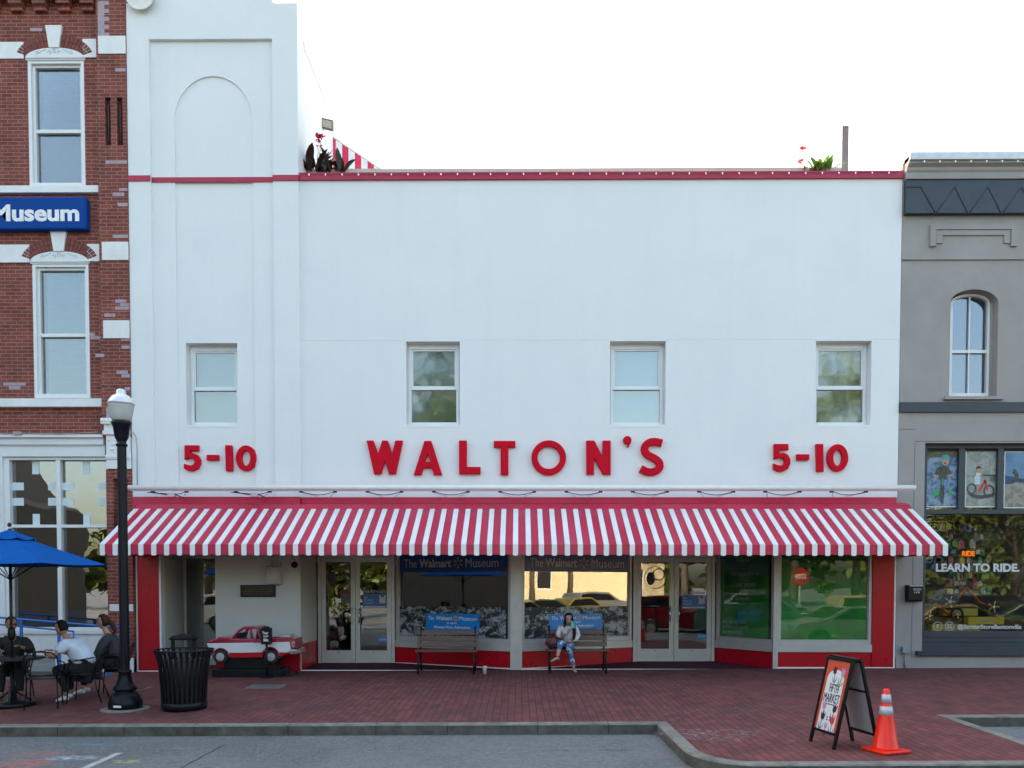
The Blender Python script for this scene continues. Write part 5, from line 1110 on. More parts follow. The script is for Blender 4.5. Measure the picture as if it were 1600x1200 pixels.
# ------------------------------------------------------------------ street lamp
lp=GP(196,1108); yy=lp.y; S_=lambda v: fz(v,yy,196)-lp.z
lamp=thing('street_lamp','black fluted street lamp post with white acorn globe at the kerb','lamp',lp)
def LZ(v): return S_(v)
q=MB(); q.lathe((0,0,0),[(.34,-.02),(.34,.012),(.32,.018),(0.02,.018)],32); q.build('footing',M_concrete,lamp,local=True)
z=lambda v: LZ(v)
q=MB(); q.lathe((0,0,0),[(.232,.015),(.236,.09),(.228,.13),(.205,.19),(.165,.235),(.135,.255),(.13,.27),(.160,.285),(.165,.31),(.150,.335),(.120,.37),(.100,.42),(.088,.48),(.082,.53),(.094,.545),(.094,.57),(.072,.58)],32,flute=(9,12,.06)); q.build('base',M_lampblack,lamp,local=True)
zc=z(697); q=MB(); q.lathe((0,0,0),[(.068,.575),(.066,zc*.5),(.062,zc)],24,smooth=False,flute=(0,2,.07)); q.build('column',M_lampblack,lamp,local=True)
q=MB(); q.lathe((0,0,0),[(.062,zc-.01),(.078,zc),(.078,zc+.03),(.06,zc+.04),(.066,z(689)),(.088,z(685)),(.093,z(683)),(.118,z(666)),(.132,z(664)),(.138,z(660)),(.12,z(658.5))],28,flute=(5,7,.05)); q.build('capital',M_lampblack,lamp,local=True)
q=MB(); q.box(-.055,.055,-.2385,-.23,.055,.085); q.build('number_plate',M_trim,lamp,local=True,label='small silver tag on the base')
mg,n_,b_,o_=mk('ribbed_globe'); b_.inputs['Base Color'].default_value=(.66,.66,.64,1); b_.inputs['Roughness'].default_value=.3; b_.inputs['Transmission Weight'].default_value=.35; b_.inputs['IOR'].default_value=1.3
q=MB(); q.lathe((0,0,0),[(.11,z(658.6)),(.140,z(655)),(.158,z(645)),(.170,z(636)),(.172,z(632))],36,flute=(1,3,.025)); q.build('globe',mg,lamp,local=True)
q=MB(); q.lathe((0,0,0),[(.176,z(633)),(.186,z(630.5)),(.176,z(628)),(.155,z(624)),(.120,z(619)),(.080,z(617)),(.062,z(614.5)),(.066,z(612)),(.055,z(609.5)),(.03,z(608)),(.004,z(607.3))],32); q.build('globe_cap',mat('lamp_cap_white',(.72,.73,.76),.25,.3,var=.03),lamp,local=True)
# ------------------------------------------------------------------ litter bin
bp=GP(288,1108); k=1/ (FPX/(bp.y+CD))
tb=thing('litter_bin','big black slatted litter bin with rain bonnet beside the street lamp','bin',bp)
Hb=.86; R0=.30; R1=.335
for i in range(30):
    a=2*PI*i/30; ca,sa=math.cos(a),math.sin(a); q=MB(); prof=[(R0,.06),(R0+.012,.30),(R1,.62),(R1+.015,.70),(.375,.80),(.415,.865)]; k_=len(q.v); tw=Vector((-sa,ca,0))*.019
    for (r,zz_) in prof:
        c=Vector((ca*r,sa*r,zz_)); n2=Vector((ca,sa,0))*.006; q.v+=[c-tw-n2,c+tw-n2,c+tw+n2,c-tw+n2]
    for j in range(len(prof)-1):
        for e in range(4): a0=k_+j*4+e; a1=k_+j*4+(e+1)%4; q.f.append([a0,a1,a1+4,a0+4]); q.m.append(0); q.sm.append(False)
    q.f.append([k_,k_+3,k_+2,k_+1]); q.f.append([k_+(len(prof)-1)*4+e for e in range(4)]); q.m+=[0,0]; q.sm+=[False,False]
    q.build('slat',M_black,tb,local=True)
q=MB(); q.tube([(.412*math.cos(a),.412*math.sin(a),.868) for a in [2*PI*i/40 for i in range(41)]],.011,6,caps=False); q.build('rim',M_black,tb,local=True)
q=MB(); q.lathe((0,0,0),[(.30,.02),(.315,.03),(.318,.11),(.30,.12)],36); q.lathe((0,0,0),[(.25,-.01),(.26,.03)],24); q.build('base_ring',M_black,tb,local=True)
q=MB(); q.lathe((0,0,0),[(.26,.05),(.285,.55),(.29,.74),(.20,.745),(.19,.70)],24); q.build('liner',mat('bin_liner',(.02,.02,.022),.6),tb,local=True)
for a in (0,PI): q=MB(); q.box(math.cos(a)*.155-.02,math.cos(a)*.155+.02,-.02,.02,.72,1.03); q.build('bonnet_post',M_black,tb,local=True); q=MB(); q.lathe((0,0,0),[(.195,1.02),(.20,1.035),(.14,1.075),(.05,1.095),(.002,1.10)],28); q.build('bonnet',M_black,tb,local=True)
# ------------------------------------------------------------------ benches
def bench(label):
    t=thing('park_bench',label,'bench',group='brown slatted benches before the shop windows'); W=.60
    for j,(y,zz_) in enumerate([(-.30,.44),(-.19,.445),(-.08,.44),(.03,.43)]): q=MB(); q.box(-W,W,y-.045,y+.045,zz_-.015,zz_+.015); q.build('seat_slat',M_wood,t,local=True,bevel=.006)
    for j in range(3): 
        zz_=.54+.115*j; y=.10+.035*j; fq=Fr((0,y,zz_),(1,0,0),(0,-1,.28),(0,.28,1)); q=MB(); q.fbox(fq,-W,W,-.012,.014,-.05,.05); q.build('back_slat',M_wood,t,local=True,bevel=.006)
    for s in (-1,1):
        x=s*(W-.06); q=MB(); q.tube([(x,-.36,0),(x,-.31,.20),(x,-.33,.42)],[.020,.017,.019],6); q.tube([(x,.20,0),(x,.12,.22),(x,.09,.43),(x,.135,.66),(x,.19,.87)],[.020,.018,.018,.016,.016],6); q.tube([(x,-.34,.415),(x,.09,.41)],.018,6); q.tube([(x,-.31,.20),(x,-.1,.24),(x,.12,.22)],.011,6); q.ball((x,.19,.88),.022); q.build('end_frame',M_black,t,local=True)
    q=MB(); q.box(-.045,.045,-.352,-.345,.435,.47); q.build('maker_plate',mat('bronze_plate',(.12,.10,.09),.4,.6),t,local=True)
    return t
q1=GP(700,1048); b1=bench('empty brown slatted bench below the left blue admission sign'); move(b1,TR(fx(698.5,1030,-.42),-.33,gz(6.3,-.4)))
b2=copy_tree(b1,TR(fx(902,1030,-.42),-.33,gz(8.9,-.4)),'brown slatted bench the dark haired woman sits on')
cp_=GP(757.5,1053); q=MB(); q.lathe(cp_,[(.030,0),(.042,.145),(.045,.15),(.040,.152),(.036,.14)],18); single(q,'paper_cup',mat('paper_cup',(.75,.75,.74),.5,var=.02),cp_,'white paper cup standing on the pavement right of the empty bench','cup')
# ------------------------------------------------------------------ A-frame board
f1_,f2_=GP(1265,1158),GP(1304,1172); g1_,g2_=GP(1331,1157),GP(1371,1172)
cb=(f1_+f2_+g1_+g2_)/4; t=thing('sandwich_board','black framed A-board advertising the Fifth Market with painted tulips','sandwich board',cb)
Hs=.985; Wv=(f2_-f1_); wd_=Wv.length; Sx=Wv.normalized(); topc=(f1_+g1_)/2; top1=Vector((*((f1_*.5+g1_*.5).xy),f1_.z+Hs)); top1.x-=.045
def leaf(foot,nrm,toff,name,poster):
    foot=Vector(foot); top=Vector((top1.x+toff,foot.y*.5+top1.y*.5,top1.z)); U=(top-foot); Ln=U.length; U.normalize(); N=Sx.cross(U).normalized()
    if N.x*nrm<0: N=-N
    fr=Fr(foot,Sx,N,U); fw_=.032; zb_=.145
    q=MB(); q.fbox(fr,0,fw_,-.016,.016,0,Ln); q.fbox(fr,wd_-fw_,wd_,-.016,.016,0,Ln); q.fbox(fr,fw_,wd_-fw_,-.015,.015,zb_,zb_+fw_); q.fbox(fr,fw_,wd_-fw_,-.015,.015,Ln-fw_,Ln); 
    if not poster: q.fbox(fr,fw_,wd_-fw_,-.015,.012,Ln*.63,Ln*.63+.025)
    q.build('frame',M_black,t,bevel=.003); pz0,pz1=zb_+fw_,Ln-fw_
    q=MB(); q.fbox(fr,fw_,wd_-fw_,-.006,.004,pz0,pz1); pn=q.build('board',mat('poster_orange',(.50,.075,.03),.45,var=.03) if poster else M_greyprint,t)
    return fr,fw_,pz0,pz1,pn,Ln
fr,fw_,pz0,pz1,pn,Ln=leaf(f1_,-1,0,'front',True); leaf(g1_,1,.09,'back',False)
# back of the poster leaf: grey
w_=wd_-2*fw_; h_=pz1-pz0
flip=(fr.S.cross(fr.U)).dot(fr.N)
X=lambda k: fw_+w_*k; Z=lambda k: pz0+h_*(1-k)
q=MB(); P=[(X(.10),Z(1)),(X(.88),Z(1)),(X(.86),Z(.33))]+[(X(.49+.37*math.cos(math.radians(a))),Z(.27-.14*math.sin(math.radians(a)))) for a in range(0,181,15)]+[(X(.12),Z(.33))]
q.prism(fr,P,.004,.006); q.build('arch',mat('poster_paper',(.62,.66,.68),.45,var=.02),pn)
Mink=mat('poster_ink',(.01,.012,.02),.5); 
letters('lettering','FIFTH',fr,X(.32),X(.72),Z(.455),Z(.335),.007,Mink,pn,depth=.002,bold=.0); letters('lettering','MARKET',fr,X(.15),X(.85),Z(.60),Z(.475),.007,Mink,pn,depth=.002,bold=.0); letters('lettering','A SPRING MARKET',fr,X(.34),X(.66),Z(.635),Z(.62),.007,Mink,pn,depth=.002)
cols=dict(d=(.06,.008,.03),p=(.50,.22,.38),r=(.50,.05,.05),b=(.01,.04,.13),g=(.08,.13,.03)); MM={k:mat('poster_'+k,c,.5,var=.02) for k,c in cols.items()}
def tulip(cx,cy,s,c,lf,ang=0):
    q=MB(); R=lambda x,y: (X(cx)+(x*math.cos(ang)-y*math.sin(ang))*s,Z(cy)+(x*math.sin(ang)+y*math.cos(ang))*s)
    q.prism(fr,[R(-.03,.02),R(-.04,.10),R(-.018,.065),R(0,.11),R(.018,.065),R(.04,.10),R(.03,.02),R(0,-.005)],.006,.0085,0); q.prism(fr,[R(-.004,-.005),R(.004,-.005),R(.004,-.11),R(-.004,-.11)],.006,.008,1); q.prism(fr,[R(.004,-.10),R(.05,-.03),R(.03,-.08)],.006,.008,1); q.prism(fr,[R(-.004,-.11),R(-.045,-.02),R(-.03,-.09)],.006,.008,1)
    q.build('tulip',[MM[c],MM[lf]],pn)
tulip(.42,.20,.9,'d','b',.2); tulip(.75,.22,1.1,'p','g',-.2); tulip(.27,.72,1,'p','g',.1); tulip(.72,.73,1,'d','g',-.15); tulip(.28,.87,1,'d','b',-.1); tulip(.74,.90,1.1,'r','b',.05); tulip(.50,.98,.7,'p','d')
q=MB()
for i in range(4): q.prism(fr,[(X(.46+.12*(i%2)),Z(.80+.035*(i//2))),(X(.52+.12*(i%2)),Z(.80+.035*(i//2))),(X(.52+.12*(i%2)),Z(.82+.035*(i//2))),(X(.46+.12*(i%2)),Z(.82+.035*(i//2)))],.006,.008)
q.build('small_squares',MM['b'],pn)
q=MB(); q.box(-.06,.06,-wd_*.02,.02,0,.02); 
q=MB(); tp=Vector((top1.x,0,top1.z)); a=fr.p(0,.0,Ln); b=fr.p(wd_,0,Ln); q.tube([a+Vector((.045,0,.005)),b+Vector((.045,0,.005))],.05,4,sq=.35); q.build('hinge_cap',M_black,t)
q=MB(); m1=fr.p(wd_*.5,-.02,Ln*.66); q.tube([m1,m1+Vector((.09,0,.045)),m1+Vector((.2,0,.0))],.007,5); q.build('spreader',M_chrome,t)
# ------------------------------------------------------------------ traffic cone
cc=GP(1383.5,1174); q=MB(); cone=thing('traffic_cone','orange traffic cone with two reflective bands beside the A-board','cone',cc)
q=MB(); R_=Matrix.Rotation(.35,4,'Z'); 
def rb(x0,x1,y0,y1,z0,z1):
    k=len(q.v); q.box(x0,x1,y0,y1,z0,z1)
    for i in range(k,len(q.v)): q.v[i]=R_@q.v[i]
rb(-.18,.18,-.18,.18,0,.035); q.build('base',M_orange,cone,local=True,bevel=.012)
ro=lambda h: .135-.104*(h/.69)
q=MB(); q.lathe((0,0,0),[(.150,.030),(ro(.05)+.004,.055),(ro(.40),.40),(ro(.68),.675),(ro(.69)-.006,.685),(ro(.69)-.014,.68)],32); q.build('body',M_orange,cone,local=True)
for a,b in ((.40,.497),(.535,.625)): q=MB(); q.lathe((0,0,0),[(ro(a)+.0025,a),(ro(b)+.0025,b)],32); q.build('reflective_band',M_reflect,cone,local=True)
# ------------------------------------------------------------------ mailbox, meter box, posters and the bike shop window
a,z0=P0_(1417,940,-.09); b,z1=P0_(1440,914,-.09); t=thing('mailbox','black wall mailbox with white lettering beside the bike shop window','mailbox',((a+b)/2,0,z0)); q=MB(); q.box(a,b,-.15,-.0,z0+.03,z1-.03); q.prism(Fr((a,0,0),(0,-1,0),(-1,0,0)),[(0,z0),(.12,z0),(.149,z0+.03),(0,z0+.03)],-(b-a),0); q.build('box',M_black,t,bevel=.006); q=MB(); q.box(a-.005,b+.005,-.165,0,z1-.03,z1-.005); q.build('lid',M_black,t,bevel=.004)
letters('lettering','BENTONVILLE',W0,a+.09,b-.03,z1-.085,z1-.065,.151,M_paper,t,depth=.002); letters('lettering','ARKANSAS',W0,a+.10,b-.04,z1-.11,z1-.09,.151,M_paper,t,depth=.002); letters('lettering','119',W0,a+.12,b-.07,z1-.165,z1-.13,.151,M_paper,t,depth=.002,bold=.02); q=MB(); q.box(a+.02,b-.01,-.167,-.165,z1-.025,z1-.012); q.build('highlight_strip',M_trim,t)
a,z0=P0_(1407,1020); b,z1=P0_(1418,1010); t=thing('meter_box','small grey electrical box on a conduit by the red corner','electrical box',((a+b)/2,0,gz(15.3,0))); q=MB(); q.box(a,b,-.09,-.0,z0,z1); q.build('box',mat('galv_grey',(.26,.29,.33),.5,.2),t,bevel=.008); q=MB(); q.tube([((a+b)/2,-.05,z0),((a+b)/2,-.05,gz(15.3,0)-.03)],.016,8); q.box((a+b)/2-.025,(a+b)/2+.025,-.07,-.0,z0-.25,z0-.235); q.build('conduit',MATS['galv_grey'],t)
def spx(u,v,d): return fs.px(u,v,d)
def flat(t,m,pts,d,name='print',fr=fs,dd=.002):
    q=MB(); q.prism(fr,pts,d,d+dd); return q.build(name,m,t)
def poster(u0,u1,v0,v1,label,draw,skew=0):
    a,z0=spx(u0,v1,-.05); b,z1=spx(u1,v0,-.05); t=thing('window_poster',label,'poster',fs.p((a+b)/2,-.05,z0),group='photo posters in the upper bike shop panes'); flat(t,M_paper,[(a,z0),(b,z0),(b,z1),(a,z1)],-.053,'sheet')
    m=.02; A,B,C,D=a+m,b-m,z0+m,z1-m; L=lambda x,y:(A+(B-A)*x,D-(D-C)*y); draw(t,L)
    for uu in (a+.08,b-.08): q=MB(); q.lathe(fs.p(uu,-.045,z1+.02),[(.018,-.004),(.018,.004)],10,axis='y'); q.build('suction_cup',M_greyprint,t)
def blobm(name,c1,c2,sc_=6): 
    m,n,b,o=mk(name); c=mixc(n,ramp(n,noise(n,sc_,6,wpos(n),.7,1.),.42,.58),c1,c2); n.links.new(c,b.inputs['Base Color']); b.inputs['Roughness'].default_value=.4; return m
Msky=mat('poster_sky',(.12,.25,.42),.5,var=.3,scale=4); Mrd=blobm('poster_road',(.03,.09,.22),(.22,.32,.42),7); Mgr=blobm('poster_grey_wall',(.20,.23,.22),(.32,.35,.33),5); Mjn=mat('poster_denim',(.12,.22,.42),.5,var=.3,scale=20); Mskn=mat('poster_skin',(.42,.24,.18),.5); Mtq=mat('poster_helmet',(.02,.32,.36),.5); Mgn=mat('poster_green',(.02,.35,.08),.5); Mdk=blobm('poster_dark',(.01,.012,.012),(.07,.07,.055),30); Mwt=mat('poster_white',(.55,.60,.60),.5); Mrr=mat('poster_red',(.50,.04,.06),.5)
def ell(L,cx,cy,rx,ry,n=16,a0=0,a1=360): return [L(cx+rx*math.cos(math.radians(a0+(a1-a0)*i/n)),cy+ry*math.sin(math.radians(a0+(a1-a0)*i/n))) for i in range(n)]
def ringq(t,m,L,cx,cy,rx,ry,d,w=.7):
    q=MB(); n=18
    for i in range(n):
        a,b=2*PI*i/n,2*PI*(i+1)/n; q.prism(fs,[L(cx+rx*math.cos(a),cy+ry*math.sin(a)),L(cx+rx*math.cos(b),cy+ry*math.sin(b)),L(cx+rx*w*math.cos(b),cy+ry*w*math.sin(b)),L(cx+rx*w*math.cos(a),cy+ry*w*math.sin(a))],d,d+.002)
    q.build('print',m,t)
def dr1(t,L):
    R=lambda x0,y0,x1,y1:[L(x0,y1),L(x1,y1),L(x1,y0),L(x0,y0)]
    flat(t,Mrd,R(0,.12,1,1),-.051); flat(t,mat('poster_hedge',(.10,.11,.06),.6,var=.4,scale=12),R(0,0,1,.12),-.051); d=-.049
    flat(t,Mjn,[L(.33,.52),L(.50,.50),L(.42,.70),L(.30,.72)],d); flat(t,Mjn,[L(.52,.50),L(.72,.52),L(.78,.70),L(.64,.71)],d); flat(t,Mdk,[L(.22,.45),L(.34,.30),L(.50,.26),L(.70,.29),L(.82,.42),L(.80,.47),L(.66,.42),L(.62,.52),L(.40,.52),L(.38,.42),L(.28,.47)],d+.002)
    flat(t,Mskn,ell(L,.60,.19,.12,.075),d+.004); flat(t,Mtq,ell(L,.60,.145,.15,.075,12,180,360)+[L(.75,.145)],d+.006); flat(t,Mdk,ell(L,.58,.225,.035,.018),d+.006); flat(t,Mskn,ell(L,.26,.45,.06,.025),d+.004); flat(t,Mskn,ell(L,.77,.44,.06,.025),d+.004)
    flat(t,Mgn,[L(.27,.70),L(.42,.70),L(.36,.81),L(.18,.82)],d+.004); flat(t,Mgn,[L(.68,.69),L(.82,.71),L(.84,.77),L(.74,.80)],d+.004); flat(t,Mdk,[L(.46,.52),L(.54,.52),L(.58,.80),L(.52,.95),L(.46,.93),L(.42,.78)],d+.004); flat(t,Mgn,[L(.49,.5),L(.53,.5),L(.53,.62),L(.49,.62)],d+.006)
def dr2(t,L):
    R=lambda x0,y0,x1,y1:[L(x0,y1),L(x1,y1),L(x1,y0),L(x0,y0)]
    flat(t,Mgr,R(0,0,1,1),-.051); d=-.049; flat(t,Mdk,[L(.02,.76),L(.5,.80),L(1,.76),L(.9,.83),L(.5,.87),L(.2,.84)],d); ringq(t,Mdk,L,.18,.68,.16,.10,d+.002); ringq(t,Mdk,L,.76,.72,.19,.115,d+.002)
    flat(t,Mrr,[L(.40,.70),L(.60,.53),L(.66,.55),L(.46,.74)],d+.004); flat(t,Mrr,[L(.58,.52),L(.66,.51),L(.74,.70),L(.70,.72)],d+.004); flat(t,mat('poster_shorts',(.45,.62,.66),.5),[L(.26,.46),L(.44,.46),L(.46,.60),L(.26,.60)],d+.006); flat(t,Mwt,[L(.34,.38),L(.48,.40),L(.46,.50),L(.27,.50)],d+.004); flat(t,Mskn,[L(.34,.60),L(.42,.60),L(.42,.72),L(.36,.74)],d+.004)
    flat(t,Mskn,ell(L,.42,.33,.085,.05),d+.006); flat(t,mat('poster_hair',(.05,.02,.01),.6),ell(L,.40,.31,.09,.045,12,170,370),d+.008); flat(t,Mskn,[L(.42,.43),L(.56,.44),L(.56,.46),L(.42,.46)],d+.008); flat(t,Mdk,R(.52,.42,1,.45),d); 
    for k in range(5): flat(t,Mdk,R(.80+.045*k,.45,.825+.045*k,.55),d)
def dr3(t,L):
    R=lambda x0,y0,x1,y1:[L(x0,y1),L(x1,y1),L(x1,y0),L(x0,y0)]
    flat(t,Msky,R(0,0,1,.60),-.051); flat(t,blobm('poster_gravel',(.16,.15,.13),(.30,.29,.26),9),[L(0,1),L(1,1),L(1,.54),L(.3,.55),L(0,.60)],-.049); flat(t,mat('poster_ridge',(.02,.06,.16),.5),[L(0,.58),L(0,.42),L(.3,.45),L(.7,.5),L(1,.48),L(1,.56)],-.050)
    flat(t,Mdk,[L(.22,.38),L(.27,.30),L(.33,.31),L(.42,.40),L(.42,.49),L(.33,.50),L(.30,.42)],-.047); ringq(t,Mdk,L,.22,.54,.07,.035,-.045); ringq(t,Mdk,L,.55,.53,.07,.035,-.045); flat(t,Mdk,[L(.22,.52),L(.42,.48),L(.56,.52),L(.4,.53)],-.045)
poster(1446,1498,703,792.5,'poster of a laughing child in a teal helmet riding toward the viewer',dr1); poster(1507.5,1559,704,792.5,'poster of a small child on a red balance bike seen from the side',dr2); poster(1568,1622,705,794,'poster of a rider crossing a gravel slope under a blue sky',dr3)
def wl(name,txt,u0,u1,v0,v1,m,label,cat,d=-.048,bold=.0,**k):
    a,z0=spx(u0,v1,d); b,z1=spx(u1,v0,d); o=letters(name,txt,fs,a,b,z0,z1,d,m,None,depth=.003,bold=bold,**k); return single(o,name,m,fs.p(a,d,z0),label,cat)
M_vinylw=mat('white_window_vinyl',(.55,.57,.60),.5,var=.02)
wl('window_slogan','LEARN TO RIDE.',1462,1593,880.5,893.5,M_vinylw,'white vinyl slogan LEARN TO RIDE across the bike shop glass','lettering',bold=.04)
wl('window_lettering','@StriderStoreBentonville',1496,1596,975.5,984.5,M_vinylw,'white vinyl social media handle low on the bike shop glass','lettering',bold=.02)
for u,lab_ in ((1465,'white circle badge with letter f low on the bike shop glass'),(1483.5,'white vinyl circle badge of a camera, right of the letter badge')):
    s_,z_=spx(u,978.5,-.05); t=thing('round_badge',lab_,'badge',fs.p(s_,-.05,z_)); q=MB(); q.tube([fs.p(s_+.088*math.cos(a),-.047,z_+.088*math.sin(a)) for a in [2*PI*i/24 for i in range(25)]],.006,4,caps=False); q.build('ring',M_vinylw,t)
    if u<1470: letters('letter','f',fs,s_-.022,s_+.022,z_-.05,z_+.05,-.048,M_vinylw,t,depth=.002,bold=.04)
    else: q=MB(); q.frame(fs,s_-.045,s_+.045,z_-.045,z_+.045,.01,-.049,-.046); q.tube([fs.p(s_+.022*math.cos(a),-.047,z_+.022*math.sin(a)) for a in [2*PI*i/12 for i in range(13)]],.005,4,caps=False); q.build('camera_symbol',M_vinylw,t)
M_neony,n_,b_,o_=mk('dim_yellow_sign'); b_.inputs['Base Color'].default_value=(.45,.33,.10,1); b_.inputs['Emission Color'].default_value=(.7,.42,.10,1); b_.inputs['Emission Strength'].default_value=.02  # faint glow put into the OPEN sign by emission
M_neono,n_,b_,o_=mk('orange_led'); b_.inputs['Base Color'].default_value=(.8,.2,.02,1); b_.inputs['Emission Color'].default_value=(1,.20,.01,1); b_.inputs['Emission Strength'].default_value=.16
a,z0=spx(1447.5,829,-.10); b,z1=spx(1480,814,-.10); t=thing('open_sign','faintly glowing yellow OPEN sign inside the bike shop glass at top left','sign',fs.p(a,-.1,z0)); q=MB(); q.frame(fs,a,b,z0,z1,.012,-.11,-.10); q.build('border',M_neony,t); letters('lettering','OPEN',fs,a+.05,b-.05,z0+.045,z1-.055,-.108,M_neony,t,depth=.006)
a,z0=spx(1503,869,-.35); b,z1=spx(1523,861,-.35); o=letters('led_sign','RIDE',fs,a,b,z0,z1,-.35,M_neono,None,depth=.01,bold=.03); single(o,'led_sign',M_neono,fs.p(a,-.35,z0),'glowing orange RIDE sign inside the bike shop','sign')
# yellow branded boxes on the window bench
My=mat('box_yellow',(.75,.52,.03),.5,var=.05)
def ybox(u0,u1,v0,v1,d,txt,label,tu):
    a,z0=spx(u0,v1,d); b,z1=spx(u1,v0,d); t=thing('product_box',label,'box',fs.p(a,d,z0),group='yellow bike boxes in the window'); q=MB(); q.fbox(fs,a,b,d-.18,d,z0,z1); q.build('carton',My,t,bevel=.004)
    p,y0=spx(tu[0],v1-(v1-v0)*.3,d+.001); r,y1=spx(tu[1],v0+(v1-v0)*.3,d+.001); letters('lettering',txt,fs,p,r,y0,y1,d+.001,M_greyprint,t,depth=.002,bold=.03,shear=.25)
ybox(1456,1532,976,986,-.12,'STRIDER','lowest yellow bike box, at the left of the window bench',(1472,1500)); ybox(1513,1569,964,975.4,-.16,'STRIDER','middle yellow bike box, at the right of the stack',(1526,1556)); ybox(1474,1528,951,962,-.30,'STRIDER','topmost yellow bike box, behind the small red bike',(1494,1525))
def bike(label,pts,col,rw,wh,d):
    t=thing('balance_bike',label,'bicycle',fs.p(*( [spx(*pts['bb'],d)[0],d,spx(*pts['bb'],d)[1]-.2] )),group='balance bikes in the shop window'); m=mat('bike_'+label.split()[1],col,.3,var=.05)
    P={k:fs.p(spx(*v,d)[0],d,spx(*v,d)[1]) for k,v in pts.items()}
    q=MB(); q.tube([P['head'],P['bb']],.022,8); q.tube([P['bb'],P['rear']],.016,8); 
    if 'seat' in P: q.tube([P['head'],P['seat']],.016,8)
    q.build('frame',m,t)
    for k in wh: 
        w=MB(); w.tube([P[k]+Vector((rw*math.cos(a),0,rw*math.sin(a))) for a in [2*PI*i/24 for i in range(25)]],.026,6,caps=False); ww=w.build('wheel',M_rubber,t); h=MB(); h.lathe(P[k],[(.03,-.03),(.03,.03)],10,axis='y')
        for j in range(5): h.tube([P[k],P[k]+Vector((rw*math.cos(j*1.257),0,rw*math.sin(j*1.257)))],.010,4)
        h.build('hub',M_chrome,ww)
    q=MB(); q.tube([P['head'],P['head']+Vector((0,0,.10)),P['head']+Vector((.0,-.12,.14))],.012,6); q.tube([P['head']+Vector((-.14,0,.12)),P['head']+Vector((.14,0,.12))],.012,6); q.build('handlebar',M_black,t)
bike('small red balance bike with thick tyres at the left of the window',dict(head=(1461,943),bb=(1480,959),rear=(1495,959.5),front=(1452,962)),(.75,.03,.05),.115,['rear','front'],-.16)
bike('larger orange balance bike standing behind the yellow boxes',dict(head=(1510,917),bb=(1531,941),rear=(1552,948),seat=(1494,938),front=(1484,940)),(.85,.16,.03),.15,['rear','front'],-.30)
# merchandise hanging on the back panel
random.seed(12)
t=thing('goods_rack','dark hanging rack of small bright bike accessories inside the shop','display rack',(18,.9,1.2)); q=MB(); q.fbox(fs,sx(1447),sx(1590),-.50,-.48,.9,2.95); q.build('panel',M_dark,t)
cl=[(.6,.62,.6),(.6,.08,.16),(.08,.28,.55),(.65,.5,.06),(.10,.4,.14),(.5,.46,.4),(.18,.18,.18),(.3,.1,.3)]
for i in range(62):
    u=random.uniform(1450,1545); v=random.choice([822,836,850,862,874,886,898,910,922])+random.uniform(-2,2); s_,z_=spx(u,v,-.42); w=random.uniform(.03,.07); h=random.uniform(.05,.12); q=MB(); q.fbox(fs,s_-w,s_+w,-.47,-.42,z_-h,z_+h*.4); q.fbox(fs,s_-w*.4,s_+w*.4,-.465,-.43,z_+h*.4,z_+h*.65)
    q.build('hanging_pack',mat('goods_%d'%(i%8),cl[i%8],.5,var=.4,scale=14),t)
# blue partial sign at the right edge
# ------------------------------------------------------------------ people
def skinmesh(nodes,edges,sub=2):
    me=bpy.data.meshes.new('tmp'); names=list(nodes); ix={k:i for i,k in enumerate(names)}
    me.from_pydata([nodes[k][:3] for k in names],[(ix[a],ix[b]) for a,b in edges],[]); me.update()
    o=bpy.data.objects.new('tmp',me); COL.objects.link(o); md=o.modifiers.new('s','SKIN'); md.branch_smoothing=.6; me.skin_vertices.new() if not me.skin_vertices else None
    for i,k in enumerate(names):
        r=nodes[k][3]; r=(r,r) if not isinstance(r,tuple) else r; me.skin_vertices[0].data[i].radius=r; me.skin_vertices[0].data[i].use_root=(i==0)
    ss=o.modifiers.new('ss','SUBSURF'); ss.levels=sub; ss.render_levels=sub
    dg=bpy.context.evaluated_depsgraph_get(); dg.update(); r=bpy.data.meshes.new_from_object(o.evaluated_get(dg)); bpy.data.objects.remove(o); bpy.data.meshes.remove(me)
    V=[v.co.copy() for v in r.vertices]; F=[list(p.vertices) for p in r.polygons]; bpy.data.meshes.remove(r); return V,F
def addskin(mb,nodes,edges,m=0,sub=2):
    V,F=skinmesh(nodes,edges,sub); mb.add(V,F,m,True); return mb
def chain(*k): return list(zip(k,k[1:]))
def hand(mb,w,d,up,side,curl=.5,s=1.,m=0):
    """palm with four fingers and a thumb; w wrist, d pointing direction, up back-of-hand normal, side thumb side sign"""
    w=Vector(w); d=Vector(d).normalized(); up=Vector(up); up=(up-d*up.dot(d)).normalized(); a=d.cross(up).normalized()*side
    n={'w':(*w,.021*s),'p':(*(w+d*.045*s),(.034*s,.016*s)),'k':(*(w+d*.085*s),(.036*s,.014*s))}; addskin(mb,n,chain('w','p','k'),m,1)
    for i,(o,L) in enumerate(((.026,.070),(.009,.078),(-.009,.072),(-.026,.056))):
        b=w+d*.082*s+a*o*s; dd=d.copy(); pts=[b]
        for j in range(3):
            c=curl*(j+.6)*.9; q=(d*math.cos(c)-up*math.sin(c)); pts.append(pts[-1]+q*L*s*(.42,.32,.26)[j])
        mb.tube(pts,[.0095*s,.009*s,.0082*s,.0065*s],6,m)
    b=w+d*.03*s+a*.024*s; mb.tube([b,b+(a*.75+d*.6-up*.2).normalized()*.035*s,b+(a*.75+d*.6-up*.2).normalized()*.035*s+(d-up*.5).normalized()*.032*s],[.012*s,.0105*s,.008*s],6,m)
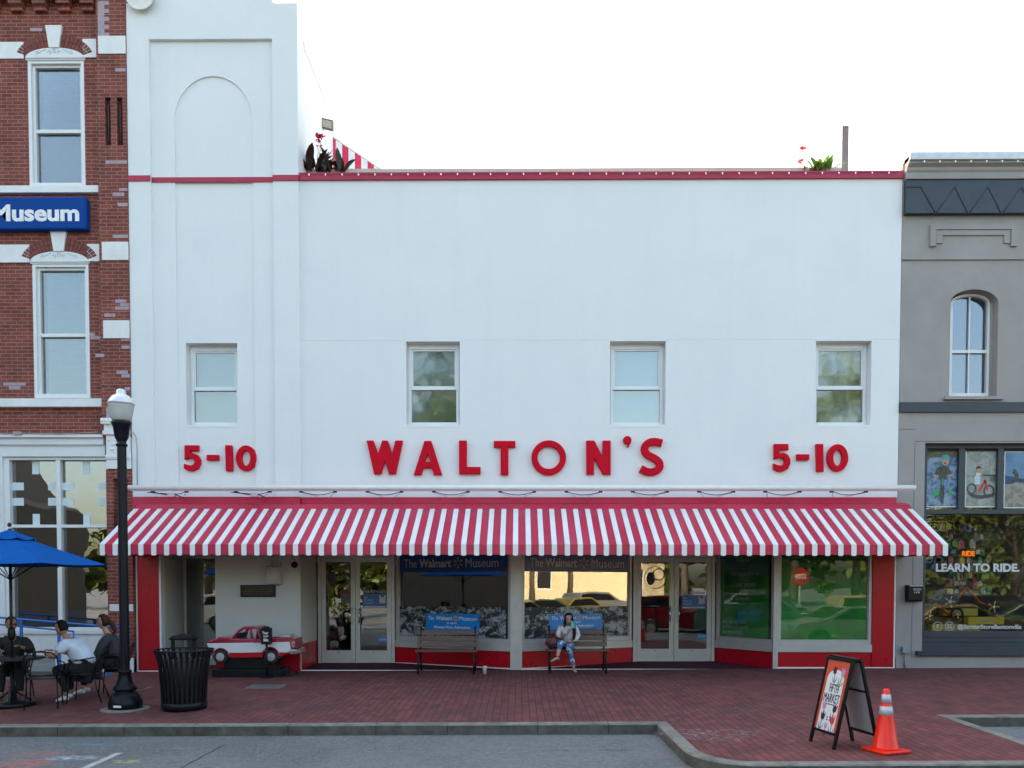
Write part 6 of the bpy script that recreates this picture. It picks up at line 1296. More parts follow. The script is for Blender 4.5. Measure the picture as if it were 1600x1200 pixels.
def head(mb,c,R,s=1.,m=0,dark=1,lip=2,glasses=None):
    """face looks along local -Y of R"""
    def f(q):
        x,y,z=q; 
        k=1-.30*max(0,-z/.115)**1.3; x*=k; y*= (1-.10*max(0,-z/.115))
        if y<0: 
            y*=.93
            if abs(x)<.018 and -.045<z<.02: y-=.020*(1-abs(x)/.018)*(1 if z<-.01 else .45)*(1-max(0,(-.03-z))/.015)
            if abs(abs(x)-.03)<.02 and .0<z<.03: y+=.007
            if abs(x)<.03 and -.115<z<-.085: y-=.006
        return Vector((x,y,z))
    mb.ball(c,.074*s,.092*s,.118*s,m,22,18,R,f)
    P=lambda x,y,z: Vector(c)+R@(Vector((x,y,z))*s)
    for sg2 in (-1,1):
        mb.ball(P(.073*sg2,.005,-.005),.010*s,.020*s,.030*s,m,8,6,R)
        if not glasses: mb.ball(P(.029*sg2,-.0785,.014),.012*s,.006*s,.0065*s,dark,8,6,R); mb.ball(P(.030*sg2,-.083,.034),.017*s,.005*s,.0035*s,dark,8,6,R)
        else: mb.ball(P(.031*sg2,-.088,.012),.026*s,.008*s,.019*s,dark,10,8,R); mb.tube([P(.052*sg2,-.08,.016),P(.078*sg2,.0,.012)],.003*s,4,dark)
    mb.ball(P(0,-.086,-.055),.022*s,.008*s,.008*s,lip,10,6,R)
M_lip=mat('lips',(.28,.07,.07),.5); M_feat=mat('eye_dark',(.012,.010,.010),.3)
def jeans():
    m,n,b,o=mk('ripped_blue_jeans'); v=wpos(n,1,1,1); f=noise(n,17,2,v,.4,.3); c=mixc(n,ramp(n,f,.545,.59),(.05,.14,.34),(.55,.58,.62)); n.links.new(c,b.inputs['Base Color']); b.inputs['Roughness'].default_value=.8; return m
M_jeans=jeans()
def person(name_label,loc,rz,J,parts,head_at,head_R,hands=(),glasses=None,skinm=None,group=None):
    """J: joints in local space (facing -Y). parts: list of (name,mat,nodes,edges) for clothing"""
    t=thing('person',name_label,'person',(0,0,0),group=group); mb=MB()
    addskin(mb,J['n'],J['e'],0,2); head(mb,head_at,head_R,J.get('hs',1.),0,1,2,glasses)
    for h in hands: hand(mb,*h)
    mb.build('body',[skinm or M_skin,M_feat,M_lip],t,local=True)
    for nm,m,fn in parts:
        q=MB(); fn(q); q.build(nm,m,t,local=True)
    move(t,TR(*loc,rz)); return t
# --- woman on the bench (faces the camera, -Y). local origin on the pavement below the hips
wx=fx(888,1000,-.45); wy=-.42; wz=gz(wx,wy)
def wp(u,v,y): # a photographed point at world depth y, in her local space
    x,z=FP(u,v,y); return (x-wx,y-wy,z-wz)
hips=(.0,.10,.515)
W={'hip':(*hips,.115),'waist':(.0,.10,.66,.08),'chest':(-.005,.065,.82,(.09,.06)),'neckb':(-.01,.05,.955,.055),'neck':(-.01,.015,1.00,.045),'headb':(-.01,-.015,1.05,.05),
'shL':(-.15,.065,.91,.045),'shR':(.14,.065,.91,.045)}
# her right side is at the viewer's left
kA=wp(876,1004,-.98+.1); fA=wp(871,1026,-.98); tA=wp(860,1034,-1.08)      # crossed leg: knee, ankle, toe
kB=wp(888,1010,-.86); fB=wp(897,1045,-.80); tB=wp(900,1050,-.94)
eA=(-.22,-.02,.70); eB=(.20,-.02,.70); hA=wp(890,988,-.74); hB=wp(880,1000,-.62)
hA=(hA[0],hA[1],hA[2])
n_=dict(W); n_.update({'hL':(.08,.06,.50,.085),'kB':(*kB,.058),'cB':((kB[0]+fB[0])/2,(kB[1]+fB[1])/2+.02,(kB[2]+fB[2])/2+.02,.046),'aB':(*fB,.030),
 'hR':(-.06,.05,.51,.085),'kA':(*kA,.058),'cA':((kA[0]+fA[0])/2,(kA[1]+fA[1])/2+.02,(kA[2]+fA[2])/2,.044),'aA':(*fA,.030),
 'eA':(*eA,.038),'wA':(hA[0]-.03,hA[1]+.06,hA[2]-.04,.024),'eB':(*eB,.038),'wB':(-.03,-.12,.60,.025)})
ed=chain('hip','waist','chest','neckb','neck','headb')+chain('chest','shL','eA','wA')+chain('chest','shR','eB','wB')+chain('hip','hL','kB','cB','aB')+chain('hip','hR','kA','cA','aA')
hc=wp(888.5,968,-.46)
Rh=Matrix.Rotation(.10,3,'X')@Matrix.Rotation(.1,3,'Z')
def w_top(q):
    addskin(q,{'w':(0,.095,.575,(.135,.112)),'m':(0,.09,.70,(.128,.108)),'c':(-.005,.06,.84,(.138,.105)),'n':(-.01,.055,.915,(.10,.07)),'sl':(-.15,.06,.885,.064),'el':(-.205,.0,.72,.054),'ul':(-.14,-.13,.71,.042),'sr':(.145,.06,.885,.064),'er':(.20,.0,.70,.056),'ur':(.08,-.10,.625,.048)},chain('w','m','c','n')+chain('c','sl','el','ul')+chain('c','sr','er','ur'))
def w_jeans(q):
    N={'w':(*hips,.125),'b':(.0,.11,.56,(.13,.10)),'hL':(.09,.04,.505,.092),'kB':(*kB,.066),'cB':((kB[0]+fB[0])/2,(kB[1]+fB[1])/2+.02,(kB[2]+fB[2])/2+.02,.054),'aB':(fB[0]-.008,fB[1],fB[2]+.05,.040),
       'hR':(-.06,.03,.52,.092),'kA':(*kA,.066),'cA':((kA[0]*.45+fA[0]*.55),(kA[1]+fA[1])/2+.01,(kA[2]*.45+fA[2]*.55),.050)}
    addskin(q,N,[('w','b')]+chain('w','hL','kB','cB','aB')+chain('w','hR','kA','cA'))
def w_hair(q):
    c=Vector(hc)
    q.ball(c+Vector((.0,.020,.018)),.094,.100,.120,0,18,14,Rh,lambda p:Vector((p.x,p.y+(.055 if p.y<0 and p.z<.060 else (.012 if p.y<0 else 0)),p.z)))
    addskin(q,{'a':(c.x-.045,c.y-.02,c.z+.05,.040),'b':(c.x-.078,c.y-.005,c.z-.04,.026),'c':(c.x-.085,c.y-.01,c.z-.16,.020)},chain('a','b','c'))
    addskin(q,{'a':(c.x+.045,c.y-.025,c.z+.05,.042),'b':(c.x+.078,c.y-.02,c.z-.05,.036),'c':(c.x+.100,c.y-.06,c.z-.17,(.060,.040)),'d':(c.x+.105,c.y-.10,c.z-.31,(.054,.036)),'e':(c.x+.09,c.y-.09,c.z-.40,.018)},chain('a','b','c','d','e'))
    addskin(q,{'a':(c.x,c.y+.06,c.z,.07),'b':(c.x,c.y+.10,c.z-.13,(.06,.035)),'c':(c.x,c.y+.12,c.z-.22,(.045,.03))},chain('a','b','c'))
def shoe(q,a,t_,s=1.,m=0):
    a=Vector(a);t_=Vector(t_); addskin(q,{'h':(a.x-(t_.x-a.x)*.25,a.y-(t_.y-a.y)*.25,a.z-.055,.030*s),'i':(a.x,a.y,a.z-.02,.034*s),'m':(*((a+t_)/2+Vector((0,0,-.012))),(.036*s,.028*s)),'t':(*t_,(.032*s,.018*s))},chain('h','i','m','t'),m,1)

ws=person('dark haired woman in white blouse and ripped jeans on the bench with a phone',(wx,wy,wz),0,{'n':n_,'e':ed,'hs':.93},[('hair',M_hair,w_hair),('blouse',M_blouse,w_top),('jeans',M_jeans,w_jeans),('shoe',mat('nude_shoes',(.36,.24,.19),.5),lambda q:shoe(q,fA,tA,.95)),('shoe',mat('nude_shoes',(0,0,0)),lambda q:shoe(q,fB,tB,.95))],hc,Rh,
 hands=[((hA[0]-.03,hA[1]+.06,hA[2]-.04),(.25,-.35,.9),(-.8,-.5,0),-1,.9,.85),((-.03,-.12,.60),(-1,-.25,-.05),(0,.1,1),1,.35,.85)])
pc=Vector((wx,wy,wz))+Vector(wp(895,976,-.77)); q=MB(); fp_=Fr(pc,(1,.1,0),(.1,-1,.25),(0,.25,1)); q.fbox(fp_,-.036,.036,-.005,.005,-.07,.07); q.fbox(fp_,.010,.030,.005,.008,.035,.06,1); single(q,'mobile_phone',[mat('teal_case',(.06,.36,.30),.4),M_black],pc,'teal cased phone held up by the woman on the bench','phone',bevel=.004)
# patterned handbag
hbx,hbz=FP(865,1004,-.42); hb=Vector((hbx,-.36,gz(hbx,0)+.44)); t=thing('handbag','dark floral handbag on the bench left of the seated woman','bag',hb)
m,n,b,o=mk('floral_fabric'); c=mixc(n,ramp(n,noise(n,34,3,wpos(n)),.52,.58),(.014,.012,.02),(.30,.03,.06)); c=mixc(n,ramp(n,noise(n,40,3,wpos(n,1,1,1.3),.5,.4),.62,.66),c,(.45,.30,.32)); n.links.new(c,b.inputs['Base Color'])
q=MB(); q.ball(hb+Vector((0,0,.13)),.165,.085,.14,0,18,12,None,lambda p:Vector((p.x*(1-.25*max(0,p.z)/.14),p.y,max(p.z,-.125)))); q.build('bag_body',m,t); q=MB(); q.tube([hb+Vector((.09*math.cos(a)*1.0,-.03,.22+.09*math.sin(a))) for a in [PI*i/10 for i in range(11)]],.008,6); q.build('handle',M_black,t)
# ------------------------------------------------------------------ café table group
tc=GP(20,1103); tcx,tcy,tcz=tc
tab=thing('cafe_table','round black mesh café table with a pedestal base at the left edge','table',tc)
M_mesh=mat('black_mesh_top',(.014,.015,.018),.45,var=.5,scale=60)
q=MB(); q.lathe((0,0,0),[(.40,.70),(.435,.705),(.44,.72),(.43,.732),(.02,.734)],36); q.build('tabletop',M_mesh,tab,local=True)
q=MB(); q.lathe((0,0,0),[(.06,.03),(.035,.08),(.03,.70)],14); q.build('pedestal',M_black,tab,local=True)
q=MB(); 
for k in range(4):
    a=k*PI/2+.4; q.tube([(0,0,.25),(math.cos(a)*.15,math.sin(a)*.15,.14),(math.cos(a)*.30,math.sin(a)*.30,.03)],.014,6)
q.build('foot_brace',M_black,tab,local=True)
ub=thing('patio_umbrella','bright blue patio umbrella with dark pole over the café table','umbrella',(tcx,tcy,tcz)); q=MB(); q.lathe((0,0,0),[(.30,0),(.31,.04),(.27,.07),(.06,.085),(.05,.30),(.028,.31)],28); q.build('base_weight',M_black,ub,local=True)
zr=lambda v: fz(v,tcy,20)-tcz
q=MB(); q.tube([(0,0,.1),(0,0,zr(826))],.021,10); q.ball((0,0,zr(820)),.03,.03,.035); q.build('pole',mat('pole_bronze',(.022,.010,.014),.4,.3),ub,local=True)
q=MB(); q.lathe((.0,0,0),[(.035,zr(1000)),(.05,zr(995)),(.05,zr(985)),(.03,zr(980))],12); q.tube([(0,0,zr(990)),(-.0,-.09,zr(990))],.01,6); q.build('crank',M_black,ub,local=True)
ra=1.40; zt_=zr(827); ze=zr(882)
def canopy(q,r,z0,z1,n=8,rot=0.,sag=.02,m=0,dip=.05):
    N=n; S=6; k=len(q.v); q.v.append(Vector((0,0,z0)))
    for j in range(1,S+1):
        t_=j/S
        for i in range(N*4):
            a=2*PI*i/(N*4)+rot; w=abs(((i%4)/4)*2-1) ; edge=math.cos(PI/N)/math.cos(((i%4)/4-.5)*2*PI/N); rr=r*t_*edge
            q.v.append(Vector((rr*math.cos(a),rr*math.sin(a),z0+(z1-z0)*(t_**.92)-sag*(1-w)*t_*0-dip*(1-w**2)*t_*.4)))
    n4=N*4
    for i in range(n4): q.f.append([k,k+1+i,k+1+(i+1)%n4]); q.m.append(m); q.sm.append(False)
    for j in range(S-1):
        for i in range(n4): a=k+1+j*n4+i; b=k+1+j*n4+(i+1)%n4; q.f.append([a,a+n4,b+n4,b]); q.m.append(m); q.sm.append(False)
q=MB(); canopy(q,ra,zt_-.04,ze,8,0.05); q.build('canopy',M_umb,ub,local=True); q=MB(); canopy(q,.36,zt_+.0,zt_-.135,8,0.05,dip=.08); q.build('vent_cap',M_umb,ub,local=True)
q=MB()
for i in range(8):
    a=i*PI/4+.05; q.tube([(0.02*math.cos(a),.02*math.sin(a),zt_-.08),(ra*.97*math.cos(a),ra*.97*math.sin(a),ze-.015)],.009,5); q.tube([(0.02*math.cos(a),.02*math.sin(a),ze-.22),(ra*.5*math.cos(a),ra*.5*math.sin(a),(zt_+ze)/2-.03)],.007,5)
q.build('ribs',M_black,ub,local=True)
# chairs
def iron_chair(label):
    t=thing('garden_chair',label,'chair',group='black mesh garden chairs round the café table')
    # local: faces -Y, back at +Y
    q=MB(); q.add([(.22*math.copysign(abs(math.cos(a))**.6,math.cos(a)),.20*math.copysign(abs(math.sin(a))**.6,math.sin(a)),.44) for a in [2*PI*i/24 for i in range(24)]],[list(range(24))]); q.tube([(.22*math.copysign(abs(math.cos(a))**.6,math.cos(a)),.20*math.copysign(abs(math.sin(a))**.6,math.sin(a)),.44) for a in [2*PI*i/24 for i in range(25)]],.009,6,caps=False); q.build('seat',M_mesh,t,local=True)
    for sx_ in (-1,1):
        q=MB(); q.tube([(sx_*.20,-.17,.44),(sx_*.215,-.20,.0)],.010,6); q.build('leg',M_black,t,local=True)
        q=MB(); q.tube([(sx_*.19,.17,.44),(sx_*.205,.22,.22),(sx_*.215,.29,.0)],.010,6); q.build('leg',M_black,t,local=True)
        q=MB(); q.tube([(sx_*.20,-.16,.44),(sx_*.25,-.17,.56),(sx_*.255,-.10,.65),(sx_*.25,.05,.675),(sx_*.225,.20,.70)],.010,6); q.build('arm',M_black,t,local=True)
    q=MB(); pts=[(-.19,.18,.44),(-.22,.235,.62),(-.215,.27,.76),(-.15,.30,.83),(0,.315,.855),(.15,.30,.83),(.215,.27,.76),(.22,.235,.62),(.19,.18,.44)]; q.tube(pts,.011,7); q.tube([(-.215,.265,.745),(0,.30,.765),(.215,.265,.745)],.009,6)
    for x in (-.07,.07): q.tube([(x,.29,.77),(x,.308,.85)],.007,5)
    q.tube([(-.20,.20,.50),(0,.22,.49),(.20,.20,.50)],.008,6); q.build('back_frame',M_black,t,local=True)
    q=MB()
    for i in range(12):
        x0=-.19+.38*i/12; x1=-.19+.38*(i+1)/12; c_=lambda x:.30-.035*(x/.2)**2
        q.quad((x0,c_(x0)-.085,.50),(x1,c_(x1)-.085,.50),(x1,c_(x1),.745),(x0,c_(x0),.745))
    mm=MATS.get('mesh_back')
    if not mm:
        mm,n,b,o=mk('mesh_back'); b.inputs['Base Color'].default_value=(.012,.012,.015,1); tr=n.nodes.new('ShaderNodeBsdfTransparent'); mx=n.nodes.new('ShaderNodeMixShader'); mx.inputs[0].default_value=.62; n.links.new(tr.outputs[0],mx.inputs[1]); n.links.new(b.outputs[0],mx.inputs[2]); n.links.new(mx.outputs[0],o.inputs[0])
    q.build('mesh_back',mm,t,local=True); return t
def at(u,v): return GP(u,v)
c1=at(83,1108); c2=at(118,1090); c3=at(158,1083); 
ch=iron_chair('empty mesh chair with its back to the street, nearest the kerb'); 
def facing(p,q_): d=Vector(q_)-Vector(p); return math.atan2(d.x,-d.y)
def put(o,p,rz): move(o,TR(p.x,p.y,gz(p.x,p.y),rz))
p1=Vector((tcx+.55,tcy-.12,0)); put(ch,p1,-2.75)
p2=Vector((tcx+.88,tcy+.40,0)); o2=copy_tree(ch,TR(p2.x,p2.y,gz(p2.x,p2.y),-1.35),'mesh chair under the man in the white T-shirt')
p3=Vector((tcx+.95,tcy+1.15,0)); o3=copy_tree(ch,TR(p3.x,p3.y,gz(p3.x,p3.y),-1.25),'mesh chair under the woman with the ponytail')
p4=Vector((tcx-.36,tcy+.60,0)); o4=copy_tree(ch,TR(p4.x,p4.y,gz(p4.x,p4.y),.35),'mesh chair under the woman in sunglasses at the left edge')
# --- seated figures; local space faces -Y
def seated(label,p,rz,lean,headyaw,headtilt,shirt,trou,shoes,hairfn,hm,skinm,hands_,sh=.19,glasses=None,girth=1.,legs=((-.13,-.44,0),(.13,-.44,0)),scale=1.,kneespread=.12,extra=()):
    L=lean; y0=.05; ch_y=y0-L*.30; nk_y=y0-L*.46; s=scale
    zc=.86-.10*L*L; zn=1.02-.18*L*L
    n={'hip':(0,y0,.52,.10*girth),'waist':(0,y0-L*.10,.68,.08*girth),'chest':(0,ch_y+.01,zc-.02,(.10*girth,.06*girth)),'nb':(0,nk_y,zn,.06),'nk':(0,nk_y-.02-.04*L,zn+.05,.05),'hb':(0,nk_y-.03-.06*L,zn+.11,.055)}
    e=chain('hip','waist','chest','nb','nk','hb'); hd=[]
    for i,sg in enumerate((-1,1)):
        S=(sg*sh,ch_y-.08*L,zc+.10); H=Vector(hands_[i]); mid=(Vector(S)+H)/2; El=mid+Vector((sg*.10,.03,-.13)); 
        n['s%d'%i]=(*S,.045); n['e%d'%i]=(*El,.040); n['w%d'%i]=(*H,.027); e+=chain('chest','s%d'%i,'e%d'%i,'w%d'%i); d=(H-El).normalized(); hd.append((tuple(H),tuple(d),(0,0,1),-sg,.45,.95))
        fx_,fy_,fz_=legs[i]; K=(sg*kneespread,-.40,.52); A=(fx_,fy_,.10+fz_)
        n['h%d'%i]=(sg*.09,y0-.03,.51,.09*girth); n['k%d'%i]=(*K,.062); n['c%d'%i]=((K[0]+A[0])/2,(K[1]+A[1])/2+.03,(K[2]+A[2])/2+.05,.055); n['a%d'%i]=(*A,.036); e+=chain('hip','h%d'%i,'k%d'%i,'c%d'%i,'a%d'%i)
    hc_=(0,nk_y-.05-.10*L,zn+.185); R=Matrix.Rotation(headyaw,3,'Z')@Matrix.Rotation(headtilt,3,'X')
    def top(q):
        N={'w':(0,y0+.015,.515,(.168*girth,.145*girth)),'m':(0,y0-L*.12,.68,(.160*girth,.14*girth)),'c':(0,ch_y,zc,(.185*girth,.135*girth)),'n':(0,nk_y+.005,zn+.0,(.095,.080))}; E=chain('w','m','c','n')
        for i,sg in enumerate((-1,1)):
            El=Vector(n['e%d'%i][:3]); S=Vector(n['s%d'%i][:3]); T=S.lerp(El,.75) if extra!='long' else El
            N['s%d'%i]=(*S,.092*girth); N['t%d'%i]=(*T,.072*girth); E+=chain('c','s%d'%i,'t%d'%i)
            if extra=='long': Wr=Vector(n['w%d'%i][:3]); N['u%d'%i]=(*El.lerp(Wr,.8),.042); E.append(('t%d'%i,'u%d'%i))
        addskin(q,N,E)
    def tr(q):
        N={'w':(0,y0,.53,.14*girth)}; E=[]
        for i,sg in enumerate((-1,1)):
            for k_,r in (('h',.10*girth),('k',.078),('c',.070),('a',.052)): N[k_+str(i)]=(*n[k_+str(i)][:3],r)
            a=N['a%d'%i]; N['a%d'%i]=(a[0],a[1]+.01,a[2]+.05,.052); E+=[('w','h%d'%i)]+chain('h%d'%i,'k%d'%i,'c%d'%i,'a%d'%i)
        addskin(q,N,E)
    def sho(i):
        def f(q): A=Vector(n['a%d'%i][:3]); shoe(q,A,(A.x*1.1,A.y-.15,A.z-.065),1.25)
        return f
    hf=lambda q: hairfn(q,Vector(hc_),R)
    t=person(label,(p.x,p.y,gz(p.x,p.y)),rz,{'n':n,'e':e},[('hair',hm,hf),('top',shirt,top),('trousers',trou,tr),('shoe',shoes,sho(0)),('shoe',shoes,sho(1))],hc_,R,hands=hd,glasses=glasses,skinm=skinm); return t
def h_short(q,c,R): q.ball(c+R@Vector((0,.016,.022)),.082,.096,.112,0,18,14,R,lambda p:Vector((p.x,p.y+(.045*min(1,max(0,(.075-p.z)/.03)) if p.y<0 else .0),max(p.z,-.075))))
def h_bun(q,c,R): q.ball(c+R@Vector((0,.018,.022)),.083,.098,.112,0,18,14,R,lambda p:Vector((p.x,p.y+(.045*min(1,max(0,(.075-p.z)/.03)) if p.y<0 else .0),p.z))); q.ball(c+R@Vector((0,.09,.07)),.045,.045,.045,0,10,8)
def h_pony(q,c,R):
    q.ball(c+R@Vector((0,.018,.022)),.082,.098,.112,0,18,14,R,lambda p:Vector((p.x,p.y+(.045*min(1,max(0,(.075-p.z)/.03)) if p.y<0 else .0),p.z)))
    P=lambda x,y,z:tuple(c+R@Vector((x,y,z))); addskin(q,{'a':(*P(0,.09,.02),.035),'b':(*P(0,.15,-.05),.045),'c':(*P(.01,.17,-.14),.038),'d':(*P(.0,.19,-.20),.016)},chain('a','b','c','d'))
seated('man in a white T-shirt leaning over the café table with his back to us',p2,-1.50,.62,-.15,.30,M_tee,M_blacktr,M_shoe,h_short,M_hair,M_skin2,[(-.20,-.56,.775),(.18,-.52,.775)],sh=.22,girth=1.28,legs=((-.16,-.30,0),(.14,-.22,0)))
seated('woman with a brown ponytail and charcoal top sitting behind the man in white',p3,-1.35,.30,-.05,.10,M_char,M_blacktr,M_shoe,h_pony,M_hairb,M_skin,[(-.16,-.36,.62),(.14,-.36,.62)],sh=.17,extra='long')
seated('woman in sunglasses and dark green jacket at the left edge of the picture',p4,.45,.25,.35,.05,M_olive,M_blacktr,mat('tan_shoes',(.16,.09,.06),.6),h_bun,M_hair,M_skin2,[(-.14,-.42,.80),(.15,-.40,.86)],sh=.17,glasses=True,extra='long')
# things on the table
dg_=Vector((tcx-.12,tcy-.14,tcz+.734)); t=thing('iced_drink','clear cup of green drink with a blue straw on the café table','drink',dg_); q=MB(); q.lathe(dg_,[(.032,0),(.045,.115),(.047,.12)],18); q.build('cup',mat('green_drink',(.12,.28,.16),.2,transm=.3),t); q=MB(); q.tube([dg_+Vector((0,0,.03)),dg_+Vector((.018,0,.21))],.005,6); q.build('straw',mat('straw_blue',(.02,.25,.55),.4),t); q=MB(); q.lathe(dg_,[(.048,.118),(.048,.128),(.02,.14)],18); q.build('lid',mat('clear_lid',(.4,.45,.45),.2,transm=.5),t)
bt=Vector((tcx+.27,tcy+.12,tcz+.734)); q=MB(); q.lathe(bt,[(.020,0),(.022,.01),(.022,.085),(.010,.10),(.010,.125),(.012,.13)],14); single(q,'small_bottle',M_black,bt,'small dark bottle standing at the right side of the café table','bottle')
# ------------------------------------------------------------------ blue handrail of the ramp
ry=-.55; R2=lambda u,v: (fx(u,v,ry),ry,fz(v,ry,u))
hr=thing('handrail','blue tubular ramp handrail in front of the museum window','handrail',R2(115,1045)); q=MB()
q.tube([R2(-60,960),R2(14,966),R2(167,979),R2(188,979.5),R2(205,979.5)],.022,8); q.build('top_rail',M_rail,hr)
q=MB(); q.tube([R2(-60,970),R2(14,977),R2(115,986.5)],.018,8); q.tube([R2(167,992.5),R2(205,992.5)],.018,8); q.build('lower_rail',M_rail,hr)
q=MB(); q.tube([R2(115,986),R2(115,999),R2(118,1001),R2(128,1001)],.018,8); q.tube([R2(14.5,967),R2(14.5,978)],.02,6); q.build('rail_return',M_rail,hr)
for u,v0 in ((33,968),(92,973),(167,979)): 
    q=MB(); x,y_,z_=R2(u,v0); q.box(x-.022,x+.022,y_-.022,y_+.022,gz(x,y_)+.0,z_); q.box(x-.07,x+.07,y_-.05,y_+.05,gz(x,y_)-.01,gz(x,y_)+.012); q.build('post',M_rail,hr)
q=MB(); q.box(-9,fx(160,1045,-.3)+.0,-1.1,-.05,-.2,gz(-1,-.5)+.02); single(q,'entrance_ramp',M_concrete,(-4,-.5,-.1),'low concrete ramp kerb below the blue handrail','ramp')
# ------------------------------------------------------------------ coin operated pickup ride
ty=-.92
def T(u,v,y=ty): return (fx(u,v,y),fz(v,y,u))
tk=thing('pickup_ride','red and white coin operated toy pickup truck ride on a black plinth','kiddie ride',(fx(392,1050,ty),ty+.25,gz(2.5,-.6)))
M_tr=mat('ride_red',(.34,.012,.045),.22,var=.08,coat=.6); M_tw=mat('ride_white',(.66,.68,.70),.25,var=.03,coat=.5); D=.56
fr_=Fr((0,ty,0)); c3_=lambda x,y:(300+x/8.889,960+y/8.889)
def TT(L): return [T(*c3_(*p)) for p in L]
def archp(cx,cy,r,a0,a1,n=8): return [(cx+r*math.cos(math.radians(a)),cy-r*math.sin(math.radians(a))) for a in [a0+(a1-a0)*i/n for i in range(n+1)]]
q=MB(); q.prism(fr_,TT([(205,402),(1360,380),(1380,530),(1190,528)]+archp(1092,570,105,25,155)+[(990,528),(512,535)]+archp(400,590,112,30,150)+[(300,520),(230,470)]),-D,0); q.build('side_panels',M_tw,tk,bevel=.02)
q=MB(); q.prism(fr_,TT([(512,537),(985,530),(985,600),(512,604)]),-D+.02,-.006); q.prism(fr_,TT([(1195,530),(1350,530),(1310,560),(1195,595)]),-D+.02,-.006); q.build('rocker_panel',M_redpanel,tk,bevel=.008)
q=MB(); q.prism(fr_,TT([(210,400),(225,368),(330,338),(365,312),(520,318),(545,325),(560,338),(860,335),(860,398)]),-D,.004); q.build('bonnet',M_tr,tk,bevel=.02)
q=MB(); q.prism(fr_,TT([(860,340),(1345,325),(1358,380),(860,396)]),-.05,.005); q.prism(fr_,TT([(860,340),(1345,325),(1358,380),(860,396)]),-D,-D+.05); q.prism(fr_,TT([(1335,322),(1425,335),(1430,470),(1375,500),(1350,330)]),-D,.01); q.build('bed_sides',M_tr,tk,bevel=.012)
q=MB()
for dd in (-.03,-D+.03):
    A=[(fr_.p(*[T(*c3_(*p))[0],dd,T(*c3_(*p))[1]])) for p in [(560,335),(640,235),(700,195),(860,185),(900,190),(915,260),(940,330)]]; q.tube(A,.028,6); A=[(fr_.p(*[T(*c3_(*p))[0],dd,T(*c3_(*p))[1]])) for p in [(770,190),(810,215),(830,340)]]; q.tube(A,.026,6)
q.prism(fr_,TT([(690,182),(720,168),(880,168),(905,182),(900,200),(700,202)]),-D,.0); q.build('cab_frame',M_tr,tk,bevel=.008)
q=MB(); q.prism(fr_,TT([(600,330),(640,260),(665,260),(640,335)]),-D+.08,-.08); q.build('dashboard',M_black,tk); q=MB(); q.prism(fr_,TT([(870,345),(885,230),(905,230),(915,345)]),-D+.06,-.06); q.build('seat',M_black,tk)
q=MB(); q.prism(fr_,TT([(1180,300),(1320,292),(1320,325),(1180,328)]),-D+.05,-.2); q.build('toolbox',M_alu,tk); q=MB(); q.prism(fr_,TT([(470,275),(570,270),(540,315),(470,318)]),-D+.05,-.25); q.build('windscreen_cowl',M_alu,tk)
for (cx_0,cy_0) in ((395,590),(1100,590)):
    for dd in (0,-D+.10):
        x,z_=T(*c3_(cx_0,cy_0)); q=MB(); q.lathe((x,ty-dd+.03,z_),[(.07,-.05),(.115,-.05),(.132,-.035),(.132,.04),(.115,.055),(.07,.055)],28,axis='y'); w_=q.build('wheel',M_rubber,tk)
        h=MB(); h.lathe((x,ty-dd+.0,z_),[(.055,-.022),(.078,-.028),(.080,.0),(.05,.01)],20,axis='y')
        for k in range(5): a=k*1.2566; h.tube([(x,ty-dd-.024,z_),(x+.06*math.cos(a),ty-dd-.026,z_+.06*math.sin(a))],.011,5)
        h.build('hub',M_alu,w_)
q=MB()
for (cx_0,cy_0) in ((400,590),(1092,575)):
    P=archp(cx_0,cy_0,118,12,168,12); q.tube([Vector((T(*c3_(*p))[0],ty-.012,T(*c3_(*p))[1])) for p in P],.014,5)
q.build('wheel_arch_trim',M_tr,tk)
q=MB(); A=T(*c3_(1350,555)); B_=T(*c3_(1460,520)); q.box(A[0],B_[0],ty-.03,ty+D+.03,A[1]+.0,B_[1]+.045); q.build('rear_bumper',M_chrome,tk,bevel=.015)
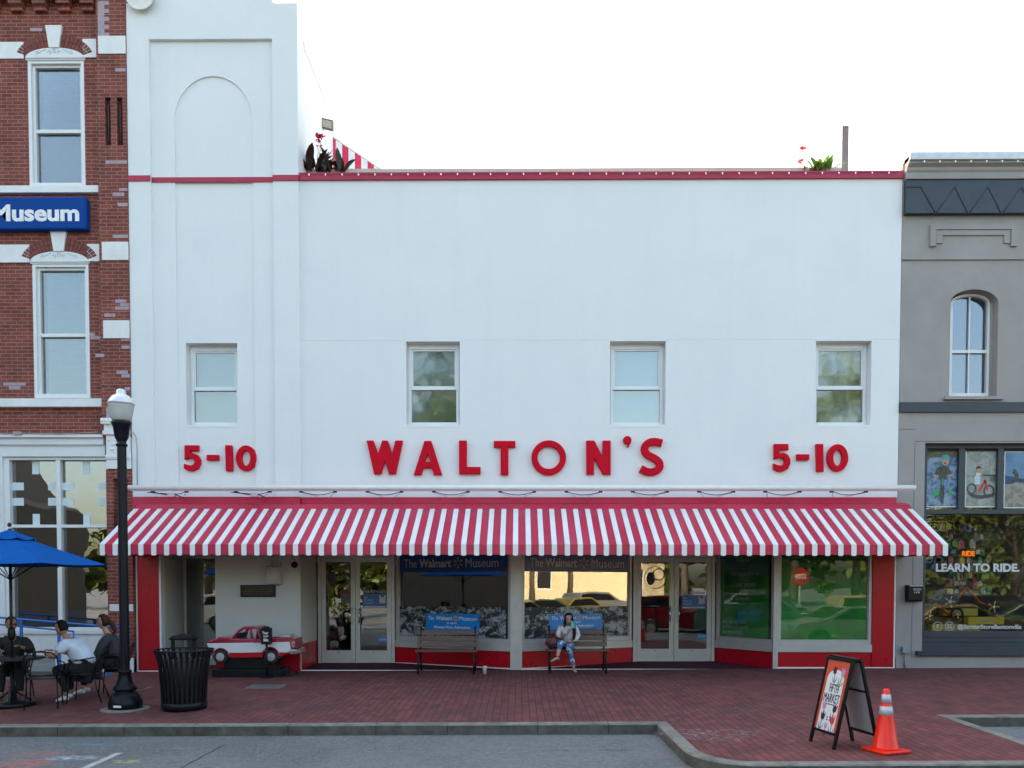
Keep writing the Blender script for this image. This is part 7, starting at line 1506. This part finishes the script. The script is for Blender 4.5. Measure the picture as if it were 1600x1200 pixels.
q=MB(); A=T(*c3_(1382,460)); B_=T(*c3_(1420,375)); q.box(A[0],B_[0]+.01,ty-.016,ty-.004,A[1],B_[1]); q.build('tail_lamp',M_chrome,tk,bevel=.004)
q=MB(); A=T(323,1029); q.box(A[0]-.02,A[0]+.10,ty-.02,ty+D+.02,A[1],A[1]+.07); q.build('front_bumper',M_tw,tk,bevel=.012)
g0=gz(2.5,-.6); q=MB(); a,_z=T(333,1050); b,_z2=T(440,1050); zt1_=T(400,1046)[1]; zt2_=T(400,1029)[1]
q.prism(fr_,[T(345,1046),(T(432,1046)[0],zt1_),T(418,1028),T(352,1028)],-D+.06,-.06); q.box(a,b,ty-.05,ty+D+.02,g0-.02,zt1_); q.build('plinth',M_black,tk,bevel=.01)
q=MB(); a,z0=T(409.5,1006.5,ty-.12); b,z1=T(425,981,ty-.12); q.box(a,b,ty-.19,ty-.10,z0,z1); q.lathe(((a+b)/2,ty-.145,z1-.005),[(.07,0),(.05,.03),(.01,.035)],14); cbx=q.build('coin_box',M_black,tk,bevel=.005)
fc_=Fr((a,ty-.19,z0)); w_=b-a; h_=z1-z0; letters('lettering','Your',fc_,w_*.15,w_*.75,h_*.62,h_*.80,.002,M_paper,cbx,depth=.002,bold=.03); letters('lettering','turn!',fc_,w_*.25,w_*.72,h_*.44,h_*.58,.002,M_paper,cbx,depth=.002,bold=.03); letters('lettering','50c',fc_,w_*.25,w_*.75,h_*.18,h_*.36,.002,M_paper,cbx,depth=.002,bold=.05)
q=MB(); xm_=(a+b)/2; q.tube([(xm_,ty-.145,g0-.02),(xm_,ty-.145,z0)],.018,8); q.box(xm_-.09,xm_+.09,ty-.21,ty-.06,g0-.02,g0+.03); q.build('coin_box_post',M_black,tk)
q=MB(); q.tube([(b-.0,ty+.1,g0+.06),(b+.16,ty+.05,g0+.22),(b+.36,ty+.0,g0+.20),(b+.44,ty,g0+.05),(b+.30,ty,g0+.02),(b+.1,ty,g0+.03)],.010,6); q.build('power_cable',M_black,tk)
